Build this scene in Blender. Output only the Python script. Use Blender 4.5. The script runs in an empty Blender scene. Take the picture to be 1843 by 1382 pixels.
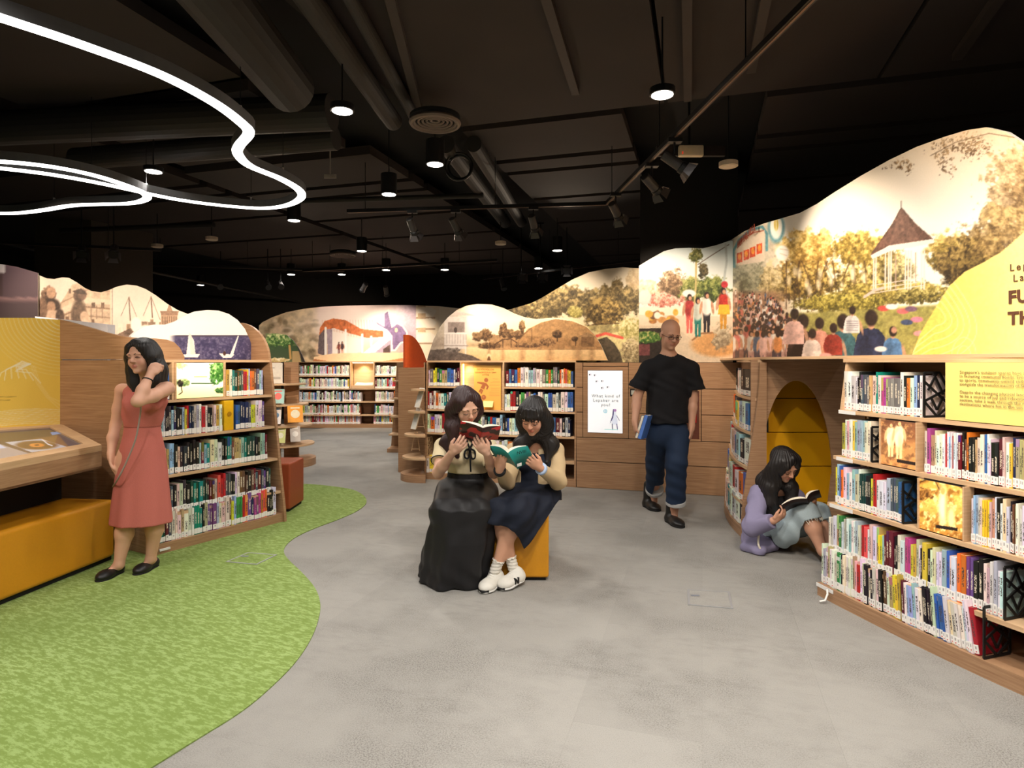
import bpy, math, random
import numpy as np
from mathutils import Vector, Matrix

# ------------------------------------------------------------------ camera, world, exposure
SC = bpy.context.scene
COL = SC.collection
FPX, CX, HY, EYE = 1130.0, 921.5, 652.0, 1.45      # focal length in pixels, principal column, horizon row, eye height
cam_data = bpy.data.cameras.new('camera')
cam_data.sensor_fit = 'HORIZONTAL'
cam_data.sensor_width = 36.0
cam_data.lens = FPX / 1843.0 * 36.0
cam_data.shift_y = -(691.0 - HY) / 1843.0
cam_data.clip_end = 200
cam = bpy.data.objects.new('camera', cam_data)
COL.objects.link(cam)
cam.location = (0, 0, EYE)
cam.rotation_euler = (math.radians(90), 0, 0)
SC.camera = cam
world = bpy.data.worlds.new('world')
SC.world = world
world.use_nodes = True
world.node_tree.nodes['Background'].inputs[0].default_value = (1.0, 0.95, 0.9, 1)
world.node_tree.nodes['Background'].inputs[1].default_value = 0.05
SC.view_settings.view_transform = 'Standard'
SC.view_settings.look = 'None'
SC.view_settings.gamma = 1.0
SC.view_settings.use_curve_mapping = False
SC.view_settings.exposure = 0.0
SC.cycles.max_bounces = 6; SC.cycles.diffuse_bounces = 2; SC.cycles.glossy_bounces = 2; SC.cycles.transmission_bounces = 2
WARM = (1.0, 0.80, 0.60)
SOFT = (1.0, 0.945, 0.885)

def spot(loc, aim, power, angle=60, blend=0.6, col=WARM, size=0.06):
    d = bpy.data.lights.new('lamp_light', 'SPOT')
    d.energy = power; d.spot_size = math.radians(angle); d.spot_blend = blend; d.color = col; d.shadow_soft_size = size
    o = bpy.data.objects.new('lamp_light', d); COL.objects.link(o)
    o.location = loc
    o.rotation_euler = (Vector(aim) - Vector(loc)).to_track_quat('-Z', 'Y').to_euler()
    return o

# ------------------------------------------------------------------ helpers
rng = random.Random(7)
def P(px, py, d):
    return Vector(((px - CX) / FPX * d, d, EYE - (py - HY) / FPX * d))
def G(px, py):
    d = FPX * EYE / (py - HY)
    return Vector(((px - CX) / FPX * d, d, 0.0))
def Z(px, py, z):
    d = FPX * (EYE - z) / (py - HY)
    return Vector(((px - CX) / FPX * d, d, z))
def PXY(v):
    return CX + FPX * v[0] / v[1], HY + FPX * (EYE - v[2]) / v[1]
def lin(c):
    c = np.asarray(c, float) / 255.0
    return np.where(c <= 0.04045, c / 12.92, ((c + 0.055) / 1.055) ** 2.4)
def L4(c):
    r = lin(c); return (float(r[0]), float(r[1]), float(r[2]), 1.0)

MATS = {}
def new_mat(name):
    m = bpy.data.materials.new(name); m.use_nodes = True
    nt = m.node_tree
    return m, nt, nt.nodes['Principled BSDF']
def N(nt, kind, **kw):
    n = nt.nodes.new(kind)
    for k, v in kw.items():
        if k.startswith('i_'):
            n.inputs[k[2:].replace('_', ' ')].default_value = v
        else: setattr(n, k, v)
    return n
def plain(name, col, rough=0.6, metal=0.0, var=0.06, scale=30.0, bump=0.0, spec=0.4, stretch=(1, 1, 1)):
    """A colour with a little procedural variation."""
    if name in MATS: return MATS[name]
    m, nt, b = new_mat(name)
    b.inputs['Roughness'].default_value = rough; b.inputs['Metallic'].default_value = metal
    b.inputs['Specular IOR Level'].default_value = spec
    g = N(nt, 'ShaderNodeNewGeometry'); mp = N(nt, 'ShaderNodeMapping'); mp.inputs['Scale'].default_value = stretch
    nt.links.new(g.outputs['Position'], mp.inputs['Vector'])
    no = N(nt, 'ShaderNodeTexNoise'); no.inputs['Scale'].default_value = scale; no.inputs['Detail'].default_value = 3
    nt.links.new(mp.outputs[0], no.inputs['Vector'])
    mx = N(nt, 'ShaderNodeMix', data_type='RGBA')
    c = np.array(L4(col)[:3])
    mx.inputs[6].default_value = (*np.clip(c * (1 - var * 2), 0, 1), 1); mx.inputs[7].default_value = (*np.clip(c * (1 + var * 2), 0, 1), 1)
    nt.links.new(no.outputs[0], mx.inputs[0]); nt.links.new(mx.outputs[2], b.inputs['Base Color'])
    if bump:
        bp = N(nt, 'ShaderNodeBump'); bp.inputs['Strength'].default_value = bump; bp.inputs['Distance'].default_value = 0.004
        nt.links.new(no.outputs[0], bp.inputs['Height']); nt.links.new(bp.outputs[0], b.inputs['Normal'])
    MATS[name] = m; return m
def wood(name, c1, c2, rough=0.45):
    if name in MATS: return MATS[name]
    m, nt, b = new_mat(name)
    b.inputs['Roughness'].default_value = rough; b.inputs['Specular IOR Level'].default_value = 0.35
    g = N(nt, 'ShaderNodeNewGeometry'); mp = N(nt, 'ShaderNodeMapping'); mp.inputs['Scale'].default_value = (2.2, 2.2, 60)
    nt.links.new(g.outputs['Position'], mp.inputs['Vector'])
    a = N(nt, 'ShaderNodeTexNoise'); a.inputs['Scale'].default_value = 1.6; a.inputs['Detail'].default_value = 6; a.inputs['Roughness'].default_value = 0.65
    nt.links.new(mp.outputs[0], a.inputs['Vector'])
    r = N(nt, 'ShaderNodeValToRGB'); r.color_ramp.elements[0].position = 0.3; r.color_ramp.elements[1].position = 0.72
    r.color_ramp.elements[0].color = L4(c1); r.color_ramp.elements[1].color = L4(c2)
    nt.links.new(a.outputs[0], r.inputs[0]); nt.links.new(r.outputs[0], b.inputs['Base Color'])
    MATS[name] = m; return m
def emit(name, col, strength):
    if name in MATS: return MATS[name]
    m, nt, b = new_mat(name)
    b.inputs['Base Color'].default_value = L4(col); b.inputs['Emission Color'].default_value = L4(col)
    b.inputs['Emission Strength'].default_value = strength
    MATS[name] = m; return m
def vcol(name, rough=0.55, em=0.0, grain=0.0, spec=0.3, bump=0.0, sss=0.0):
    """Colour read from the mesh's own print attribute, with a fine procedural grain."""
    if name in MATS: return MATS[name]
    m, nt, b = new_mat(name)
    b.inputs['Roughness'].default_value = rough; b.inputs['Specular IOR Level'].default_value = spec
    at = N(nt, 'ShaderNodeAttribute', attribute_name='col')
    g = N(nt, 'ShaderNodeNewGeometry')
    no = N(nt, 'ShaderNodeTexNoise'); no.inputs['Scale'].default_value = 180; no.inputs['Detail'].default_value = 2
    nt.links.new(g.outputs['Position'], no.inputs['Vector'])
    mr = N(nt, 'ShaderNodeMapRange'); mr.inputs[3].default_value = 1 - grain; mr.inputs[4].default_value = 1 + grain
    nt.links.new(no.outputs[0], mr.inputs[0])
    mx = N(nt, 'ShaderNodeMix', data_type='RGBA', blend_type='MULTIPLY'); mx.inputs[0].default_value = 1.0
    nt.links.new(at.outputs['Color'], mx.inputs[6]); nt.links.new(mr.outputs[0], mx.inputs[7])
    nt.links.new(mx.outputs[2], b.inputs['Base Color'])
    if em:
        nt.links.new(mx.outputs[2], b.inputs['Emission Color']); b.inputs['Emission Strength'].default_value = em
    if sss:
        b.inputs['Subsurface Weight'].default_value = sss; b.inputs['Subsurface Radius'].default_value = (0.012, 0.005, 0.003); b.inputs['Subsurface Scale'].default_value = 1.0
    MATS[name] = m; return m

OAK = wood('oak_veneer', (148, 110, 80), (186, 148, 112))
OAKL = wood('oak_edge', (196, 158, 120), (222, 188, 148))
OAKD = wood('oak_back', (120, 82, 54), (150, 106, 72))
BLACK = plain('black_metal', (22, 21, 21), 0.45)
BLACKM = plain('black_matte', (14, 13, 13), 0.8)
WHITE = plain('white_plastic', (235, 233, 228), 0.5)
PAPER = plain('paper_pages', (232, 222, 200), 0.8, var=0.12, scale=160)
YEL = plain('yellow_panel', (244, 196, 40), 0.5, var=0.02)
YELV = plain('yellow_vinyl', (208, 142, 28), 0.42, var=0.03, scale=90, bump=0.08)
DARK = plain('lattice_black', (26, 26, 26), 0.5)

class MB:
    def __init__(s): s.v = []; s.f = []
    def add(s, vs, fs):
        o = len(s.v); s.v += [tuple(x) for x in vs]; s.f += [tuple(i + o for i in f) for f in fs]; return s
    def hexa(s, b, t):
        """b, t: four bottom and four top points, anticlockwise from above."""
        return s.add(list(b) + list(t), [(3, 2, 1, 0), (4, 5, 6, 7), (0, 1, 5, 4), (1, 2, 6, 5), (2, 3, 7, 6), (3, 0, 4, 7)])
    def box(s, x0, x1, y0, y1, z0, z1, M=None):
        b = [Vector(p) for p in ((x0, y0, z0), (x1, y0, z0), (x1, y1, z0), (x0, y1, z0))]
        t = [Vector(p) for p in ((x0, y0, z1), (x1, y0, z1), (x1, y1, z1), (x0, y1, z1))]
        if M is not None: b = [M @ p for p in b]; t = [M @ p for p in t]
        return s.hexa(b, t)
    def prism(s, poly, z0, z1, M=None):
        """poly: list of (x, y); extruded along z, then moved by M."""
        n = len(poly)
        a = sum(poly[i][0] * poly[(i + 1) % n][1] - poly[(i + 1) % n][0] * poly[i][1] for i in range(n))
        if a < 0: poly = poly[::-1]
        vs = [Vector((x, y, z0)) for x, y in poly] + [Vector((x, y, z1)) for x, y in poly]
        if M is not None: vs = [M @ p for p in vs]
        fs = [tuple(range(n - 1, -1, -1)), tuple(range(n, 2 * n))] + [(i, (i + 1) % n, n + (i + 1) % n, n + i) for i in range(n)]
        return s.add(vs, fs)
    def tube(s, pts, r, seg=8, closed=False, cap=True):
        pts = [Vector(p) for p in pts]; n = len(pts)
        rr = r if isinstance(r, (list, tuple)) else [r] * n
        rings = []; up = None
        for i, p in enumerate(pts):
            a = pts[(i - 1) % n] if (closed or i > 0) else p
            b = pts[(i + 1) % n] if (closed or i < n - 1) else p
            t = (b - a).normalized()
            if up is None:
                up = Vector((0, 0, 1)) if abs(t.z) < 0.9 else Vector((1, 0, 0))
            x = t.cross(up)
            if x.length < 1e-4: x = t.orthogonal()
            x.normalize(); y = x.cross(t).normalized(); up = y
            rings.append([p + (x * math.cos(q) + y * math.sin(q)) * rr[i] for q in (2 * math.pi * k / seg for k in range(seg))])
        vs = [v for g in rings for v in g]; fs = []
        for i in range(n if closed else n - 1):
            j = (i + 1) % n
            for k in range(seg):
                l = (k + 1) % seg
                fs.append((i * seg + k, i * seg + l, j * seg + l, j * seg + k))
        if cap and not closed:
            fs.append(tuple(range(seg - 1, -1, -1))); fs.append(tuple((n - 1) * seg + k for k in range(seg)))
        return s.add(vs, fs)
    def lathe(s, prof, seg=24, M=None, ang=2 * math.pi, start=0):
        """prof: (radius, z) list from bottom to top."""
        full = abs(ang - 2 * math.pi) < 1e-6; m = seg if full else seg + 1
        vs = []
        for r, z in prof:
            for k in range(m):
                q = start + ang * k / seg
                vs.append(Vector((r * math.cos(q), r * math.sin(q), z)))
        if M is not None: vs = [M @ p for p in vs]
        fs = []
        for i in range(len(prof) - 1):
            for k in range(seg):
                l = (k + 1) % m
                fs.append((i * m + k, i * m + l, (i + 1) * m + l, (i + 1) * m + k))
        if full:
            fs.append(tuple(range(m - 1, -1, -1))); fs.append(tuple((len(prof) - 1) * m + k for k in range(m)))
        return s.add(vs, fs)
    def mesh(s, name, smooth=False):
        me = bpy.data.meshes.new(name); me.from_pydata([tuple(p) for p in s.v], [], s.f)
        if smooth: me.polygons.foreach_set('use_smooth', [True] * len(me.polygons))
        me.update(); return me
    def build(s, name, m, parent=None, smooth=False, bevel=0.0, label=None, seg=2):
        o = link(name, s.mesh(name, smooth), m, parent)
        if bevel:
            b = o.modifiers.new('bevel', 'BEVEL'); b.width = bevel; b.segments = seg; b.limit_method = 'ANGLE'; b.angle_limit = math.radians(40)
            o.data.polygons.foreach_set('use_smooth', [True] * len(o.data.polygons)); wn = o.modifiers.new('wn', 'WEIGHTED_NORMAL')
        if label: o['label'] = label
        return o

def link(name, me, m, parent=None):
    o = bpy.data.objects.new(name, me); COL.objects.link(o)
    if m is not None and not me.materials: me.materials.append(m)
    if parent is not None:
        o.parent = parent
        o.matrix_parent_inverse = PINV[parent.name]
    PINV[o.name] = Matrix()if parent is None else Matrix()
    return o
PINV = {}
def thing(name, label, cat, loc=(0, 0, 0), group=None, kind=None):
    o = bpy.data.objects.new(name, None); COL.objects.link(o); o.empty_display_size = 0.05
    o.location = loc; PINV[o.name] = Matrix.Translation(-Vector(loc))
    return tag(o, label, cat, group, kind)
def tag(o, label=None, cat=None, group=None, kind=None):
    if label: o['label'] = label
    if cat: o['category'] = cat
    if group: o['group'] = group
    if kind: o['kind'] = kind
    return o
def frame(o, x, z):
    """Matrix with origin o, local x axis, local z axis."""
    x = Vector(x).normalized(); z = Vector(z).normalized(); y = z.cross(x).normalized(); x = y.cross(z).normalized()
    M = Matrix.Identity(4)
    for i in range(3): M[i][0] = x[i]; M[i][1] = y[i]; M[i][2] = z[i]; M[i][3] = o[i]
    return M
def smooth_path(pts, n=12, closed=False):
    """Catmull-Rom through pts."""
    pts = [np.array(p, float) for p in pts]; out = []; m = len(pts)
    for i in range(m if closed else m - 1):
        if closed: a, b, c, d = pts[(i - 1) % m], pts[i], pts[(i + 1) % m], pts[(i + 2) % m]
        else: a, b, c, d = pts[max(i - 1, 0)], pts[i], pts[i + 1], pts[min(i + 2, m - 1)]
        for k in range(n):
            t = k / n
            out.append(0.5 * (2 * b + (c - a) * t + (2 * a - 5 * b + 4 * c - d) * t * t + (3 * b - a - 3 * c + d) * t ** 3))
    if not closed: out.append(pts[-1])
    return out

class Plan:
    """A curve on the floor plan with its outward normal to the left of travel (flip=-1: right)."""
    def __init__(s, pts, flip=1, n=14):
        q = np.array(smooth_path([p[:2] for p in pts], n)); s.q = q
        d = np.linalg.norm(np.diff(q, axis=0), axis=1); s.s = np.concatenate([[0], np.cumsum(d)]); s.len = s.s[-1]; s.flip = flip
        t = np.gradient(q, axis=0); t /= np.linalg.norm(t, axis=1)[:, None]; s.t = t
    def at(s, u, off=0.0):
        x = np.interp(u, s.s, s.q[:, 0]); y = np.interp(u, s.s, s.q[:, 1])
        tx = np.interp(u, s.s, s.t[:, 0]); ty = np.interp(u, s.s, s.t[:, 1]); l = math.hypot(tx, ty); tx /= l; ty /= l
        if u < 0: x += tx * u; y += ty * u
        if u > s.len: x += tx * (u - s.len); y += ty * (u - s.len)
        nx, ny = -ty * s.flip, tx * s.flip
        return Vector((x + nx * off, y + ny * off, 0)), Vector((tx, ty, 0)), Vector((nx, ny, 0))
    def many(s, us, off=0.0):
        us = np.asarray(us, float); c = np.clip(us, 0, s.len); e = us - c
        x = np.interp(c, s.s, s.q[:, 0]); y = np.interp(c, s.s, s.q[:, 1]); tx = np.interp(c, s.s, s.t[:, 0]); ty = np.interp(c, s.s, s.t[:, 1])
        l = np.hypot(tx, ty); tx /= l; ty /= l
        return np.stack([x + tx * e - ty * s.flip * off, y + ty * e + tx * s.flip * off, np.zeros_like(x)], -1)
    def s_px(s, px, off=0.0):
        us = np.linspace(-0.3, s.len + 0.3, 3000); q = s.many(us, off)
        return float(us[np.argmin(np.abs(CX + FPX * q[:, 0] / np.maximum(q[:, 1], 0.1) - px))])
    def strip(s, mb, u0, u1, of, ob, z0, z1, step=0.08, zf=None):
        """A board that follows the curve between two offsets (of: outer, ob: inner; numbers or functions of z not needed)."""
        n = max(1, int((u1 - u0) / step)); vs = []; fs = []
        us = np.linspace(u0, u1, n + 1); A = s.many(us, of); B = s.many(us, ob)
        for a, b in zip(A, B):
            for p, z in ((a, z0), (b, z0), (b, z1), (a, z1)): vs.append((p[0], p[1], z))
        for i in range(n):
            k = 4 * i
            for j in range(4):
                l = (j + 1) % 4; f = (k + j, k + l, k + 4 + l, k + 4 + j)
                fs.append(f if s.flip < 0 else f[::-1])
        e = 4 * n
        fs.append((0, 1, 2, 3)[::1 if s.flip > 0 else -1]); fs.append((e + 3, e + 2, e + 1, e)[::1 if s.flip > 0 else -1])
        return mb.add(vs, fs)
# ------------------------------------------------------------------ the room
AU, AV = Vector((0.957, -0.29, 0)), Vector((0.29, 0.957, 0))      # the building's own axes, turned from the camera's
def uv(u, v, z=0.0): return AU * u + AV * v + Vector((0, 0, z))

def carpet_mat(name, base, dark, light=None, green=False):
    m, nt, b = new_mat(name)
    b.inputs['Roughness'].default_value = 0.95; b.inputs['Specular IOR Level'].default_value = 0.1
    g = N(nt, 'ShaderNodeNewGeometry'); mp = N(nt, 'ShaderNodeMapping'); mp.inputs['Rotation'].default_value = (0, 0, math.radians(17 if not green else 25))
    nt.links.new(g.outputs['Position'], mp.inputs['Vector'])
    def noise(scale, sx=1, sy=1, det=3, rough=0.6):
        q = N(nt, 'ShaderNodeMapping'); q.inputs['Scale'].default_value = (sx, sy, 1); nt.links.new(mp.outputs[0], q.inputs['Vector'])
        n = N(nt, 'ShaderNodeTexNoise'); n.inputs['Scale'].default_value = scale; n.inputs['Detail'].default_value = det; n.inputs['Roughness'].default_value = rough
        nt.links.new(q.outputs[0], n.inputs['Vector']); return n.outputs[0]
    def ramp(x, a, c):
        r = N(nt, 'ShaderNodeMapRange', clamp=True); r.inputs[1].default_value = a; r.inputs[2].default_value = c
        nt.links.new(x, r.inputs[0]); return r.outputs[0]
    def mul(a, c):
        k = N(nt, 'ShaderNodeMath', operation='MULTIPLY'); nt.links.new(a, k.inputs[0]); nt.links.new(c, k.inputs[1]); return k.outputs[0]
    def mix(f, a, c, blend='MIX'):
        k = N(nt, 'ShaderNodeMix', data_type='RGBA', blend_type=blend)
        if hasattr(f, 'is_linked'): nt.links.new(f, k.inputs[0])
        else: k.inputs[0].default_value = f
        for i, x in ((6, a), (7, c)):
            if hasattr(x, 'is_linked'): nt.links.new(x, k.inputs[i])
            else: k.inputs[i].default_value = x
        return k.outputs[2]
    fine = noise(150, 1, 1, 3, 0.9)
    if green:
        fleck = ramp(noise(26, 0.6, 1.9, 5, 0.8), 0.48, 0.57)
        c = mix(fleck, L4(base), L4(light))
        c = mix(ramp(noise(1.1, 1, 1, 2), 0.35, 0.75), c, mix(0.5, c, L4(dark)))
        c = mix(ramp(fine, 0.5, 0.75), c, mix(0.35, c, L4(dark)))
    else:
        oi = N(nt, 'ShaderNodeObjectInfo')
        zone = ramp(noise(1.3, 1, 1, 4), 0.44, 0.62)
        big = ramp(noise(13, 0.7, 1.5, 4), 0.45, 0.68)
        c = mix(mul(ramp(fine, 0.46, 0.6), zone), L4(base), mix(0.3, L4(dark), L4(base)))
        c = mix(mul(big, ramp(noise(2.3, 0.5, 1.0, 3), 0.4, 0.7)), c, mix(0.22, c, L4(dark)))
        c = mix(ramp(noise(260, 1, 1, 2), 0.5, 0.8), c, mix(0.45, c, L4(dark)))
        rr = N(nt, 'ShaderNodeMapRange'); rr.inputs[3].default_value = 0.965; rr.inputs[4].default_value = 1.03
        nt.links.new(oi.outputs['Random'], rr.inputs[0])
        c = mix(1.0, c, rr.outputs[0], 'MULTIPLY')
    nt.links.new(c, b.inputs['Base Color'])
    bp = N(nt, 'ShaderNodeBump'); bp.inputs['Strength'].default_value = 0.35; bp.inputs['Distance'].default_value = 0.004
    nt.links.new(fine, bp.inputs['Height']); nt.links.new(bp.outputs[0], b.inputs['Normal'])
    return m
GREY_CARPET = carpet_mat('grey_carpet', (158, 155, 149), (82, 79, 76))
GREEN_CARPET = carpet_mat('green_carpet', (130, 151, 80), (112, 134, 66), (164, 186, 118), True)

fl = MB(); fl.box(-11, 7, -5, 17, -0.2, -0.012)
FLOOR = tag(fl.build('floor', plain('floor_screed', (120, 117, 112), 0.9)), 'grey carpet tile floor running through the library', kind='structure')
tile = MB(); tile.box(0, 0.4996, 0, 0.9996, -0.012, 0.0); tile_me = tile.mesh('carpet_tile'); tile_me.materials.append(GREY_CARPET)
def in_view(p, m=0.6):
    return p.y > 0.9 and abs(p.x) < p.y * 0.85 + m
for i in range(-16, 16):
    for j in range(0, 16):
        c = uv(i * 0.5 + 0.25, j + (0.5 if i % 2 else 0) + 0.5)
        if not in_view(c) or c.y > 14.6 or c.x > 3.2 or c.x < -5.5: continue
        if c.x < -2.9 - max(0, (c.y - 6) * 0.25) and c.y < 14 and c.x < -3.2: continue
        if c.y > 7.9 and c.x > 0.6: continue
        o = bpy.data.objects.new('carpet_tile', tile_me); COL.objects.link(o); o.parent = FLOOR
        p = uv(i * 0.5, j + (0.5 if i % 2 else 0)); o.location = p; o.rotation_euler = (0, 0, math.atan2(AU.y, AU.x))
edge = [(150, 1460), (275, 1382), (350, 1335), (430, 1285), (480, 1245), (530, 1195), (560, 1150), (574, 1112), (576, 1085), (566, 1058), (542, 1030), (521, 1010), (511, 995), (516, 981), (535, 966), (570, 950), (610, 935), (643, 920), (659, 906), (655, 893), (635, 882), (600, 876), (560, 872), (520, 871)]
gp = [tuple(p)[:2] for p in smooth_path([tuple(G(*e))[:2] for e in edge], 5)]
gp = gp + [(-4.6, 8.2), (-7.0, 7.6), (-7.0, 1.6)]
gm = MB(); gm.prism([(float(x), float(y)) for x, y in gp], 0.0005, 0.006)
tag(gm.build('floor_green_carpet', GREEN_CARPET), 'bright green carpet with a curvy edge', kind='structure')

WALLM = plain('dark_wall_paint', (34, 31, 29), 0.9)
for nm, a in (('wall_back', (-11, 7, 16.2, 16.4, 0, 4)), ('wall_left', (-11.2, -11, -5, 16.4, 0, 4)), ('wall_right', (5.2, 5.4, -5, 16.4, 0, 4)), ('wall_rear', (-11, 7, -5.2, -5, 0, 4))):
    w = MB(); w.box(*a); tag(w.build(nm, WALLM), 'dark painted wall of the library', kind='structure')
cl = MB(); cl.box(-11.2, 7, -5.2, 16.4, 3.8, 4.0)
CEIL = tag(cl.build('ceiling', plain('ceiling_void', (20, 18, 17), 0.9)), 'black open ceiling with dark panels, ducts and pipes', kind='structure')
PANEL = plain('ceiling_panel', (48, 39, 35), 0.85, var=0.1, scale=2.0)
def panel(u0, u1, v0, v1, z=3.58, t=0.09):
    p = MB(); p.hexa([uv(u0, v0, z), uv(u1, v0, z), uv(u1, v1, z), uv(u0, v1, z)], [uv(u0, v0, z + t), uv(u1, v0, z + t), uv(u1, v1, z + t), uv(u0, v1, z + t)])
    return p.build('ceiling_panel', PANEL, CEIL)
VB = [5.42, 6.42, 6.84, 8.0, 9.45, 11.0, 12.6, 14.2]
panel(-2.35, -0.3, 1.2, 5.3); panel(-0.27, 1.25, 1.2, 5.3); panel(1.28, 2.6, 1.2, 5.3); panel(2.63, 5.5, 1.2, 5.3)
for a, b in zip(VB[:-1], VB[1:]):
    panel(-2.12, -0.66, a, b - 0.12); panel(0.5, 5.5, a, b - 0.12)
    panel(-5.6, -3.25, a + 0.3, b + 0.18); panel(-9.5, -5.75, a - 0.2, b - 0.32)
panel(-5.4, -3.4, 4.1, 5.5); panel(-5.4, -3.3, 1.0, 3.9); panel(-8.5, -5.6, 1.0, 4.9)
BATTEN = plain('ceiling_batten', (56, 47, 42), 0.7)
def batten(a, b, w=0.03, h=0.05):
    a = Vector(a); b = Vector(b); d = (b - a); M = frame(a, d, (0, 0, 1))
    k = MB(); k.box(0, d.length, -w, w, -h, 0, M); k.build('ceiling_batten', BATTEN, CEIL)
for a, b in (((975, -40), (1036, 160)), ((1236, -60), (1238, 172)), ((1388, -60), (1352, 120)), ((1810, -30), (1722, 96)), ((690, -60), (760, 215)), ((520, -60), (690, 205))):
    batten(Z(a[0], a[1], 3.58), Z(b[0], b[1], 3.58))
colm = plain('column_paint', (26, 23, 21), 0.8)
c1 = MB(); c1.hexa([P(1151, 652, 7.25) * Vector((1, 1, 0)) if False else Vector((1.47, 7.2, 0.0)), Vector((2.5, 6.95, 0)), Vector((2.75, 7.9, 0)), Vector((1.72, 8.15, 0))],
                   [Vector((1.47, 7.2, 3.8)), Vector((2.5, 6.95, 3.8)), Vector((2.75, 7.9, 3.8)), Vector((1.72, 8.15, 3.8))])
tag(c1.build('wall_column', colm), 'black square column rising behind the garden mural', kind='structure')
c2 = MB(); c2.hexa([Vector((-7.15, 9.4, 0)), Vector((-6.3, 9.4, 0)), Vector((-5.95, 10.4, 0)), Vector((-6.8, 10.4, 0))], [Vector((-7.15, 9.4, 3.8)), Vector((-6.3, 9.4, 3.8)), Vector((-5.95, 10.4, 3.8)), Vector((-6.8, 10.4, 3.8))])
tag(c2.build('wall_column', plain('column_grey', (70, 62, 54), 0.8)), 'dark grey column behind the old city mural', kind='structure')
# ducts and pipes
DUCT = plain('duct_paint', (42, 38, 35), 0.65, var=0.1, scale=4)
def duct(name, pts, r, label):
    d = MB(); d.tube(pts, r, 20); tag(d.build(name, DUCT, smooth=False), label, 'duct')
duct('air_duct', [(-1.57, 0.8, 3.39), (-1.57, 4.45, 3.39)], 0.17, 'thick round black air duct ending near the bright lamp')
duct('air_duct', [(-7.5, 5.65, 3.42), (-1.42, 4.95, 3.42)], 0.14, 'long black air duct crossing behind the curvy light')
duct('air_duct', [(-4.1, 5.9, 3.36), (-1.5, 5.35, 3.36)], 0.1, 'shorter black duct below the long air duct')
duct('pipe', [(-1.33, 1.0, 3.48), (-1.0, 5.3, 3.48)], 0.075, 'black pipe along the ceiling left of the panels')
duct('pipe', [(-1.05, 1.0, 3.51), (-0.82, 5.3, 3.51)], 0.045, 'thin black pipe beside the round vent')
duct('pipe', [(-0.62, 5.9, 3.5), (-0.1, 9.2, 3.5)], 0.085, 'brown pipe in the ceiling channel, beside the cable coil')
duct('pipe', [(-0.36, 5.9, 3.5), (0.14, 9.2, 3.5)], 0.075, 'brown pipe in the ceiling channel, farther from the coil')
duct('conduit', [Z(540, 362, 3.4), Z(870, 352, 3.4)], 0.03, 'thin black conduit below the ceiling panels')
duct('conduit', [Z(110, 415, 3.3), Z(385, 404, 3.3)], 0.035, 'thin black conduit left of the round ceiling speaker')
duct('conduit', [Z(0, 435, 3.3), Z(115, 462, 3.3)], 0.03, 'thin black conduit above the old city mural')
duct('conduit', [Z(265, 488, 3.0), Z(545, 545, 3.0)], 0.025, 'long thin rail sloping above the sailing mural')
ck = MB()
for k, (dx, r) in enumerate(((0, .13), (0.01, .11), (-.01, .12))):
    c = Z(826, 300, 3.32); ck.tube([c + Vector((math.cos(a) * r + dx, 0.02 * k, math.sin(a) * r)) for a in np.linspace(0, 2 * math.pi, 20)], 0.011, 6)
tag(ck.build('cable_coil', BLACK), 'black coil of cable hung beside the ceiling pipes', 'cable')
def vent(c, r, label):
    t = thing('ceiling_vent', label, 'vent', c, 'round ceiling vents')
    vm = plain('vent_paint', (120, 104, 94), 0.6)
    b = MB(); b.lathe([(r * .96, 0.055), (r * .96, 0.075), (r * .6, 0.1)], 32, Matrix.Translation(c)); b.build('body', BLACKM, t)
    for k in range(6):
        q = r * (1 - k * 0.155); m = MB(); w = r * 0.055 if k else r * .1
        m.lathe([(q - w, 0), (q, 0), (q, 0.02), (q - w, 0.03), (q - w, 0)][:4], 36, Matrix.Translation(c)) if False else m.tube([c + Vector((math.cos(a) * (q - w), math.sin(a) * (q - w), 0.02 + k * 0.004)) for a in np.linspace(0, 2 * math.pi, 36, endpoint=False)], w * 0.9, 6, closed=True)
        m.build('ring', vm, t)
vent(Z(783, 226, 3.3), 0.205, 'round ringed air vent above the hanging can lamp')
vent(Z(617, 461, 3.3), 0.23, 'small distant round air vent left of a downlight')

# ------------------------------------------------------------------ lamps
LAMP_ON = emit('lamp_lens', (255, 246, 232), 14.0)
LAMP_OFF = plain('speaker_cream', (225, 205, 180), 0.6)
def downlight(px, py, label, on=True, can=True, z=3.1, power=80, r=0.07):
    c = Z(px, py, z); t = thing('downlight' if on else 'ceiling_speaker', label, 'lamp' if on else 'speaker', c, 'hanging downlights' if on else 'ceiling speakers')
    h = 0.2 if can else 0.04
    M = Matrix.Translation(c)
    b = MB(); b.lathe([(r + 0.002, 0.0), (r + 0.008, 0.002), (r + 0.008, h), (r - 0.01, h + 0.006)], 24, M); b.build('can' if can else 'rim', BLACK if on else LAMP_OFF, t, bevel=0)
    l = MB(); l.lathe([(r - 0.004, -0.003), (r - 0.004, 0.004)], 24, M); l.build('lens' if on else 'grille', LAMP_ON if on else LAMP_OFF, t)
    s = MB(); s.tube([c + Vector((0, 0, h)), (c.x, c.y, 3.8)], 0.006, 6); s.build('rod', BLACK, t)
    if on: spot(c - Vector((0, 0, 0.012)), c - Vector((0, 0, 1)), power, 150, 0.8, SOFT, 0.06)
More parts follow.
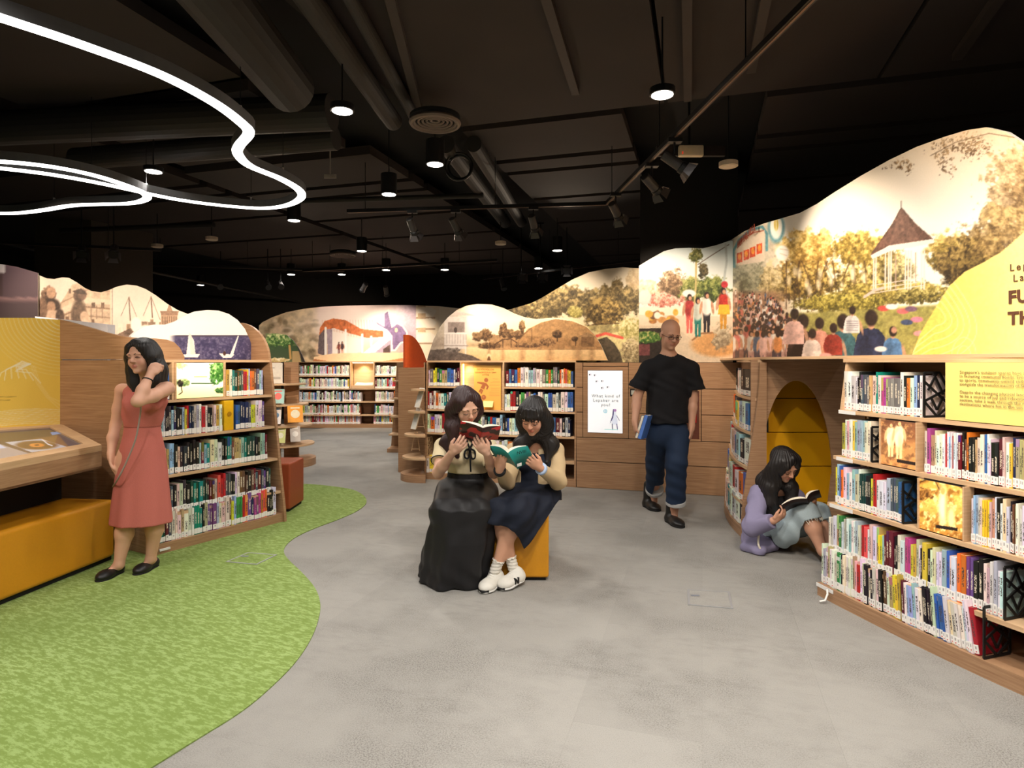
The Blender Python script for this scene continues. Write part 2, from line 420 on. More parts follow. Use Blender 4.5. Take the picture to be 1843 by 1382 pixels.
for a in ((616, 200, 'bright downlight near the end of the thick duct'), (1192, 171, 'bright downlight in the black ceiling recess'), (783, 296, 'lit black can lamp hanging below the ringed vent'),
          (700, 350, 'lit black can lamp above the long track rail'), (529, 397, 'lit black can lamp under the curvy light bend'), (276, 309, 'bright downlight behind the flat light loop'),
          (651, 452, 'small lit can lamp beside the distant vent'), (1003, 451, 'small lit lamp above the pine tree mural'), (524, 494, 'small distant lit lamp below the long rail'),
          (695, 486, 'small distant lit lamp in front of panels'), (969, 483, 'small lit lamp beside the dazzling spotlight'), (361, 513, 'small distant lit lamp above the sailing mural')):
    downlight(*a, can=a[:2] not in ((616, 200), (1192, 171), (276, 309)))
for a in ((901, 440, 'cream round speaker hanging over the back bookcase'), (1311, 300, 'cream round speaker in the black recess'), (283, 445, 'cream round speaker left of the other small one'), (381, 432, 'cream round speaker right of the other small one')):
    downlight(*a, on=False, can=False)
for x, y in ((-3.2, 1.6), (0, 0.8), (2.6, 0.6), (-1.6, -1.6), (1.2, -1.6), (0.4, 2.4), (-2.3, 2.2), (1.75, 2.4), (-1.2, 11.2), (-3.2, 11.8), (3.6, 1.2)):  # downlights added for fill, most of them behind the viewer
    c = Vector((x, y, 3.1)); px, py = (0, 0)
    t = thing('downlight', 'added black can downlight giving fill light' , 'lamp', c, 'added fill downlights')
    M = Matrix.Translation(c)
    b = MB(); b.lathe([(0.072, 0.0), (0.078, 0.002), (0.078, 0.2), (0.06, 0.206)], 24, M); b.build('can', BLACK, t)
    l = MB(); l.lathe([(0.066, -0.003), (0.066, 0.004)], 24, M); l.build('lens', LAMP_ON, t)
    s = MB(); s.tube([c + Vector((0, 0, 0.2)), (c.x, c.y, 3.8)], 0.006, 6); s.build('rod', BLACK, t)
    spot(c - Vector((0, 0, 0.012)), c - Vector((0, 0, 1)), 230 if (x, y) in ((0.4, 2.4), (0, 0.8), (1.2, -1.6)) else 135, 160, 0.7, SOFT, 0.06)

# the curvy light lines
HOUSE = plain('led_housing', (96, 96, 98), 0.5)
LED = emit('led_diffuser', (255, 252, 246), 5.0)
def led(pts, label, z=2.9, w=0.036, h=0.07):
    q = [tuple(Z(x, y, z))[:2] for x, y in pts]
    q = np.array(smooth_path(q, 10)); pl = Plan([tuple(p) for p in q], n=2)
    t = thing('curved_light', label, 'light', (q[0][0], q[0][1], z), 'curved light lines')
    a = MB(); pl.strip(a, 0, pl.len, w, -w, z + 0.006, z + h, 0.06); a.build('housing', HOUSE, t)
    b = MB(); pl.strip(b, 0, pl.len, w * 0.94, -w * 0.94, z - 0.004, z + 0.0055, 0.06); b.build('diffuser', LED, t)
    for u in np.arange(0.3, pl.len, 1.3):
        p = pl.at(u)[0]; k = MB(); k.tube([(p.x, p.y, z + h), (p.x, p.y, 3.8)], 0.0025, 5); k.build('wire', BLACK, t)
        c = MB(); c.tube([(p.x, p.y, z + h), (p.x, p.y, z + h + 0.03)], 0.009, 8); c.build('clip', WHITE, t)
led([(-180, -28), (0, 32), (150, 82), (290, 135), (385, 185), (435, 222), (448, 240), (431, 262), (428, 277), (450, 299), (505, 322), (538, 342), (541, 357), (515, 370), (470, 375), (400, 370), (330, 361), (272, 350), (180, 330), (90, 314), (0, 303), (-120, 290)], 'long glowing white light line snaking across the ceiling')
led([(-120, 286), (0, 291), (90, 300), (170, 316), (235, 337), (262, 350), (262, 359), (235, 366), (180, 368), (130, 370), (80, 378), (40, 383), (0, 384), (-100, 383)], 'flat glowing white light loop hanging lower')

# tracks and spotlights
def track(a, b, label):
    a = Vector(a); b = Vector(b); t = thing('light_track', label, 'track', a, 'lighting tracks')
    M = frame(a, b - a, (0, 0, 1)); L = (b - a).length
    r = MB(); r.box(0, L, -0.018, 0.018, 0, 0.035, M); r.build('rail', BLACK, t)
    s = MB(); s.box(0.01, L - 0.01, -0.006, 0.006, -0.003, 0.001, M); s.build('groove', plain('rail_copper', (120, 92, 74), 0.4, 0.5), t)
    for k in range(int(L / 1.4) + 1):
        p = a + (b - a) * ((k * 1.4 + 0.2) / L); h = MB(); h.tube([p + Vector((0, 0, 0.035)), (p.x, p.y, 3.8)], 0.004, 6); h.build('rod', BLACK, t)
T1a, T1b, T2b = Z(625, 383, 3.05), Z(1092, 369, 3.05), Z(1500, -36, 3.05)
track(T1a, T1b, 'black lighting track running across above the back bookcase')
track(T1b, T2b, 'black lighting track running towards the viewer')
track(Z(545, 489, 3.05), Z(895, 470, 3.05), 'distant black lighting track over the back shelves')
track(Z(265, 478, 3.1), Z(620, 489, 3.1), 'distant black lighting track over the sailing mural')
track(Z(870, 503, 3.05), Z(1150, 470, 3.05), 'distant short lighting track over the hill mural')
track(Z(-60, 436, 3.0), Z(290, 452, 3.0), 'distant black lighting track over the old city mural')
def track_head(px, py, aim, label, z=2.88, power=0, ang=50, glow=6, col=WARM, s=1.0, doors=True, top=3.05):
    c = Z(px, py, z); aim = Vector(aim); d = (aim - c).normalized()
    t = thing('spotlight', label, 'spotlight', c, 'track spotlights')
    M = frame(c, d.cross(Vector((0, 0, 1))) if abs(d.z) < .98 else (1, 0, 0), d)
    b = MB(); b.lathe([(0.03 * s, -0.1 * s), (0.038 * s, -0.095 * s), (0.038 * s, 0.06 * s), (0.034 * s, 0.065 * s)], 20, M); b.build('body', plain('lamp_grey', (60, 56, 54), 0.45), t)
    r = MB(); r.lathe([(0.04 * s, 0.05 * s), (0.045 * s, 0.055 * s), (0.045 * s, 0.09 * s), (0.04 * s, 0.09 * s)], 20, M); r.build('snoot', BLACK, t)
    l = MB(); l.lathe([(0.034 * s, 0.068 * s), (0.034 * s, 0.072 * s)], 16, M); l.build('lens', emit('spot_lens_%g' % glow, (255, 236, 205), glow), t)
    if doors:
        for k in range(4):
            R = M @ Matrix.Rotation(k * math.pi / 2, 4, 'Z') @ Matrix.Translation((0.045 * s, 0, 0.088 * s)) @ Matrix.Rotation(math.radians(24), 4, 'Y')
            f = MB(); f.hexa([R @ Vector(p) for p in ((-.001, -.035 * s, 0), (.001, -.035 * s, 0), (.001, .035 * s, 0), (-.001, .035 * s, 0))], [R @ Vector(p) for p in ((-.001, -.048 * s, .06 * s), (.001, -.048 * s, .06 * s), (.001, .048 * s, .06 * s), (-.001, .048 * s, .06 * s))])
            f.build('barn_door', plain('barn_door_paint', (70, 66, 66), 0.4), t)
    y = MB(); y.tube([c - d * 0.03 * s, c + Vector((0, 0, 0.07)), (c.x, c.y, top - 0.02)], 0.008, 8); y.build('arm', BLACK, t)
    m = MB(); m.box(c.x - 0.05, c.x + 0.05, c.y - 0.03, c.y + 0.03, top - 0.03, top - 0.001); m.build('adapter', BLACK, t)
    if power: spot(c + d * 0.16 * s, aim, power, ang, 0.7, col, 0.03)
# ------------------------------------------------------------------ bookcases
LV = [0.08, 0.284, 0.578, 0.868, 1.154, 1.45]     # shelf tops, the same on every bookcase
ROWN = {1: 'bottom', 2: 'second lowest', 3: 'middle', 4: 'second highest', 5: 'top'}
CODE = {'w': ('white', (238, 236, 230)), 'c': ('cream', (230, 220, 196)), 't': ('tan', (196, 164, 122)), 'k': ('black', (28, 27, 28)), 'g': ('grey', (128, 124, 118)),
        's': ('silver', (190, 190, 186)), 'b': ('blue', (58, 104, 172)), 'n': ('navy', (30, 40, 78)), 'l': ('pale blue', (160, 196, 216)), 'e': ('teal', (20, 128, 124)),
        'd': ('dark green', (34, 74, 62)), 'v': ('green', (62, 150, 70)), 'y': ('yellow', (236, 212, 60)), 'o': ('orange', (226, 118, 44)), 'r': ('red', (192, 40, 44)),
        'm': ('magenta', (196, 76, 148)), 'p': ('pale pink', (232, 190, 192)), 'u': ('purple', (112, 76, 140)), 'h': ('brown', (112, 74, 52)), 'x': ('maroon', (104, 28, 40)), 'z': ('mustard', (194, 168, 72)), 'a': ('slate', (78, 90, 100)), 'j': ('coral', (226, 104, 84)), 'q': ('mint', (150, 200, 180)), 'i': ('charcoal', (56, 56, 60))}
BOOKS = []
def books(plan, unit, row, u0, u1, codes, off, hr=(0.185, 0.24), lean=0.0, order0=0, zb=None):
    r = random.Random(hash((unit, row, round(u0, 2))) % 9999 if False else sum(map(ord, codes)) + row * 77 + len(codes))
    n = len(codes); wt = [r.choice((0.7, 0.9, 1.0, 1.0, 1.2, 1.5)) for _ in codes]
    k = (u1 - u0) / sum(wt); u = u0; z = zb if zb is not None else LV[row - 1]
    h = r.uniform(*hr)
    prev = None
    for i, ch in enumerate(codes):
        w = wt[i] * k
        if ch == ' ': u += w; continue
        if ch != prev or r.random() < 0.25: h = r.uniform(*hr)
        prev = ch
        p, t, nn = plan.at(u + w / 2, off - r.uniform(0, 0.012))
        M = frame(p - t * (w * 0.48) + Vector((0, 0, z + 0.0005)), t, (0, 0, 1))
        if lean: M = M @ Matrix.Rotation(math.radians(lean) * (i / n) ** 2, 4, 'Y')
        name, c = CODE[ch]
        c = tuple(int(np.clip(q * r.uniform(0.9, 1.08) + r.uniform(-8, 8), 6, 250)) for q in c)
        face = abs(nn.dot(Vector((p.x, p.y, 0)).normalized()))
        BOOKS.append(dict(M=M, w=w * 0.96, d=r.uniform(0.14, 0.165) if unit != 'C' else .12, h=h, c=c, name=name, unit=unit, row=row, i=order0 + i + 1, area=w * h * max(face, .25) / p.y ** 2, r=r.random(), vis=-20 < PXY((p.x, p.y, z))[0] < 1860))
        u += w
    return order0 + n

def case(name, label, plan, u0, u1, flare, depth, group='bookcases', gap=None):
    p = plan.at(u0)[0]; t = thing(name, label, 'bookcase', p, group)
    o = lambda z: -flare * (z / 1.45)
    bk = -(flare + depth)
    m = MB(); plan.strip(m, u0, u1, o(0) - 0.012, bk, 0.0, LV[0] - 0.0); m.build('plinth', OAK, t)
    for z in LV[1:-1]:
        for a_, b_ in (((u0, gap[0]), (gap[1], u1)) if gap and z == LV[4] else ((u0, u1),)):
            m = MB(); plan.strip(m, a_, b_, o(z), bk, z - 0.022, z); m.build('shelf', OAKL, t)
    m = MB(); plan.strip(m, u0, u1, o(LV[-1]) + 0.012, bk - 0.02, 1.45, 1.472); m.build('top_board', OAKL, t)
    m = MB(); plan.strip(m, u0, u1, bk, bk - 0.02, 0, 1.45); m.build('back_panel', OAKD, t)
    return t, o, bk
def end_panel(t, plan, u, prof, th=0.025, name='end_panel', mat=None):
    """prof: list of (offset, z) outline; the board stands across the shelf line at u."""
    p, tt, nn = plan.at(u); M = Matrix.Identity(4)
    for i in range(3): M[i][0] = nn[i]; M[i][1] = (0, 0, 1)[i]; M[i][2] = tt[i]; M[i][3] = p[i]
    m = MB(); m.prism(prof, -th / 2, th / 2, M); return m.build(name, mat or OAK, t)
def divider(t, plan, u, of, ob, z0, z1, th=0.018):
    m = MB(); plan.strip(m, u - th / 2, u + th / 2, of, ob, z0, z1); m.build('divider', OAKL, t)
def lattice_plate(M, w, h, cut=0.0, th=0.006):
    """A pierced star-lattice plate in the local x (depth), z (height) plane."""
    m = MB(); b = 0.013
    def bar(a, c, wd=0.010):
        a = Vector((a[0], 0, a[1])); c = Vector((c[0], 0, c[1])); d = c - a
        if d.length < 1e-4: return
        Q = M @ frame(a, d, Vector((0, 1, 0))) ; m.box(0, d.length, -wd / 2, wd / 2, -th / 2, th / 2, Q)
    top = [(w, 0), (w, h * (1 - cut)), (w * (1 - cut * 0.9), h), (0, h), (0, 0)]
    for a, c in zip(top, top[1:] + top[:1]): bar(a, c, b)
    for a, c in (((0, h * .35), (w, h * .75 * (1 - cut * .3))), ((w, h * .25), (0, h * .8)), ((w * .5, 0), (0, h * .35)), ((w * .5, 0), (w, h * .25)), ((w * .35, h), (w * .75, h * .5)), ((w * .25, h * .45), (w * .5, h * .15)), ((w * .75, h * .45), (w * .5, h * .15)), ((w * .15, h * .6), (w * .5, h))):
        bar(a, c, 0.012)
    return m
def bookend(plan, u, off, z, h, label, mat, w=0.15, cut=0.3, solid=False):
    p, t, n = plan.at(u, off); th = thing('bookend', label, 'bookend', p + Vector((0, 0, z)), 'bookends')
    M = frame(p + Vector((0, 0, z + 0.006)), -n, (0, 0, 1))
    lattice_plate(M, w, h, cut).build('plate', mat, th)
    b = MB(); Mb = frame(p + Vector((0, 0, z + 0.0006)), -n, (0, 0, 1)); b.box(0, w, -0.004, 0.05, 0, 0.003, Mb) if False else b.box(0, w, -0.004, 0.004, 0, 0.008, Mb); b.build('foot', mat, th)
    if solid:
        s = MB(); s.box(0.006, w - 0.004, -0.001, 0.001, 0.004, h * 0.9, M); s.build('sheet', mat, th)

# right bookcase, under the park mural
PR = Plan([(1.88, 4.04), (1.905, 3.85), (1.98, 3.52), (2.06, 3.2), (2.15, 2.9), (2.24, 2.66), (2.42, 2.25), (2.62, 1.85)], -1)
RU0 = PR.s_px(1468, 0)
R_, ro, rb = case('curved_bookcase', 'curved oak bookcase full of white books under the park mural', PR, RU0, PR.len, 0.2, 0.25)
end_panel(R_, PR, RU0 + 0.02, [(rb, 1.154), (rb, 1.45), (-0.2, 1.45), (-0.16, 1.154)], 0.02, 'divider', OAKL)
for z, w in ((4, .10), (3, .07), (2, .04)):
    end_panel(R_, PR, RU0 + 0.09, [(rb, LV[z - 1]), (rb, LV[z] - .02), (-0.3, LV[z] - .02), (-0.3, LV[z - 1])], 0.02, 'divider', OAKL)
RU = lambda px, z: PR.s_px(px, ro(z))
OFB = -0.016
k = books(PR, 'R', 5, RU(1514, 1.154), RU(1654, 1.154), 'wwswkkaagtcewmmtggggwkowlnw', ro(1.154) + OFB, (0.2, 0.245))
bookend(PR, RU(1660, 1.154), ro(1.154) - 0.012, 1.154, 0.235, 'black pierced bookend on the top shelf beside the yellow notice', DARK, 0.17, 0.45)
k = books(PR, 'R', 4, RU(1509, 0.868), RU(1562, 0.868), 'zwpwyqlllcw', ro(0.868) + OFB, (0.2, 0.24))
bookend(PR, RU(1566, 0.868), ro(0.868) - 0.012, 0.868, 0.2, 'black pierced bookend beside the picture of two walkers', DARK, 0.15, 0.2)
k = books(PR, 'R', 4, RU(1655, 0.868) + 0.012, RU(1865, 0.868), 'pmttcwwwrwlwrwwxkhokktcwbwwkkxpwyntttccwkw', ro(0.868) + OFB, (0.2, 0.24), order0=11)
k = books(PR, 'R', 3, RU(1497, 0.578), RU(1619, 0.578), 'ylbowlwlswdddkkyrwwwsaaabb', ro(0.578) + OFB, (0.2, 0.245))
bookend(PR, RU(1623, 0.578), ro(0.578) - 0.008, 0.578, 0.22, 'black pierced bookend beside the picture with a bright tree', DARK, 0.16, 0.1)
books(PR, 'R', 4, RU(1866, 0.868), PR.len - .1, 'wlrwcwkswwtwbwwyewwcwpwgwn', ro(0.868) + OFB, (0.2, 0.24), order0=53)
books(PR, 'R', 3, RU(1882, 0.578), PR.len - .1, 'wcwkswwtwrwwyewwcwpwgwnw', ro(0.578) + OFB, (0.2, 0.24), order0=54)
books(PR, 'R', 2, RU(1930, 0.284), PR.len - .1, 'wckwswwtbwrwwyecwpwgwnw', ro(0.284) + OFB, (0.2, 0.24), order0=66)
k = books(PR, 'R', 3, RU(1737, 0.578) + 0.012, RU(1880, 0.578), 'wllccyyyptwkwcwkhtwcwwtwcwwp', ro(0.578) + OFB, (0.21, 0.245), order0=26)
k = books(PR, 'R', 2, RU(1486, 0.284), RU(1800, 0.284), 'wswtvwsgwqwwscwrjwpwtyylxxxkkwwmmyzswkykwcwwqbwwoouukkwswsww', ro(0.284) + OFB, (0.2, 0.25))
bookend(PR, RU(1806, 0.284), ro(0.284) - 0.008, 0.284, 0.235, 'black pierced bookend above the leaning books', DARK, 0.17, 0.12)
k = books(PR, 'R', 2, RU(1838, 0.284), RU(1900, 0.284), 'xkwcwt', ro(0.284) + OFB, (0.22, 0.25), order0=60)
k = books(PR, 'R', 1, RU(1472, 0.08), RU(1757, 0.08), 'wsptwwcvqkwwwwwtprwckwkcwkhctyyzxxwlllwwkkkkcbbbwccwwwwwr', ro(0.08) + OFB, (0.2, 0.245), lean=-9)
bookend(PR, RU(1768, 0.08), ro(0.08) - 0.012, 0.08, 0.235, 'black pierced bookend at the end of the bottom shelf', DARK, 0.17, 0.1)
strip_mat = WHITE
for z, a, b in ((1.154, 1510, 1540), (0.868, 1506, 1535), (0.578, 1494, 1535), (0.284, 1480, 1520), (0.08, 1470, 1500)):
    m = MB(); PR.strip(m, RU(a, z), RU(b, z), ro(z) + 0.004, ro(z) + 0.0005, z - 0.024, z - 0.002); m.build('label_strip', WHITE, R_)
hook = MB(); hp = PR.at(RU(1490, 0.03), 0.004)[0]; hook.tube([hp + Vector((0.0, -0.005, 0.075)), hp + Vector((-0.005, -0.02, 0.05)), hp + Vector((-0.03, -0.04, 0.02)), hp + Vector((-0.06, -0.035, 0.012))], 0.006, 6); tag(hook.build('cable_end', WHITE), 'short white cable end below the bottom shelf', 'cable')

# left bookcase, under the sailing mural
PL = Plan([(-2.79, 4.46), (-2.65, 4.7), (-2.51, 4.945), (-2.36, 5.2), (-2.21, 5.45), (-2.07, 5.69)], -1)
L_, lo, lb = case('bookcase', 'oak bookcase of dark and teal books under the sailing mural', PL, 0.27, PL.len, 0.2, 0.42)
end_panel(L_, PL, PL.len + 0.0125, [(-0.66, 0), (0.012, 0), (0.005, 0.1)] + [(-0.2 * z / 1.45 + 0.012, z) for z in (0.5, 1.0, 1.45)] + [(-0.2 - 0.42 * math.sin(a) * 1.0 + 0.01, 1.45 + 0.38 * (1 - math.cos(a)) * 0) for a in ()] + [(-0.66 + 0.46 * math.cos(a), 1.46 + 0.37 * math.sin(a)) for a in np.linspace(0.05, math.pi / 2, 12)])
end_panel(L_, PL, 0.2575, [(-0.62, 0), (0.008, 0), (-0.19, 1.45), (-0.62, 1.45)])
LU = lambda px, z: PL.s_px(px, lo(z))
books(PL, 'L', 5, LU(288, 1.154), LU(308, 1.154), 'abb', lo(1.154) + OFB, (0.2, 0.24))
for px in (312, 405): divider(L_, PL, LU(px, 1.3), lo(1.3) - 0.004, lb, 1.154, 1.45)
books(PL, 'L', 5, LU(411, 1.154), LU(477, 1.154), 'zcedhdarryloohall', lo(1.154) + OFB, (0.2, 0.24), order0=3)
books(PL, 'L', 4, LU(287, 0.868), LU(403, 0.868), 'llskkilnkklyrnnsswrwkktczw', lo(0.868) + OFB, (0.2, 0.24))
books(PL, 'L', 4, LU(427, 0.868), LU(479, 0.868), 'bbnnnayywwwu', lo(0.868) + OFB, (0.2, 0.24), order0=26)
books(PL, 'L', 3, LU(304, 0.578), LU(484, 0.578), 'tllkciikkkklxleccwkkeehtttqedddkkqqx', lo(0.578) + OFB, (0.19, 0.245))
books(PL, 'L', 2, LU(300, 0.284), LU(491, 0.284), 'wiakpsikdededdkxhsjrraakkwwhhhkhxaxaukd', lo(0.284) + OFB, (0.19, 0.24))
books(PL, 'L', 1, LU(287, 0.08), LU(501, 0.08), 'nedxacwwtwcweeektuuulccchylvvvrounmumojokkkw', lo(0.08) + OFB, (0.18, 0.245))
p, t_, n_ = PL.at(LU(415, 0.868), lo(0.868) - 0.02)
ye = thing('book_box', 'bright yellow box file between the books under the glowing picture', 'box', p + Vector((0, 0, 0.868)))
M = frame(p - t_ * 0.045 + Vector((0, 0, 0.8685)), t_, (0, 0, 1)); m = MB(); m.box(0, 0.09, 0, 0.16, 0, 0.255, M); m.build('body', plain('yellow_box', (236, 184, 24), 0.4), ye, bevel=0.006)
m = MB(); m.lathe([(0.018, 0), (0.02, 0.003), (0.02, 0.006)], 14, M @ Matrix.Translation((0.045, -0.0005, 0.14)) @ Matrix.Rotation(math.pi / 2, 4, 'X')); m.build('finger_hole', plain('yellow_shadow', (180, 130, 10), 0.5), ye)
bookend(PL, LU(299, 0.578), lo(0.578) - 0.01, 0.578, 0.2, 'wooden pierced bookend beside the woman in pink', OAKL, 0.15, 0.1)
m = MB(); PL.strip(m, LU(286, 0.07), LU(305, 0.07), 0.004, -0.008, 0.03, 0.045); m.build('label_strip', WHITE, L_)

# corner bookcase beside the yellow alcove
PC = Plan([(2.27, 6.76), (2.19, 6.5), (2.05, 6.1), (1.95, 5.7), (1.905, 5.4), (1.885, 5.15)], -1)
C_, co, cb = case('curved_bookcase', 'narrow curved oak bookcase beside the yellow reading alcove', PC, 0.0, PC.len - 0.03, 0.15, 0.03)
prof = [(-0.19, 0), (0.012, 0)] + [(0.012 - 0.15 * (3 * (z / 1.45) ** 2 - 2 * (z / 1.45) ** 3) - 0.0, z) for z in np.linspace(0.15, 1.45, 9)] + [(-0.19, 1.45)]
end_panel(C_, PC, PC.len + 0.0125, prof)
CU = lambda px, z: PC.s_px(px, co(z))
for row, a, b, s in ((5, 1314, 1358, 'wkshtwwwkkw'), (4, 1308, 1351, 'twokkgsyywlwbk'), (3, 1300, 1346, 'wklrxxwtpblkw'), (2, 1294, 1342, 'anbltzwtwrwob'), (1, 1288, 1336, 'srwalwtpeewsck')):
    books(PC, 'C', row, CU(a, LV[row - 1]), CU(b, LV[row - 1]), s, co(LV[row - 1]) + OFB, (0.2, 0.245))

# back bookcase behind the two readers
PD = Plan([(-1.08, 7.79), (-0.5, 7.625), (0.73, 7.28)], -1)
D_, do, db = case('bookcase', 'wide oak bookcase behind the two seated readers', PD, 0.0, PD.len, 0.08, 0.3, gap=(PD.s_px(829, -.066), PD.s_px(906, -.066)))
end_panel(D_, PD, 0.0, [(-0.38, 0), (0.0, 0), (-0.07, 1.45), (-0.38, 1.45)], 0.022)
end_panel(D_, PD, PD.len, [(-0.38, 0), (0.0, 0), (-0.07, 1.45), (-0.38, 1.45)], 0.022)
DU = lambda px, z: PD.s_px(px, do(z))
books(PD, 'D', 5, DU(769, 1.154), DU(826, 1.154), 'wgyynvttbbwkx', do(1.154) + OFB, (0.19, 0.23))
books(PD, 'D', 5, DU(909, 1.154), DU(1031, 1.154), 'xbnboowswllsswwgvovggdowojzyb', do(1.154) + OFB, (0.19, 0.24))
books(PD, 'D', 4, DU(767, .868), DU(826, .868), 'rwxwocwedwwkw', do(.868) + OFB, (0.19, 0.23))
books(PD, 'D', 4, DU(907, .868), DU(1031, .868), 'wwwrrkcvwutlbtwwnwbbswawwbb', do(.868) + OFB, (0.19, 0.24))
books(PD, 'D', 3, DU(762, .578), DU(1026, .578), 'wwtowwwrrwwcsrwwwlwsuvwskerbwlknbwwldskwwwrwccwbbxwksn', do(.578) + OFB, (0.19, 0.24))
books(PD, 'D', 2, DU(792, .284), DU(1005, .284), 'wwwkwscwwwlcwckwwtwwowwswwkcwwslwkw', do(.284) + OFB, (0.19, 0.23))
books(PD, 'D', 1, DU(766, .08), DU(1005, .08), 'wyywwwwcwwwswwyxonswwbnblbwvswlwbwswwk', do(.08) + OFB, (0.19, 0.23))
bookend(PD, DU(768, .284), do(.284) - 0.02, .284, 0.22, 'pale wooden pierced bookend at the end of the back bookcase', OAKL, 0.15, 0.0)
nu0, nu1 = DU(829, 1.2), DU(906, 1.2)
for u in (nu0, nu1): divider(D_, PD, u, do(1.2) + 0.004, db, 0.868, 1.45)
m = MB(); PD.strip(m, nu0, nu1, -0.14, -0.16, 0.87, 1.45); m.build('alcove_back', OAKL, D_)
m = MB(); PD.strip(m, nu0 + 0.009, nu1 - 0.009, do(1.154) + 0.004, -0.16, 1.14, 1.16) if False else PD.strip(m, nu0 + 0.02, nu0 + 0.035, -0.09, -0.1, 0.88, 1.43); m.build('light_strip', emit('warm_strip', (255, 214, 140), 9), D_)
for a, b in ((0.02, 0.03),):
    q = PD.at(nu0 + 0.05, -0.09)[0]; spot(q + Vector((0, -0.02, 1.42)), q + Vector((0.25, 0.02, 1.0)), 3.0, 120, 0.9, (1, .75, .42), 0.03)

# far bookcase across the end of the aisle
PE = Plan([(-4.95, 13.9), (-3.7, 13.9), (-2.42, 13.9)], -1)
E_, eo, eb = case('bookcase', 'far oak bookcase across the end of the aisle', PE, 0.0, PE.len, 0.06, 0.3, gap=(PE.s_px(631, -.04), PE.s_px(673, -.04)))
EU = lambda px: PE.s_px(px, -0.04)
r2 = random.Random(5)
def rnd(n, pal='wwwwwwccssslwwkrtobwvyxhgpwww'): return ''.join(r2.choice(pal) for _ in range(n))
for row, segs in ((5, ((533, 628), (675, 713))), (4, ((533, 628), (675, 713))), (3, ((530, 612), (616, 650), (675, 713))), (2, ((540, 648), (674, 713))), (1, ((545, 648), (672, 713)))):
    for a, b in segs: books(PE, 'E', row, EU(a), EU(b), rnd(int((b - a) / 2.6)), -0.05, (0.19, 0.24))
for px in (631, 673):
    m = MB(); PE.strip(m, EU(px) - .012, EU(px) + .012, -0.02, eb, 0.868, 1.45); m.build('divider', OAKL, E_)
m = MB(); PE.strip(m, EU(633), EU(672), -0.25, -0.27, 0.87, 1.45); m.build('alcove_back', OAKL, E_)
m = MB(); PE.strip(m, EU(633), EU(672), -0.03, -0.25, 0.87, 0.93); m.build('alcove_ledge', OAKL, E_)
m = MB(); PE.strip(m, EU(634), EU(671), -0.06, -0.08, 1.43, 1.445); m.build('light_strip', emit('warm_strip', (255, 214, 140), 9), E_)
m = MB(); PE.strip(m, EU(717), EU(719), -0.02, -0.04, 0.9, 1.42); m.build('light_strip', emit('warm_strip', (255, 214, 140), 9), E_)
ob = MB(); q = PE.at(EU(655), -0.12)[0] + Vector((0, 0, 0.93)); ob.hexa([q + Vector(v) for v in ((-.2, -.09, 0.002), (0, -.09, 0.002), (0, .09, 0.05), (-.2, .09, 0.05))], [q + Vector(v) for v in ((-.2, -.09, .025), (0, -.09, .012), (0, .09, .06), (-.2, .09, .075))])
obt = thing('open_book', 'open book lying in the lit alcove of the far bookcase', 'book', q); ob.build('left_pages', PAPER, obt)
ob = MB(); ob.hexa([q + Vector(v) for v in ((0.002, -.09, 0.002), (.2, -.09, 0.002), (.2, .09, 0.05), (0.002, .09, 0.05))], [q + Vector(v) for v in ((0.002, -.09, .012), (.2, -.09, .025), (.2, .09, .075), (0.002, .09, .06))]); ob.build('right_pages', PAPER, obt)

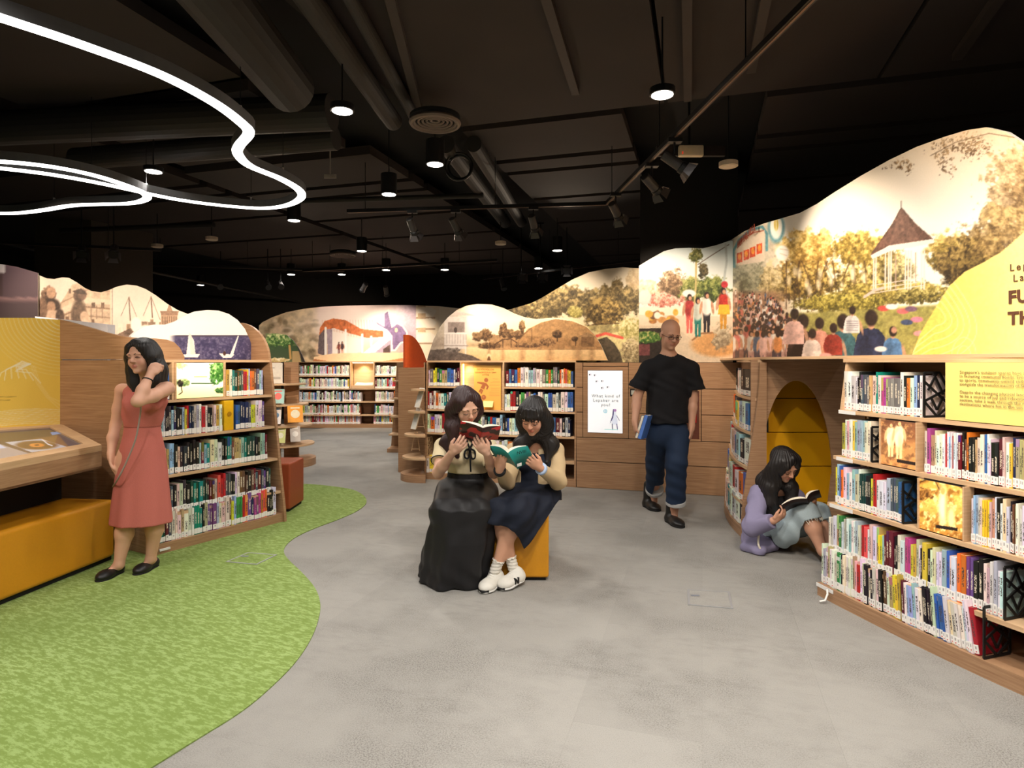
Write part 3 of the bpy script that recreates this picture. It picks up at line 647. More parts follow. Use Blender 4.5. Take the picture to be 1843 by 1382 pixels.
# ------------------------------------------------------------------ book objects
def book_nodes(name, objspace):
    m, nt, b = new_mat(name)
    b.inputs['Roughness'].default_value = 0.45; b.inputs['Specular IOR Level'].default_value = 0.4
    if objspace:
        oi = N(nt, 'ShaderNodeObjectInfo'); colr, rnd_ = oi.outputs['Color'], oi.outputs['Random']
        tc = N(nt, 'ShaderNodeTexCoord'); sp = N(nt, 'ShaderNodeSeparateXYZ'); nt.links.new(tc.outputs['Object'], sp.inputs[0])
        x, y, z = sp.outputs
    else:
        at = N(nt, 'ShaderNodeAttribute', attribute_name='col'); colr, rnd_ = at.outputs['Color'], at.outputs['Alpha']
        a2 = N(nt, 'ShaderNodeAttribute', attribute_name='bpos'); sp = N(nt, 'ShaderNodeSeparateXYZ'); nt.links.new(a2.outputs['Vector'], sp.inputs[0]); x, y, z = sp.outputs
    def op(o, a, c=None, d=None):
        k = N(nt, 'ShaderNodeMath', operation=o)
        for i, q in enumerate((a, c, d)):
            if q is None: continue
            if hasattr(q, 'is_linked'): nt.links.new(q, k.inputs[i])
            else: k.inputs[i].default_value = q
        return k.outputs[0]
    front = op('LESS_THAN', y, 0.02)
    z0 = op('MULTIPLY_ADD', rnd_, 0.18, 0.3); z1 = op('MULTIPLY_ADD', rnd_, 0.2, 0.68)
    inz = op('MULTIPLY', op('GREATER_THAN', z, z0), op('LESS_THAN', z, z1))
    inx = op('MULTIPLY', op('GREATER_THAN', x, 0.28), op('LESS_THAN', x, 0.72))
    cv = N(nt, 'ShaderNodeCombineXYZ'); nt.links.new(op('MULTIPLY', x, 6.0), cv.inputs[0]); nt.links.new(op('MULTIPLY', z, 46.0), cv.inputs[2]); nt.links.new(op('MULTIPLY', rnd_, 90.0), cv.inputs[1])
    no = N(nt, 'ShaderNodeTexNoise'); no.inputs['Scale'].default_value = 1.0; no.inputs['Detail'].default_value = 1; nt.links.new(cv.outputs[0], no.inputs['Vector'])
    txt = op('MULTIPLY', op('MULTIPLY', inz, inx), op('GREATER_THAN', no.outputs[0], 0.47))
    txt = op('MULTIPLY', txt, front)
    hsv = N(nt, 'ShaderNodeSeparateColor', mode='HSV'); nt.links.new(colr, hsv.inputs[0])
    darkbg = op('LESS_THAN', hsv.outputs[2], 0.30)
    ink = N(nt, 'ShaderNodeMix', data_type='RGBA'); ink.inputs[6].default_value = L4((70, 62, 62)); ink.inputs[7].default_value = L4((226, 214, 190)); nt.links.new(darkbg, ink.inputs[0])
    mx = N(nt, 'ShaderNodeMix', data_type='RGBA'); nt.links.new(txt, mx.inputs[0]); nt.links.new(colr, mx.inputs[6]); nt.links.new(ink.outputs[2], mx.inputs[7])
    # a band of a second tone on some spines
    band = op('MULTIPLY', op('MULTIPLY', op('GREATER_THAN', z, op('MULTIPLY_ADD', rnd_, 0.3, 0.6)), op('GREATER_THAN', op('FRACT', op('MULTIPLY', rnd_, 7.3)), 0.88)), front)
    hs = N(nt, 'ShaderNodeHueSaturation'); hs.inputs['Saturation'].default_value = 0.9; nt.links.new(op('FRACT', op('MULTIPLY', rnd_, 13.7)), hs.inputs['Hue']); hs.inputs['Value'].default_value = 0.95; nt.links.new(colr, hs.inputs['Color'])
    m2 = N(nt, 'ShaderNodeMix', data_type='RGBA'); nt.links.new(band, m2.inputs[0]); nt.links.new(mx.outputs[2], m2.inputs[6]); nt.links.new(hs.outputs[0], m2.inputs[7])
    nt.links.new(m2.outputs[2], b.inputs['Base Color'])
    return m
COVER = book_nodes('book_cover', True); COVERS = book_nodes('book_cover_row', False)
STICK = plain('spine_sticker', (244, 242, 236), 0.6, var=0.02)
def sticker_mat():
    m, nt, b = new_mat('spine_sticker_print'); b.inputs['Roughness'].default_value = 0.6
    tc = N(nt, 'ShaderNodeTexCoord'); sp = N(nt, 'ShaderNodeSeparateXYZ'); nt.links.new(tc.outputs['Object'], sp.inputs[0])
    oi = N(nt, 'ShaderNodeObjectInfo')
    def op(o, a, c=None):
        k = N(nt, 'ShaderNodeMath', operation=o)
        for i, q in enumerate((a, c)):
            if q is None: continue
            if hasattr(q, 'is_linked'): nt.links.new(q, k.inputs[i])
            else: k.inputs[i].default_value = q
        return k.outputs[0]
    x, y, z = sp.outputs
    inx = op('MULTIPLY', op('GREATER_THAN', x, 0.34), op('LESS_THAN', x, 0.66))
    red = op('MULTIPLY', op('MULTIPLY', op('GREATER_THAN', z, 0.055), op('LESS_THAN', z, 0.078)), op('MULTIPLY', inx, op('LESS_THAN', oi.outputs['Random'], 0.75)))
    gr = op('MULTIPLY', op('MULTIPLY', op('GREATER_THAN', z, 0.12), op('LESS_THAN', z, 0.18)), inx)
    a = N(nt, 'ShaderNodeMix', data_type='RGBA'); a.inputs[6].default_value = L4((243, 241, 236)); a.inputs[7].default_value = L4((170, 166, 164)); nt.links.new(gr, a.inputs[0])
    c = N(nt, 'ShaderNodeMix', data_type='RGBA'); c.inputs[7].default_value = L4((206, 40, 40)); nt.links.new(a.outputs[2], c.inputs[6]); nt.links.new(red, c.inputs[0])
    nt.links.new(c.outputs[2], b.inputs['Base Color']); return m
STICKP = sticker_mat()
def U_profile(): return [(0, 1), (0, 0.03), (0.12, 0.006), (0.5, 0.0), (0.88, 0.006), (1, 0.03), (1, 1), (0.93, 1), (0.93, 0.05), (0.07, 0.05), (0.07, 1)]
cm = MB(); cm.prism(U_profile(), 0, 1); cover_me = cm.mesh('book_cover'); cover_me.materials.append(COVER)
pm = MB(); pm.box(0.08, 0.92, 0.052, 0.97, 0.012, 0.975); pages_me = pm.mesh('pages'); pages_me.materials.append(PAPER)
sm = MB(); sm.prism([(0.03, -0.006), (0.97, -0.006), (0.97, 0.02), (0.03, 0.02)], 0.03, 0.215); stick_me = sm.mesh('spine_label'); stick_me.materials.append(STICKP)
UNIT = {'R': 'under the park mural', 'L': 'under the sailing mural', 'C': 'beside the alcove', 'D': 'behind the readers', 'E': 'far away'}
GRP = {'R': 'books under the park mural', 'L': 'books under the sailing mural', 'C': 'books in the corner bookcase', 'D': 'books behind the readers', 'E': 'books at the far end'}
def nth(n): return '%d%s' % (n, 'th' if 10 <= n % 100 <= 20 else {1: 'st', 2: 'nd', 3: 'rd'}.get(n % 10, 'th'))
BOOKS.sort(key=lambda b: (-b['vis'], -b['area']))
SINGLE, REST = BOOKS[:300], BOOKS[300:]
SW = lambda b: b['M'] @ Matrix.Diagonal((b['w'], b['d'], b['h'], 1))
for b in SINGLE:
    o = bpy.data.objects.new('book', cover_me); COL.objects.link(o); o.matrix_world = SW(b); o.color = L4(b['c'])
    tag(o, '%s book, %s from the left on %s shelf %s' % (b['name'], nth(b['i']), ROWN[b['row']], UNIT[b['unit']]), 'book', GRP[b['unit']])
    for nm, me in (('pages', pages_me), ('spine_label', stick_me)):
        c = bpy.data.objects.new(nm, me); COL.objects.link(c); c.parent = o
def unit_arrays(me):
    v = np.zeros(len(me.vertices) * 3); me.vertices.foreach_get('co', v); return v.reshape(-1, 3), [tuple(p.vertices) for p in me.polygons]
UV_ = [unit_arrays(m) for m in (cover_me, pages_me, stick_me)]
vs, fs, cols, bp, mi = [], [], [], [], []
for b in REST:
    A = np.array(SW(b))
    for kk, (v, f) in enumerate(UV_):
        o = len(vs); w = v @ A[:3, :3].T + A[:3, 3]
        vs.extend(map(tuple, w)); fs.extend(tuple(i + o for i in q) for q in f); mi += [kk] * len(f)
        c = L4(b['c'])[:3]
        cols += [(*c, b['r'])] * len(v); bp.extend(map(tuple, v if kk == 0 else v + (0, 1, 0)))
me = bpy.data.meshes.new('books'); me.from_pydata(vs, [], fs); me.update()
for m in (COVERS, PAPER, STICK): me.materials.append(m)
me.polygons.foreach_set('material_index', mi)
me.attributes.new('col', 'FLOAT_COLOR', 'POINT').data.foreach_set('color', np.array(cols, np.float32).ravel())
me.attributes.new('bpos', 'FLOAT_VECTOR', 'POINT').data.foreach_set('vector', np.array(bp, np.float32).ravel())
bo = bpy.data.objects.new('book_rows', me); COL.objects.link(bo); tag(bo, 'small distant library books filling the farther shelves', 'books', kind='stuff')
# ------------------------------------------------------------------ printed pictures (colour laid on real panels)
def vnoise(shape, cell, seed, octs=4, gain=0.55):
    h, w = shape; out = np.zeros(shape, np.float32); amp = 1.0; tot = 0; rs = np.random.RandomState(seed)
    for o in range(octs):
        c = max(1.5, cell / 2 ** o); gh, gw = int(h / c) + 3, int(w / c) + 3
        g = rs.rand(gh, gw).astype(np.float32)
        y = np.arange(h) / c; x = np.arange(w) / c; yi = y.astype(int); xi = x.astype(int); fy = (y - yi)[:, None]; fx = (x - xi)[None]
        fy = fy * fy * (3 - 2 * fy); fx = fx * fx * (3 - 2 * fx)
        a = g[yi][:, xi]; b = g[yi][:, xi + 1]; cc = g[yi + 1][:, xi]; d = g[yi + 1][:, xi + 1]
        out += amp * ((a * (1 - fx) + b * fx) * (1 - fy) + (cc * (1 - fx) + d * fx) * fy); tot += amp; amp *= gain
    return out / tot
class Pic:
    """A picture painted on a small grid; x and y are in the picture's own units."""
    def __init__(s, x0, y0, x1, y1, k=1.0, bg=(255, 255, 255)):
        s.b = (x0, y0, x1, y1); s.k = k; s.w = int((x1 - x0) * k) + 1; s.h = int((y1 - y0) * k) + 1
        s.x = (x0 + np.arange(s.w) / k)[None].repeat(s.h, 0); s.y = (y0 + np.arange(s.h) / k)[:, None].repeat(s.w, 1)
        s.a = np.zeros((s.h, s.w, 3), np.float32); s.a[:] = bg; s.n = 0
    def noise(s, cell, octs=4, gain=0.55, seed=None):
        s.n += 1; return vnoise((s.h, s.w), cell * s.k, (seed if seed is not None else s.n * 31 + s.w), octs, gain)
    def win(s, xa, ya, xb, yb):
        i0 = max(0, int((xa - s.b[0]) * s.k)); i1 = min(s.w, int((xb - s.b[0]) * s.k) + 2); j0 = max(0, int((ya - s.b[1]) * s.k)); j1 = min(s.h, int((yb - s.b[1]) * s.k) + 2)
        return None if i1 <= i0 or j1 <= j0 else (slice(j0, j1), slice(i0, i1))
    def put(s, m, c, W=None):
        m = np.clip(m, 0, 1)[..., None]
        if W is not None:
            s.a[W] = s.a[W] * (1 - m) + np.asarray(c, np.float32) * m; return s
        s.a = s.a * (1 - m) + np.asarray(c, np.float32) * m; return s
    def vgrad(s, stops):
        ys = [q[0] for q in stops]
        for i in range(3): s.a[..., i] = np.interp(s.y, ys, [q[1][i] for q in stops])
        return s
    def inside(s, pts):
        X = [p[0] for p in pts]; Y = [p[1] for p in pts]; m = np.zeros((s.h, s.w), bool); n = len(pts); W = s.win(min(X) - 1, min(Y) - 1, max(X) + 1, max(Y) + 1)
        if W is None: return m
        sx, sy = s.x[W], s.y[W]; mm = np.zeros(sx.shape, bool)
        for i in range(n):
            (xa, ya), (xb, yb) = pts[i], pts[(i + 1) % n]
            if ya == yb: continue
            mm ^= ((ya > sy) != (yb > sy)) & (sx < (xb - xa) * (sy - ya) / (yb - ya) + xa)
        m[W] = mm; return m
    def poly(s, pts, c, a=1.0, var=0.0):
        m = s.inside(pts).astype(np.float32) * a
        col = np.asarray(c, np.float32)
        if var: col = np.clip(col * (1 + var * (s.noise(6)[..., None] - 0.5) * 2), 0, 255)
        return s.put(m, col)
    def ell(s, cx, cy, rx, ry, c, a=1.0, soft=0.15, rot=0.0):
        r = max(rx, ry) * (1 + soft) + 1; W = s.win(cx - r, cy - r, cx + r, cy + r)
        if W is None: return s
        dx, dy = s.x[W] - cx, s.y[W] - cy; q = math.radians(rot); u = dx * math.cos(q) + dy * math.sin(q); v = -dx * math.sin(q) + dy * math.cos(q)
        d = np.sqrt((u / rx) ** 2 + (v / ry) ** 2); return s.put(np.clip((1 + soft - d) / (2 * soft), 0, 1) * a, c, W)
    def line(s, pts, w, c, a=1.0):
        X = [p[0] for p in pts]; Y = [p[1] for p in pts]; W = s.win(min(X) - w, min(Y) - w, max(X) + w, max(Y) + w)
        if W is None: return s
        sx, sy = s.x[W], s.y[W]; m = np.zeros(sx.shape, np.float32)
        for (xa, ya), (xb, yb) in zip(pts[:-1], pts[1:]):
            dx, dy = xb - xa, yb - ya; L = dx * dx + dy * dy + 1e-6
            t = np.clip(((sx - xa) * dx + (sy - ya) * dy) / L, 0, 1)
            d = np.hypot(sx - xa - t * dx, sy - ya - t * dy); m = np.maximum(m, np.clip(w / 2 + 0.5 - d, 0, 1))
        return s.put(m * a, c, W)
    def fol(s, cx, cy, rx, ry, dark, mid, light, size=6, rag=0.6, a=1.0, hole=0.0, top=0.35):
        """Leafy mass: ragged outline, clumps lit from above."""
        d = np.sqrt(((s.x - cx) / rx) ** 2 + ((s.y - cy) / ry) ** 2)
        e = s.noise(size * 1.6, 4, 0.65); m = np.clip((1 + (e - 0.5) * 2 * rag - d) * 5, 0, 1)
        t = s.noise(size, 4, 0.7) + top * (cy - s.y) / ry * 0.5
        t = np.clip((t - 0.3) / 0.42, 0, 1)[..., None]
        dk, md, lt = (np.asarray(q, np.float32) for q in (dark, mid, light))
        col = np.where(t < 0.5, dk + (md - dk) * t * 2, md + (lt - md) * (t * 2 - 1))
        if hole: m = m * np.clip((s.noise(size * 0.8, 3, 0.7) - hole) * 12, 0, 1)
        return s.put(m * a, col)
    def fig(s, x, y, h, shirt, legs=(60, 50, 50), hair=(40, 30, 28), skin=(200, 150, 120), sit=False, face=True):
        """A small figure standing with its feet at y, h high."""
        sh = np.asarray(shirt, float)
        if sit:
            s.poly([(x - h * .34, y), (x - h * .3, y - h * .3), (x - h * .25, y - h * .52), (x - h * .16, y - h * .62), (x, y - h * .66), (x + h * .14, y - h * .62), (x + h * .24, y - h * .5), (x + h * .27, y - h * .3), (x + h * .26, y)], shirt, 1, .18)
            s.ell(x - h * .12, y - h * .3, h * .10, h * .3, sh * .72, .6, .6); s.ell(x + h * .33, y - h * .2, h * .05, h * .26, skin, .9, .3, -12); s.ell(x, y - h * .7, h * .06, h * .08, skin); s.ell(x, y - h * .83, h * .115, h * .15, hair); s.ell(x + h * .05, y - h * .86, h * .05, h * .07, np.asarray(hair) * 1.5, .5, .6); return s
        s.poly([(x - h * .09, y - h * .48), (x + h * .09, y - h * .48), (x + h * .07, y), (x + h * .01, y), (x, y - h * .4), (x - h * .02, y), (x - h * .07, y)], legs)
        s.ell(x, y - h * .63, h * .13, h * .22, shirt); s.ell(x - h * .14, y - h * .6, h * .035, h * .16, skin, rot=8); s.ell(x + h * .14, y - h * .6, h * .035, h * .16, skin, rot=-8)
        s.ell(x - h * .05, y - h * .62, h * .05, h * .2, sh * .75, .5, .6); s.ell(x, y - h * .9, h * .06, h * .085, hair)
        if face: s.ell(x + h * .015, y - h * .88, h * .04, h * .055, skin)
        return s
    def grit(s, amt=.34, cell=5):
        l = s.a.mean(-1, keepdims=True) / 255; s.a = np.clip(s.a * (1 + amt * np.clip(.92 - l, 0, 1) * 2.4 * (s.noise(cell, 4, .8)[..., None] - .5) * 1.6), 0, 255); return s
    def sample(s, x, y):
        u = np.clip((np.asarray(x) - s.b[0]) * s.k, 0, s.w - 1.001); v = np.clip((np.asarray(y) - s.b[1]) * s.k, 0, s.h - 1.001)
        ui = u.astype(int); vi = v.astype(int); fu = (u - ui)[..., None]; fv = (v - vi)[..., None]; a = s.a
        c = (a[vi, ui] * (1 - fu) + a[vi, ui + 1] * fu) * (1 - fv) + (a[vi + 1, ui] * (1 - fu) + a[vi + 1, ui + 1] * fu) * fv
        return lin(np.clip(c, 0, 255))
def grid_mesh(name, V, NU, NV, col, m, parent, flipn=False):
    """V: (NU, NV, 3) points."""
    me = bpy.data.meshes.new(name); me.vertices.add(NU * NV); me.vertices.foreach_set('co', np.ascontiguousarray(V, np.float32).ravel())
    i = np.arange(NU * NV).reshape(NU, NV); q = np.stack([i[:-1, :-1], i[1:, :-1], i[1:, 1:], i[:-1, 1:]], -1).reshape(-1, 4)
    if flipn: q = q[:, ::-1]
    me.loops.add(q.size); me.loops.foreach_set('vertex_index', q.ravel().astype(np.int32)); me.polygons.add(len(q))
    me.polygons.foreach_set('loop_start', np.arange(0, q.size, 4, dtype=np.int32)); me.update(calc_edges=True)
    me.polygons.foreach_set('use_smooth', [True] * len(q))
    c = np.ones((NU * NV, 4), np.float32); c[:, :3] = np.asarray(col).reshape(-1, 3)
    me.attributes.new('col', 'FLOAT_COLOR', 'POINT').data.foreach_set('color', c.ravel())
    return link(name, me, m, parent)
PRINT = vcol('mural_print', 0.5, 0.0, 0.05)
LIGHTBOX = vcol('lit_print', 0.5, 0.75, 0.02)
def wavy(name, label, plan, u0, u1, off, zb, outline, pic=None, th=0.03, mat=None, edge=None, cat='mural', du=0.012, nv=40, parent=None, group=None, part='print', pmat=None):
    """Upright sheet that follows a plan curve, with a wavy top; outline: (x, y) picture points of its top edge, or a height."""
    us = np.linspace(u0, u1, max(2, int((u1 - u0) / du) + 1)); NU = len(us)
    Fp = plan.many(us, off); Bp = plan.many(us, off - th)
    px = CX + FPX * Fp[:, 0] / Fp[:, 1]
    if callable(outline): top = np.array([outline(u) for u in us])
    elif np.isscalar(outline): top = np.full(NU, outline)
    else:
        o = np.array(outline, float); top = EYE - (np.interp(px, o[:, 0], o[:, 1]) - HY) * Fp[:, 1] / FPX
    zb = np.array([zb(u) for u in us]) if callable(zb) else np.full(NU, zb)
    top = np.maximum(top, zb + 0.004)
    f = np.linspace(0, 1, nv); Zs = zb[:, None] + (top - zb)[:, None] * f[None]
    V = np.zeros((NU, nv, 3)); V[..., 0] = Fp[:, None, 0]; V[..., 1] = Fp[:, None, 1]; V[..., 2] = Zs
    t = parent or thing(name, label, cat, Fp[0] * (1, 1, 0) + (0, 0, zb[0]), group)
    if pic is not None:
        col = pic.sample(CX + FPX * V[..., 0] / V[..., 1], HY + FPX * (EYE - V[..., 2]) / V[..., 1])
        grid_mesh(part, V, NU, nv, col, pmat or PRINT, t, plan.flip > 0)
    m = MB(); vs = []; fs = []
    e = 0.0012 if pic is not None else 0
    nx = (Bp - Fp); nx /= np.linalg.norm(nx, axis=1)[:, None]
    for i in range(NU):
        a = Fp[i] + nx[i] * e
        vs += [(a[0], a[1], zb[i]), (a[0], a[1], top[i]), (Bp[i][0], Bp[i][1], top[i]), (Bp[i][0], Bp[i][1], zb[i])]
    for i in range(NU - 1):
        for j in range(4):
            l = (j + 1) % 4; fs.append((4 * i + j, 4 * i + l, 4 * i + 4 + l, 4 * i + 4 + j))
    fs += [(0, 1, 2, 3), (4 * NU - 1, 4 * NU - 2, 4 * NU - 3, 4 * NU - 4)]
    m.add(vs, fs); m.build('backing' if pic is not None else part, edge or mat or WHITE, t)
    return t
def letters(body, size, M, mat, parent, name='lettering', align='LEFT', bold=0.0, depth=0.001, font=None, sp=1.0):
    c = bpy.data.curves.new(name, 'FONT'); c.body = body; c.size = size; c.extrude = depth; c.align_x = align; c.offset = bold; c.resolution_u = 2; c.space_line = 1.0; c.space_character = sp
    tmp = bpy.data.objects.new(name, c); me = bpy.data.meshes.new_from_object(tmp); bpy.data.objects.remove(tmp); me.materials.clear()
    me.transform(M); return link(name, me, mat, parent)
def on_plan(plan, px, py, off, rot=0.0):
    """Frame on a plan sheet at a picture point: x along the sheet, y up, z outward."""
    u = plan.s_px(px, off); p, t, n = plan.at(u, off); z = EYE - (py - HY) * p.y / FPX
    M = Matrix.Identity(4)
    for i in range(3): M[i][0] = t[i]; M[i][1] = (0, 0, 1)[i]; M[i][2] = n[i]
    M[0][3], M[1][3], M[2][3] = p.x, p.y, z
    return M @ Matrix.Rotation(rot, 4, 'Z')
INK = plain('brown_ink', (92, 58, 40), 0.6); INKG = plain('grey_ink', (150, 132, 84), 0.6)

# --- park mural over the right bookcase
pk = Pic(1300, 220, 2060, 660, 0.9)
pk.vgrad([(220, (236, 214, 184)), (300, (250, 238, 220)), (400, (255, 250, 240)), (480, (255, 248, 226)), (660, (240, 230, 200))])
pk.put(np.clip((pk.x - 1640) / 240, 0, 1) * np.clip((470 - pk.y) / 160, 0, 1) * 0.6, (224, 190, 150))
pk.fol(1452, 455, 58, 45, (150, 118, 58), (206, 170, 92), (255, 226, 150), 7, .6)
pk.fol(1555, 452, 62, 38, (110, 92, 44), (168, 142, 66), (238, 208, 120), 6, .6)
pk.fol(1710, 455, 45, 40, (104, 90, 50), (170, 142, 72), (236, 204, 124), 6, .6)
pk.fol(1450, 512, 70, 42, (66, 54, 32), (140, 114, 58), (222, 190, 110), 6, .7)
pk.fol(1560, 515, 70, 38, (60, 52, 30), (132, 112, 56), (240, 214, 140), 6, .6)
for i, x in enumerate(range(1415, 1560, 13)):
    pk.line([(x, 556), (x + 6 * math.sin(i * 2.3), 505), (x + 12 * math.sin(i * 1.7), 470)], 2.2, (84, 62, 42), .75)
for i in range(16): pk.ell(1420 + i * 10 + 5 * math.sin(i * 3), 505 + 18 * math.sin(i * 5.1), 4, 9, (255, 240, 206), .7, .5)
pk.fol(1760, 470, 75, 58, (58, 46, 32), (112, 92, 54), (184, 154, 92), 6, .5)
pk.fol(1735, 495, 42, 40, (44, 36, 26), (84, 68, 42), (140, 116, 66), 6, .5)
pk.fol(1830, 350, 62, 95, (110, 86, 56), (166, 136, 90), (216, 186, 138), 7, .8, .75)
pk.fol(1900, 330, 90, 110, (100, 78, 52), (156, 126, 84), (206, 176, 128), 8, .6, .85)
pk.fol(1810, 420, 70, 55, (96, 76, 48), (152, 124, 78), (206, 176, 118), 7, .7, .85)
for a in ((1722, 262, 50, 16, -20), (1700, 285, 16, 26, 0), (1754, 262, 30, 22, 0), (1617, 296, 26, 9, -14), (1636, 306, 6, 9, 0), (1716, 305, 8, 14, 20)):
    pk.fol(a[0], a[1], a[2], a[3], (92, 70, 50), (140, 112, 80), (206, 172, 128), 4, 1.0, .95, .52)
pk.line([(1843, 250), (1780, 240), (1720, 256), (1675, 280)], 1.6, (110, 88, 66), .8)
pk.fol(1610, 525, 110, 22, (92, 80, 38), (150, 132, 62), (214, 192, 104), 4, .5)
pk.fol(1520, 545, 90, 20, (84, 76, 34), (140, 126, 56), (206, 190, 96), 4, .5)
m_ = np.clip((pk.y - 557 + (pk.x - 1500) * 0.06) / 6, 0, 1) * (pk.x > 1392)
pk.put(m_, np.array((150, 142, 78), np.float32) * (0.8 + 0.45 * pk.noise(5)[..., None]))
pk.put(np.clip((pk.noise(30) - .5) * 4, 0, 1) * m_ * .6, (206, 190, 116))
pk.fol(1650, 530, 50, 18, (70, 64, 34), (132, 118, 60), (212, 196, 120), 4, .5)
# bandstand
pk.fol(1612, 485, 40, 30, (70, 62, 36), (136, 120, 66), (226, 206, 140), 5, .3, .85)
for x in (1573, 1577, 1594, 1600, 1604, 1630, 1635, 1640, 1659, 1664): pk.line([(x, 452), (x - 1, 520)], 2.6, (240, 220, 208))
pk.line([(1612, 460), (1612, 520)], 2, (190, 160, 140)); pk.line([(1648, 455), (1648, 512)], 2, (190, 160, 140))
for y in (505, 512, 519): pk.line([(1568, y + 9), (1600, y + 4), (1664, y - 6)], 1.6, (238, 218, 204))
pk.poly([(1566, 458), (1600, 440), (1680, 428), (1682, 437), (1602, 452), (1570, 466)], (248, 232, 218))
pk.poly([(1622, 372), (1606, 402), (1570, 453), (1566, 460), (1602, 441), (1680, 430), (1648, 402)], (104, 74, 62), 1, .35)
pk.poly([(1622, 372), (1612, 402), (1600, 442), (1640, 436), (1660, 433), (1638, 402)], (128, 94, 80), .6, .2)
pk.line([(1622, 362), (1622, 374)], 1.6, (80, 60, 52)); pk.line([(1556, 534), (1575, 522), (1590, 518)], 5, (214, 190, 176))
# gateway
pk.put(np.clip((1410 - pk.x) / 18, 0, 1) * np.clip((520 - pk.y) / 20, 0, 1) * .9, np.array((206, 196, 176), np.float32) * (.75 + .45 * pk.noise(9)[..., None]))
pk.fol(1345, 500, 38, 36, (96, 96, 76), (142, 142, 116), (190, 186, 160), 7, .6, .9)
pk.fol(1388, 520, 22, 50, (96, 82, 48), (168, 148, 98), (226, 208, 160), 6, .6, .85)
pk.line([(1322, 480), (1320, 452), (1330, 432), (1350, 414), (1372, 408), (1380, 420), (1380, 450)], 4.5, (86, 142, 154))
pk.poly([(1324, 448), (1340, 428), (1360, 416), (1376, 414), (1376, 470), (1328, 478)], (226, 210, 190))
for a, b in ((1331, 462), (1343, 457), (1355, 452), (1367, 446)):
    pk.poly([(a - 5, b - 6), (a + 5, b - 9), (a + 5, b + 9), (a - 5, b + 12)], (214, 76, 40)); pk.ell(a, b, 3, 6, (244, 180, 70), .8)
pk.line([(1328, 440), (1342, 426), (1358, 418), (1374, 415)], 1.6, (170, 80, 50))
pk.ell(1397, 410, 15, 27, (96, 152, 166)); pk.ell(1397, 408, 11, 22, (246, 244, 236)); pk.ell(1397, 404, 4, 11, (226, 200, 90)); pk.line([(1397, 394), (1397, 416)], 1.5, (250, 240, 200))
pk.ell(1408, 455, 12, 14, (250, 246, 238)); pk.line([(1404, 448), (1418, 450)], 2, (226, 214, 196)); pk.line([(1404, 456), (1416, 460)], 2, (226, 214, 196))
# crowd
rc = random.Random(3); SH = [(236, 226, 214), (214, 120, 110), (176, 70, 60), (240, 232, 224), (226, 150, 90), (120, 110, 130), (232, 190, 180), (90, 110, 140), (250, 246, 240), (200, 170, 150)]
pk.put(np.clip((pk.y - 520) / 10, 0, 1) * np.clip((1430 - pk.x) / 40, 0, 1) * .85, np.array((150, 112, 88), np.float32) * (.6 + .8 * pk.noise(5)[..., None]))
for i in range(210):
    y = 528 + 127 * (i / 210) ** 0.75; h = 13 + (y - 525) * .42; x = rc.uniform(1306, 1380 + (y - 525) * .55)
    pk.fig(x, y + 8, h, rc.choice(SH), rc.choice(((70, 60, 70), (150, 110, 100), (60, 50, 60), (190, 150, 140))), (58, 42, 36), face=i % 3 == 0)
for x, y, h, c in ((1445, 655, 92, (48, 34, 30)), (1517, 655, 92, (60, 98, 106)), (1568, 655, 100, (44, 50, 76)), (1475, 640, 70, (214, 150, 130)), (1534, 600, 50, (226, 220, 216)), (1607, 648, 62, (86, 124, 168)), (1430, 620, 66, (230, 186, 174)), (1500, 640, 60, (150, 60, 50)), (1462, 650, 60, (224, 206, 196))):
    pk.fig(x, y, h, c, sit=True, hair=(46, 34, 30))
pk.ell(1609, 594, 5, 6, (190, 140, 116))
for y in range(578, 596, 4): pk.line([(1524, y), (1544, y)], 1.4, (120, 110, 120), .8)
for x, y, c in ((1590, 555, (200, 80, 70)), (1605, 552, (232, 224, 220)), (1625, 560, (214, 110, 110)), (1640, 556, (120, 90, 110)), (1650, 575, (230, 130, 150)), (1655, 600, (220, 150, 150)), (1632, 580, (70, 80, 110)), (1585, 628, (226, 220, 214)), (1486, 640, (226, 160, 150))):
    pk.ell(x, y, 11, 5, c)
# yellow hill with contour lines
hill = [(1640, 660), (1641, 640), (1655, 602), (1680, 560), (1708, 515), (1735, 490), (1770, 472), (1800, 455), (1843, 418), (1900, 380), (2060, 320), (2060, 660)]
pk.poly(hill, (250, 206, 98)); pk.put(pk.inside(hill) * np.clip((pk.x - 1680) / 150, 0, 1) * .75, (253, 234, 160)); hm = pk.inside(hill)  # right side paler: partly its print, partly the lamp hot spot painted in
for r in (20, 38, 56, 74, 92, 112):
    pts = [(1690 - .35 * r + r * .9 * math.cos(a) * (1 + .2 * math.sin(2 * a)), 570 - r * .05 + r * .85 * math.sin(a) + (r * .5 if False else 0)) for a in np.linspace(-math.pi * .55, math.pi * .45, 26)]
    pts += [(pts[-1][0] - 26 - r * .25, pts[-1][1] + 26), (pts[-1][0] - 60 - r * .2, pts[-1][1] + 90)]
    keep = pk.a.copy(); pk.line(pts, 1.7, (255, 234, 168), .8); pk.a = np.where(hm[..., None], pk.a, keep)
for r in (12, 22): pk.line([(1735 + r * math.cos(a), 640 + r * 1.5 * math.sin(a)) for a in np.linspace(math.pi, 2 * math.pi, 16)], 1.6, (255, 234, 168), .8)

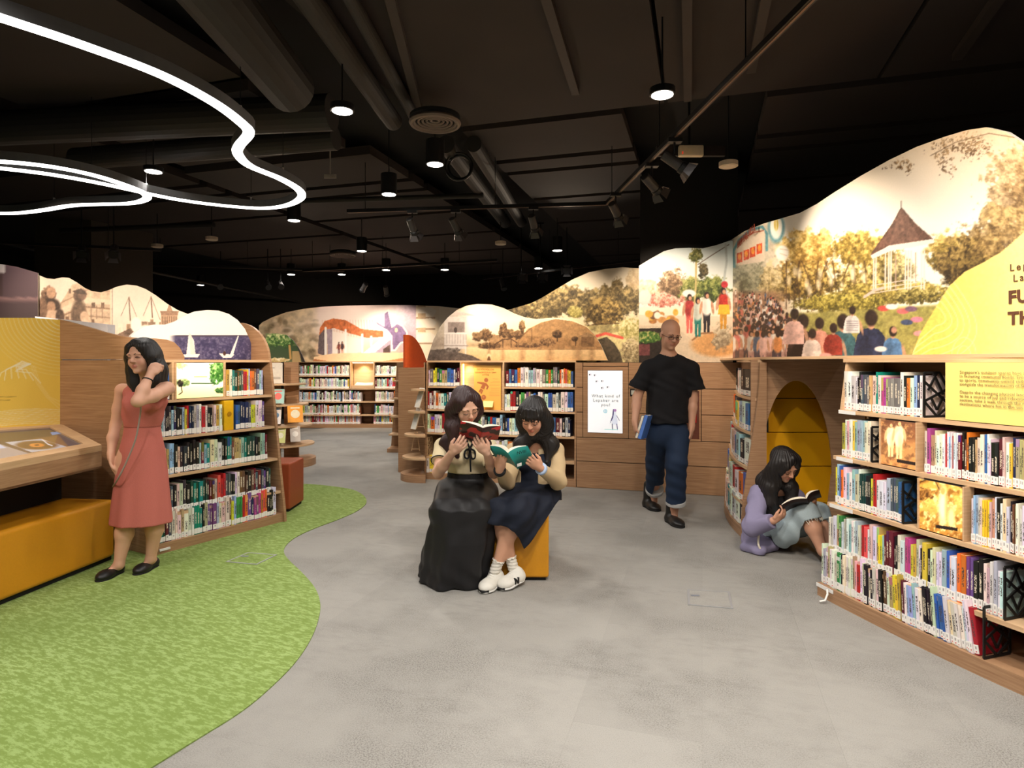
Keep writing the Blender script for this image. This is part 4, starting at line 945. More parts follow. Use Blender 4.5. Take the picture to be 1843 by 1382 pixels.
pk.grit(.3)
PMA = Plan([(2.40, 6.86), (2.30, 6.2), (2.26, 5.4), (2.28, 4.7), (2.33, 4.1), (2.41, 3.5), (2.52, 2.95), (2.68, 2.4), (2.9, 1.9)], -1)
def SA(px): return PMA.s_px(px, 0)
outA = [(1300, 440), (1312, 434), (1340, 416), (1375, 402), (1410, 392), (1440, 383), (1470, 367), (1500, 347), (1550, 316), (1600, 288), (1650, 264), (1700, 246), (1740, 234), (1775, 229), (1810, 237), (1843, 258), (1900, 290), (2100, 330)]
park = wavy('mural', 'large park mural with bandstand and yellow hill over the curved bookcase', PMA, SA(1310), SA(1843) + 0.55, 0.0, 1.472, outA, pk, 0.03, du=0.0072, nv=300, group='murals')
for s, px, py, sz, b, sp_ in (('Lepak', 1817, 488, 0.05, 0.0, 1.35), ('Landmarks', 1823, 507, 0.05, 0.0, 1.35), ('FUN IN', 1814, 546, 0.088, 0.003, 1.05), ('THE SUN', 1814, 584, 0.088, 0.003, 1.05)):
    letters(s, sz, on_plan(PMA, px, py, 0.004), INK, park, bold=b, sp=sp_)
letters('HAW PAR VILLA', 0.1, on_plan(PMA, 1327, 447, 0.004, math.radians(1)), plain('gate_ink', (150, 60, 36), 0.6), park, bold=0.002, sp=1.15)
# top rail that carries the mural
PRAIL = Plan([(2.26, 6.84), (2.18, 6.2), (2.08, 5.7), (2.045, 5.2), (2.06, 4.7), (2.08, 4.2), (2.12, 3.85), (2.19, 3.5), (2.27, 3.15), (2.36, 2.85), (2.44, 2.62), (2.6, 2.25), (2.8, 1.85)], -1)
rl = MB(); PRAIL.strip(rl, 0, PRAIL.len, 0.0, -0.6, 1.4725, 1.492); tag(rl.build('top_ledge', OAKL), 'curved oak ledge running under the park mural', 'ledge')

# --- garden mural by the column
gd = Pic(1130, 420, 1330, 660, 1.3)
gd.vgrad([(420, (214, 232, 236)), (500, (236, 242, 240)), (545, (246, 238, 226)), (570, (232, 214, 190)), (660, (222, 192, 158))])
gd.put(np.clip((1210 - gd.x) / 60, 0, 1) * np.clip((560 - gd.y) / 30, 0, 1), (255, 254, 250))
gd.fol(1160, 520, 26, 22, (206, 170, 130), (232, 206, 170), (252, 236, 208), 5, .5, .9)
gd.fol(1210, 515, 26, 30, (96, 78, 58), (140, 112, 84), (206, 176, 140), 5, .6); gd.fol(1245, 520, 24, 24, (78, 88, 48), (126, 134, 72), (190, 190, 120), 5, .6)
gd.fol(1285, 520, 32, 26, (54, 66, 34), (98, 114, 58), (164, 170, 98), 5, .5); gd.fol(1266, 488, 9, 16, (60, 58, 44), (92, 84, 60), (140, 130, 96), 4, .6)
gd.fol(1190, 540, 40, 14, (176, 96, 84), (214, 150, 132), (246, 208, 186), 4, .5)
gd.line([(1253, 470), (1252, 520), (1249, 560)], 3.4, (196, 178, 120)); gd.fol(1252, 458, 11, 13, (66, 72, 38), (112, 116, 64), (164, 160, 104), 4, .7)
gd.line([(1256, 476), (1280, 460), (1312, 440)], 1.2, (90, 72, 60)); gd.line([(1306, 440), (1308, 470), (1302, 510), (1310, 535)], 4, (196, 206, 206))
gd.poly([(1130, 552), (1330, 556), (1330, 570), (1130, 566)], (246, 234, 214)); gd.ell(1240, 528, 12, 7, (240, 240, 236)); gd.ell(1160, 535, 12, 14, (224, 214, 208))
for i in range(26):
    x = 1166 + 50 * rc.random(); y = 562 + 18 * rc.random(); gd.ell(x, y, 4 + 4 * rc.random(), 3 + 4 * rc.random(), rc.choice(((226, 176, 80), (246, 236, 220), (176, 120, 70), (206, 150, 90), (120, 90, 70))))
gd.poly([(1130, 586), (1175, 586), (1215, 590), (1240, 606), (1290, 640), (1330, 650), (1330, 660), (1130, 660)], (216, 196, 170))
gd.ell(1290, 620, 46, 22, (208, 156, 100)); gd.line([(1246, 612), (1262, 600), (1300, 598)], 3, (150, 110, 76))
gd.poly([(1130, 592), (1196, 590), (1196, 660), (1130, 660)], (52, 44, 40)); gd.fol(1165, 607, 30, 12, (60, 90, 40), (90, 130, 60), (196, 186, 120), 4, .4)
gd.poly([(1150, 620), (1170, 620), (1170, 640), (1150, 640)], (120, 70, 70)); gd.fol(1300, 605, 18, 26, (140, 124, 100), (176, 160, 132), (214, 200, 172), 5, .6)
for x, y, h, c, l in ((1241, 600, 72, (176, 60, 60), (226, 110, 100)), (1256, 606, 72, (206, 214, 204), (40, 120, 112)), (1272, 598, 74, (246, 244, 236), (48, 44, 48)), (1302, 592, 76, (190, 56, 48), (206, 150, 60))):
    gd.fig(x, y, h, c, l, (44, 34, 34))
gd.ell(1304, 512, 6, 6, (206, 60, 70)); gd.poly([(1294, 548), (1312, 548), (1314, 566), (1292, 566)], (226, 186, 60))
gd.grit(.3)
PW = Plan([(-1.3, 7.855), (0.73, 7.28), (2.36, 6.79), (2.6, 6.72)], -1, 4)
def SWp(px, off=0.0): return PW.s_px(px, off)
wavy('mural', 'garden mural with strolling visitors above the walking man', PW, SWp(1150), SWp(1319), 0.0, 1.45, [(1148, 480), (1152, 477), (1170, 466), (1195, 452), (1215, 447), (1240, 446), (1265, 447), (1290, 441), (1313, 433)], gd, 0.03, du=0.005, nv=200, group='murals')

# --- tree mural and sepia hill mural over the back bookcase
tr = Pic(880, 470, 1170, 660, 1.2)
tr.vgrad([(470, (244, 226, 200)), (520, (255, 244, 222)), (580, (240, 224, 186)), (660, (196, 176, 130))])
for a in ((985, 545, 46, 30), (1020, 540, 40, 28), (1060, 545, 40, 30), (950, 556, 36, 20), (1130, 540, 40, 30)): tr.fol(*a, (76, 66, 44), (122, 106, 68), (206, 180, 122), 6, .5)
for x, y, w, h in ((1090, 530, 12, 22), (1110, 525, 12, 26), (1032, 528, 10, 12)): tr.fol(x, y, w, h, (72, 62, 42), (112, 96, 62), (170, 146, 98), 5, .6)
tr.fol(1140, 500, 14, 26, (200, 170, 126), (222, 196, 152), (240, 220, 180), 5, .6, .8)
tr.fol(1088, 565, 38, 32, (64, 52, 32), (116, 96, 56), (192, 162, 98), 5, .35); tr.fol(1090, 590, 34, 12, (46, 36, 26), (80, 64, 42), (120, 98, 60), 5, .4)
tr.fol(1035, 562, 14, 12, (120, 112, 56), (164, 152, 84), (214, 200, 126), 4, .4); tr.fol(930, 562, 26, 16, (58, 50, 38), (92, 80, 56), (140, 122, 82), 5, .5)
tr.poly([(890, 595), (1170, 580), (1170, 660), (890, 660)], (206, 192, 132), .7, .3); tr.fol(1130, 590, 26, 20, (150, 140, 80), (200, 188, 122), (238, 226, 176), 4, .6)
tr.line([(1070, 606), (1090, 600), (1120, 608)], 5, (214, 92, 76)); tr.poly([(1074, 612), (1092, 606), (1106, 618), (1116, 634), (1121, 652), (1074, 652)], (66, 56, 46), .9, .3); tr.fol(1135, 635, 20, 26, (120, 104, 76), (176, 156, 116), (226, 208, 166), 4, .5)
tr.grit(.3)
wavy('mural', 'green tree mural with a big round tree behind the sepia hills', PW, SWp(905, -.3), SWp(1153, -.3), -0.3, 1.45, [(900, 560), (920, 556), (955, 546), (975, 536), (1000, 521), (1030, 503), (1060, 490), (1090, 484), (1120, 481), (1155, 483)], tr, 0.03, du=0.0058, nv=150, group='murals')
sp = Pic(750, 530, 1110, 660, 1.2)
sp.vgrad([(540, (244, 212, 160)), (575, (255, 238, 200)), (600, (250, 222, 172)), (622, (176, 138, 96)), (626, (236, 200, 148)), (660, (214, 170, 116))])
sp.put(np.exp(-((sp.x - 862) / 40) ** 2 - ((sp.y - 580) / 34) ** 2), (255, 250, 232))
sp.poly([(950, 592), (975, 580), (1000, 574), (1030, 578), (1060, 590), (1100, 620), (1100, 628), (920, 626)], (176, 136, 92), 1, .12)
sp.poly([(880, 602), (930, 604), (990, 606), (1060, 612), (1100, 618), (1100, 630), (880, 630)], (160, 120, 80), .8, .2)
for a in ((875, 602, 14, 12), (905, 595, 8, 16), (918, 600, 10, 10), (932, 602, 12, 9), (940, 588, 6, 14), (860, 606, 12, 8)): sp.fol(*a, (72, 52, 36), (112, 84, 58), (160, 126, 88), 4, .5)
sp.fol(1003, 601, 10, 8, (52, 38, 28), (84, 62, 44), (120, 92, 64), 3, .25); sp.line([(1003, 606), (1003, 614)], 2, (60, 44, 32)); sp.fol(1034, 610, 7, 5, (60, 44, 32), (90, 68, 48), (120, 92, 64), 3, .3); sp.line([(1036, 612), (1036, 622)], 1.5, (60, 44, 32))
sp.line([(940, 604), (957, 590), (957, 626)], 1.2, (90, 66, 48), .7); sp.fol(985, 615, 16, 8, (90, 66, 46), (130, 98, 68), (170, 134, 94), 3, .5); sp.fol(880, 622, 24, 6, (76, 54, 38), (112, 84, 58), (160, 124, 84), 3, .5)
sp.line([(890, 620), (905, 611), (920, 610), (935, 620)], 2, (84, 60, 44)); sp.line([(905, 612), (905, 625)], 1.5, (84, 60, 44)); sp.line([(920, 611), (920, 625)], 1.5, (84, 60, 44)); sp.fol(950, 621, 30, 5, (84, 60, 44), (120, 90, 62), (150, 116, 80), 3, .4)
for x, w in ((905, 6), (940, 8), (990, 10), (1040, 12), (1065, 8), (880, 5)): sp.put(np.clip(1 - np.abs(sp.x - x) / w, 0, 1) * (sp.y > 628) * .5, (140, 100, 66))
sp.poly([(1040, 606), (1058, 598), (1072, 606)], (150, 118, 84)); sp.poly([(1046, 606), (1070, 606), (1070, 624), (1046, 624)], (120, 90, 62), .9)
sp.put(np.clip((845 - sp.x) / 25, 0, 1) * np.clip((sp.x - 750) / 10, 0, 1) * .75, (156, 146, 140))
sp.poly([(792, 568), (808, 556), (830, 560), (856, 568)], (196, 184, 176)); sp.poly([(800, 570), (840, 570), (840, 628), (800, 628)], (206, 196, 190)); sp.poly([(806, 580), (836, 580), (836, 598), (806, 598)], (136, 122, 116)); sp.ell(820, 594, 3, 5, (70, 60, 56))
for x in range(804, 840, 5): sp.line([(x, 602), (x, 618)], 1, (166, 154, 148))
sp.line([(800, 600), (840, 600)], 2, (226, 218, 212)); sp.line([(804, 620), (804, 636)], 2.4, (200, 190, 184)); sp.line([(838, 620), (838, 640)], 2.4, (220, 208, 200)); sp.line([(800, 622), (842, 622)], 2, (150, 138, 132))
sp.poly([(750, 632), (800, 628), (850, 640), (890, 660), (750, 660)], (92, 80, 74), .95, .3); sp.fol(815, 630, 14, 5, (84, 74, 68), (110, 98, 92), (150, 138, 130), 3, .5)
sp.ell(880, 642, 4, 6, (236, 206, 160)); sp.ell(880, 648, 3, 7, (110, 78, 52))
sp.grit(.3)
wavy('mural', 'sepia mural of hills, pond and guard hut over the back bookcase', PW, SWp(769, -.1), SWp(1094, -.1), -0.1, 1.4722, [(768, 650), (772, 636), (780, 612), (792, 588), (806, 571), (822, 558), (840, 550), (860, 547), (885, 548), (905, 554), (925, 564), (945, 571), (965, 574), (990, 572), (1015, 572), (1035, 577), (1055, 588), (1070, 602), (1082, 622), (1090, 640), (1094, 650)], sp, 0.03, du=0.006, nv=100, group='murals')

# --- playground mural at the far end
pg = Pic(440, 535, 850, 665, 1.2)
pg.vgrad([(540, (222, 190, 190)), (580, (246, 228, 222)), (640, (236, 196, 160)), (660, (214, 170, 130))])
pg.put(np.clip((575 - pg.x) / 14, 0, 1), np.array((206, 184, 150), np.float32) * (.75 + .5 * pg.noise(10)[..., None])); 
for i in range(60): pg.ell(470 + 100 * rc.random(), 575 + 70 * rc.random(), 4 + 6 * rc.random(), 3 + 4 * rc.random(), rc.choice(((246, 226, 200), (150, 126, 96), (226, 200, 170), (120, 104, 80))), .7, .4)
pg.ell(640, 575, 90, 35, (250, 236, 230), .6, .6); pg.put(np.clip((pg.x - 700) / 30, 0, 1) * (pg.x < 749) * .7, (166, 146, 170))
pg.poly([(576, 590), (584, 578), (600, 573), (622, 576), (650, 592), (690, 596), (690, 606), (660, 608), (630, 600), (600, 590), (584, 598), (574, 606)], (206, 116, 70), 1, .2)
for x in range(580, 690, 5): pg.line([(x, 576), (x + 2, 606)], .8, (170, 86, 52), .35)
for a in ((586, 590, 640), (622, 594, 640), (652, 602, 634), (668, 606, 622)): pg.line([(a[0], a[1]), (a[0], a[2])], 4, (246, 240, 236))
pg.poly([(574, 604), (584, 592), (584, 640), (572, 636)], (110, 96, 100)); pg.poly([(588, 592), (598, 592), (598, 638), (590, 638)], (164, 146, 160))
pg.poly([(598, 596), (620, 600), (620, 638), (598, 638)], (250, 236, 226)); pg.poly([(624, 604), (650, 610), (650, 634), (624, 638)], (246, 226, 216))
pg.fig(610, 639, 24, (120, 60, 60), (100, 60, 60)); pg.fig(616, 639, 25, (70, 50, 56), (206, 150, 130))
pg.poly([(650, 638), (690, 606), (704, 600), (712, 606), (668, 640)], (250, 246, 242)); pg.poly([(668, 640), (704, 610), (704, 638)], (176, 158, 176))
pg.poly([(690, 562), (700, 556), (706, 588), (716, 580), (726, 586), (734, 598), (733, 616), (722, 618), (712, 632), (704, 632), (704, 606), (696, 596), (676, 586), (672, 576), (690, 584)], (246, 232, 222)); pg.poly([(692, 565), (698, 560), (705, 590), (715, 583), (724, 588), (731, 599), (730, 613), (720, 616), (710, 629), (707, 629), (706, 604), (698, 594), (680, 584), (676, 579), (692, 588)], (128, 106, 146))
pg.ell(713, 594, 2.6, 4, (240, 226, 170)); pg.poly([(690, 628), (702, 620), (702, 636), (690, 636)], (90, 70, 66))
pg.poly([(565, 642), (600, 636), (734, 634), (736, 646), (660, 655), (640, 658), (565, 650)], (250, 214, 170)); pg.poly([(565, 646), (640, 657), (560, 660)], (196, 130, 84)); pg.poly([(640, 658), (740, 642), (740, 662)], (206, 140, 92))
pg.put((pg.x > 749) * 1.0, (250, 232, 204))
for y in (552, 572, 598): pg.poly([(750, y + 4), (775, y), (786, y + 8), (780, y + 18), (750, y + 18)], (252, 240, 222)); pg.line([(750, y + 20), (782, y + 20)], 3, (176, 146, 116)); pg.poly([(752, y - 8), (766, y - 8), (766, y), (752, y)], (206, 176, 140))
pg.put((pg.x > 790) * 1.0, (255, 240, 214))
pg.grit(.3)
PFAR = Plan([(-6.0, 14.02), (-3.7, 14.05), (-1.0, 14.05)], -1, 4)
wavy('mural', 'far playground mural with a dragon slide at the aisle end', PFAR, PFAR.s_px(466), PFAR.s_px(834), 0.0, 1.474, [(462, 590), (472, 580), (490, 571), (515, 562), (545, 556), (580, 552), (620, 550), (680, 549), (740, 549), (790, 551), (836, 556)], pg, 0.05, du=0.0125, nv=110, group='murals')

# --- old city mural and dark mural on the left
oc = Pic(50, 480, 360, 660, 1.2)
oc.vgrad([(480, (228, 204, 186)), (560, (246, 228, 212)), (620, (228, 204, 184)), (660, (204, 178, 156))])
oc.put(np.clip((90 - oc.x) / 20, 0, 1) * np.clip((570 - oc.y) / 40, 0, 1), (250, 236, 214))
oc.poly([(100, 560), (130, 512), (190, 500), (200, 500), (200, 650), (100, 650)], (214, 184, 156), 1, .15); oc.poly([(100, 560), (150, 535), (200, 540), (200, 548), (150, 546), (104, 570)], (232, 206, 180))
oc.line([(104, 572), (150, 552), (200, 556)], 2.5, (150, 118, 94)); oc.line([(110, 545), (160, 520), (200, 525)], 2, (170, 138, 112)); oc.line([(100, 585), (150, 568), (200, 572)], 2, (160, 128, 104))
for x, y, w, h in ((124, 520, 4, 8), (118, 570, 7, 12), (165, 545, 6, 10), (182, 545, 6, 10), (150, 580, 8, 14), (175, 590, 7, 14), (190, 592, 6, 16), (180, 615, 7, 10), (165, 575, 5, 9)): oc.poly([(x, y), (x + w, y), (x + w, y + h), (x, y + h)], (120, 92, 74))
for k in range(9): oc.line([(104 + k * 10, 566 - k * 2.2), (104 + k * 10, 582 - k * 1.2)], 1.6, (140, 110, 90), .8)
for k in range(7): oc.line([(118 + k * 11, 600), (118 + k * 11, 640)], 3, (160, 130, 108), .6)
oc.line([(100, 598), (150, 588), (200, 592)], 2.4, (130, 102, 84))
oc.fol(88, 530, 14, 16, (60, 44, 36), (90, 68, 56), (150, 118, 94), 4, .3); oc.ell(92, 527, 8, 11, (190, 150, 122)); oc.ell(94, 551, 15, 14, (66, 50, 42)); oc.ell(92, 552, 8, 10, (176, 138, 112)); oc.ell(94, 568, 20, 10, (206, 172, 146)); oc.ell(76, 556, 9, 22, (126, 98, 80)); oc.ell(108, 570, 8, 14, (84, 64, 54))
oc.ell(142, 568, 14, 30, (104, 82, 66)); oc.ell(142, 532, 10, 11, (92, 70, 58)); oc.ell(148, 530, 8, 10, (120, 92, 76)); oc.poly([(130, 524), (146, 519), (158, 530), (150, 530), (136, 528)], (80, 62, 52)); oc.ell(152, 570, 8, 10, (210, 176, 148)); oc.ell(152, 586, 8, 12, (226, 196, 170))
oc.line([(199, 505), (200, 650)], 2.4, (238, 214, 190)); oc.line([(202, 505), (202, 650)], 1, (120, 94, 76))
for x, y in ((232, 535), (272, 534)):
    oc.line([(x, y), (x + 4, 600)], 1.8, (112, 84, 66)); oc.line([(x, y), (x - 14, 568)], .8, (130, 100, 80)); oc.line([(x, y), (x + 16, 575)], .8, (130, 100, 80))
for i in range(26):
    x = 206 + 110 * rc.random(); w = 5 + 9 * rc.random(); y = 570 + 22 * rc.random(); oc.poly([(x, y), (x + w, y), (x + w, 640), (x, 640)], rc.choice(((206, 172, 140), (236, 214, 190), (150, 118, 92), (120, 92, 72), (246, 230, 210))), .8)
oc.poly([(290, 566), (320, 566), (320, 600), (290, 600)], (186, 150, 120)); oc.poly([(288, 560), (322, 560), (320, 567), (290, 567)], (150, 116, 92)); oc.poly([(300, 560), (305, 545), (311, 560)], (176, 140, 112))
for x in range(293, 320, 4): oc.line([(x, 570), (x, 586)], 1.4, (110, 82, 64))
oc.ell(245, 585, 10, 14, (252, 244, 230)); oc.ell(262, 595, 14, 10, (252, 244, 230)); oc.poly([(205, 605), (235, 590), (246, 604), (246, 640), (205, 640)], (110, 84, 68), .9, .3); oc.line([(200, 606), (240, 608)], 2, (250, 240, 226))
oc.grit(.35)
PF = Plan([(-5.05, 6.55), (-4.5, 6.75), (-3.95, 7.0), (-3.4, 7.2)], -1)
wavy('mural', 'sepia mural of an old city with people and ships', PF, PF.s_px(68), PF.s_px(346), 0.0, 1.0, [(66, 493), (72, 496), (84, 501), (98, 502), (112, 499), (124, 500), (138, 508), (152, 518), (166, 524), (182, 526), (196, 522), (210, 516), (228, 512), (246, 514), (262, 520), (280, 531), (300, 546), (320, 558), (346, 568)], oc, 0.03, du=0.0055, nv=150, group='murals')
dk = Pic(-300, 460, 80, 640, 0.7); dk.vgrad([(460, (150, 120, 130)), (485, (96, 72, 84)), (535, (84, 62, 72)), (536, (150, 116, 118)), (545, (70, 50, 58)), (600, (52, 38, 42)), (640, (44, 32, 36))])
dk.put(np.clip((6 - dk.x) / 4, 0, 1) * (dk.y < 534), (70, 48, 52)); dk.put((dk.x < 8) * (dk.x > -8) * (dk.y < 492), (226, 216, 220))
PG = Plan([(-7.2, 5.7), (-5.9, 6.1), (-4.98, 6.5)], -1)
wavy('mural', 'dark plum mural at the edge of the old city mural', PG, PG.s_px(-260), PG.s_px(68), 0.0, 1.0, [(-300, 470), (0, 475), (30, 480), (68, 491)], dk, 0.03, du=0.02, nv=60, group='murals')
# --- sailing mural
sl = Pic(220, 545, 470, 660, 1.3)
sl.vgrad([(545, (250, 246, 238)), (580, (255, 254, 250)), (604, (255, 252, 246)), (605, (88, 82, 118)), (640, (70, 66, 104)), (660, (60, 58, 92))])
w_ = (sl.y > 605); sl.put(w_ * np.clip((vnoise((sl.h, sl.w), 4, 5, 3) - .48) * 6, 0, 1) * .55, (140, 134, 164)); sl.put(w_ * np.clip((vnoise((sl.h, sl.w), 9, 8, 3) - .5) * 6, 0, 1) * .5, (52, 50, 84))
sl.put((sl.y > 603) * (sl.y < 606.5) * np.clip((sl.x - 300) / 20, 0, 1) * 1.0, (84, 76, 96)); sl.put((sl.y < 640) * np.clip((316 - sl.x) / 12, 0, 1) * 1.0, (255, 252, 246))
sl.poly([(340, 598), (335, 640), (352, 638), (349, 612)], (250, 244, 236)); sl.poly([(340, 598), (345, 604), (352, 638), (343, 639)], (236, 224, 216)); sl.poly([(326, 638), (360, 637), (356, 643), (332, 643)], (252, 246, 240))
sl.poly([(430, 604), (428, 604), (413, 640), (419, 641)], (250, 246, 240)); sl.poly([(394, 636), (422, 638), (416, 644), (402, 644)], (250, 246, 240)); sl.ell(404, 636, 2.5, 4, (80, 56, 50))
wavy('mural', 'sailing mural with two white boats over the dark bookcase', PL, PL.s_px(236, -.45), PL.s_px(457, -.45), -0.45, 1.473, [(230, 640), (236, 604), (248, 594), (262, 587), (280, 584), (300, 584), (318, 578), (336, 567), (354, 560), (374, 558), (394, 559), (412, 565), (428, 576), (441, 592), (450, 612), (455, 630), (458, 646)], sl, 0.03, du=0.0035, nv=130, group='murals')
# ------------------------------------------------------------------ notices and lit pictures on the right bookcase
txtm = INKG
ny = thing('notice_panel', 'yellow notice with brown text below the park mural', 'sign', PR.at(RU(1707, 1.3), ro(1.3))[0] + Vector((0, 0, 1.165)))
m = MB(); PR.strip(m, RU(1707, 1.3), PR.len - 0.05, ro(1.3) + 0.02, ro(1.3) - 0.06, 1.158, 1.449); m.build('board', plain('notice_yellow', (248, 222, 128), 0.5, var=0.02), ny)
def on_unit(plan, px, py, off, rot=0.0): return on_plan(plan, px, py, off, rot)
for i, s in enumerate(("Singapore's outdoor spaces have always", 'in fostering communal bonds. From gardens', 'to sports, community-owned today, outdoor', 'alongside the transformation of Singapore.', '', 'Despite the changing physical landscape', 'to be a source of joy and relaxation for all.', 'section, take a walk through the different', 'destinations where fun in the sun endures.')):
    if s: letters(s, 0.021, on_plan(PR, 1727, 672 + i * 7.1, ro(1.3) + 0.022), txtm, ny, sp=1.05, depth=0.0005)
def lit_picture(name, label, plan, px0, px1, z0, z1, off, pic, fr=OAKL):
    u0, u1 = plan.s_px(px0, off), plan.s_px(px1, off)
    t = thing(name, label, 'picture', plan.at(u0, off)[0] + Vector((0, 0, z0)), 'lit pictures in the shelves')
    wavy('', '', plan, u0 + 0.008, u1 - 0.008, off, z0 + 0.004, z1 - 0.004, pic, 0.05, parent=t, du=0.004, nv=70, pmat=LIGHTBOX, edge=BLACK)
    for a, b in ((u0, u0 + 0.008), (u1 - 0.008, u1)):
        m = MB(); plan.strip(m, a, b, off + 0.008, off - 0.06, z0, z1); m.build('frame_side', fr, t)
    return t
w1 = Pic(1580, 740, 1660, 840, 1.6); w1.vgrad([(740, (110, 70, 50)), (790, (150, 96, 60)), (800, (190, 130, 76)), (840, (206, 140, 80))])
w1.put(np.clip((w1.noise(9) - .5) * 5, 0, 1) * .6, (92, 58, 40)); w1.put(np.clip((w1.noise(5) - .55) * 5, 0, 1) * .7, (226, 170, 100))
for x, y, h in ((1603, 822, 64), (1618, 826, 72)): w1.fig(x, y, h, (250, 226, 170), (236, 200, 140), (120, 76, 50), (226, 176, 120)); w1.ell(x, y - h * .5, h * .11, h * .2, (252, 232, 180)); w1.ell(x + 2, y - h * .4, h * .05, h * .2, (226, 186, 124), .6, .5)
w1.poly([(1614, 826), (1648, 832), (1648, 838), (1614, 832)], (40, 30, 26))
lit_picture('lit_picture', 'lit sepia picture of two people walking between the books', PR, 1584, 1652, 0.87, 1.13, ro(1.0) + 0.004, w1)
w2 = Pic(1640, 845, 1745, 965, 1.4); w2.vgrad([(845, (206, 150, 60)), (900, (240, 190, 90)), (965, (190, 124, 50))])
w2.put(np.clip((w2.noise(10) - .48) * 5, 0, 1) * .8, (140, 84, 30)); w2.put(np.clip((w2.noise(6) - .52) * 6, 0, 1) * .8, (255, 232, 150))
w2.line([(1650, 870), (1680, 858), (1710, 866), (1736, 880)], 2, (70, 40, 20)); w2.line([(1680, 858), (1690, 880)], 1.6, (70, 40, 20)); w2.fol(1665, 888, 18, 12, (80, 48, 22), (140, 90, 40), (206, 150, 70), 4, .7)
w2.ell(1697, 912, 8, 32, (255, 240, 180), 1, .5); w2.ell(1712, 932, 6, 22, (250, 226, 150), 1, .5); w2.ell(1697, 884, 4, 6, (226, 170, 90)); w2.ell(1703, 915, 3, 24, (214, 160, 80), .6, .5); w2.poly([(1684, 944), (1724, 950), (1724, 956), (1684, 950)], (36, 26, 22))
lit_picture('lit_picture', 'lit golden picture with a glowing figure under branches', PR, 1653, 1737, 0.58, 0.845, ro(0.7) + 0.004, w2)
w3 = Pic(300, 640, 420, 720, 1.5); w3.vgrad([(640, (255, 252, 240)), (692, (255, 252, 236)), (694, (255, 244, 200)), (720, (246, 222, 150))])
w3.fol(395, 668, 20, 26, (40, 84, 30), (84, 140, 56), (190, 220, 140), 4, .5); w3.fol(325, 656, 12, 10, (206, 200, 120), (236, 224, 150), (255, 244, 200), 4, .7); w3.fol(330, 688, 16, 8, (84, 110, 60), (140, 160, 90), (226, 230, 170), 4, .6); w3.fol(398, 702, 14, 6, (30, 60, 26), (70, 110, 50), (150, 180, 100), 3, .5)
w3.fol(324, 690, 6, 7, (24, 22, 20), (50, 44, 36), (90, 80, 60), 3, .4); w3.line([(326, 694), (328, 706), (322, 710)], 1.6, (30, 26, 22)); w3.line([(350, 678), (372, 678)], 3, (206, 196, 140)); w3.line([(345, 690), (385, 690)], 2.4, (70, 96, 50))
lit_picture('lit_picture', 'bright backlit beach picture beside the woman in pink', PL, 315, 403, 1.155, 1.449, lo(1.3) + 0.002, w3)

# ------------------------------------------------------------------ yellow alcove
al = thing('reading_alcove', 'oak wall with an arched yellow reading alcove', 'alcove', Vector((2.0, 5.3, 0)))
AL0, AL1 = Vector((1.975, 5.19, 0)), Vector((2.80, 4.98, 0)); ax = (AL1 - AL0).normalized(); an = Vector((ax.y, -ax.x, 0)); AW = (AL1 - AL0).length
def apx(px):   # distance along the alcove wall seen at a picture column
    us = np.linspace(0, AW, 2000); q = np.array(AL0)[None] + np.array(ax)[None] * us[:, None]; return float(us[np.argmin(np.abs(CX + FPX * q[:, 0] / q[:, 1] - px))])
a0, a1 = apx(1370), apx(1498); ac = (a0 + a1) / 2; ar = (a1 - a0) / 2
dd = (AL0 + ax * ac).y; zc = EYE - (855 - HY) * dd / FPX; zt = EYE - (685 - HY) * dd / FPX
arch = [(ac + ar * math.cos(q), zc + (zt - zc) * math.sin(q)) for q in np.linspace(0, math.pi, 26)] + [(a0 + ar * .02, 0.55), (a0 + ar * .14, 0.25), (a0 + ar * .2, 0.0)]
arch = [(a1 - ar * .2, 0.0), (a1 - ar * .14, 0.25), (a1 - ar * .02, 0.55)] + arch
Ma = Matrix.Identity(4)
for i in range(3): Ma[i][0] = ax[i]; Ma[i][1] = (0, 0, 1)[i]; Ma[i][2] = an[i]; Ma[i][3] = AL0[i]
half = len(arch) // 2
m = MB(); m.prism([(AW, 0)] + arch[:half + 1] + [(ac, 1.47), (AW, 1.47)], -0.03, 0.0, Ma) ; m.build('arch_half', OAK, al)
m = MB(); m.prism([(0, 0), (0, 1.47), (ac, 1.47)] + arch[half:], -0.03, 0.0, Ma); m.build('arch_half', OAK, al)
# lining: plane facing the viewer with horizontal joints
yb = 5.45
zl = [EYE - (y - HY) * yb / FPX for y in (983, 905, 839, 778, 717, 655)]; zl[0] = 0.0; zl[-1] = 1.47
for a, b in zip(zl[:-1], zl[1:]):
    m = MB(); m.box(2.13, 3.1, yb, yb + 0.03, a + 0.004, b - 0.004); m.build('lining_panel', YELV if False else plain('alcove_yellow', (255, 186, 20), 0.45, var=0.02), al)
m = MB(); m.box(2.12, 3.12, yb + 0.03, yb + 0.05, 0, 1.47); m.build('lining_back', BLACKM, al)
m = MB(); m.hexa([(2.02, 5.205, 0), (2.04, 5.2, 0), (2.13, yb, 0), (2.11, yb, 0)], [(2.02, 5.205, 1.47), (2.04, 5.2, 1.47), (2.13, yb, 1.47), (2.11, yb, 1.47)]); m.build('lining_side', plain('alcove_yellow', (255, 186, 20), 0.45), al)
m = MB(); m.hexa([(2.82, 4.98, 0), (2.84, 4.98, 0), (3.12, yb, 0), (3.1, yb, 0)], [(2.82, 4.98, 1.47), (2.84, 4.98, 1.47), (3.12, yb, 1.47), (3.1, yb, 1.47)]); m.build('lining_side', plain('alcove_yellow', (255, 186, 20), 0.45), al)
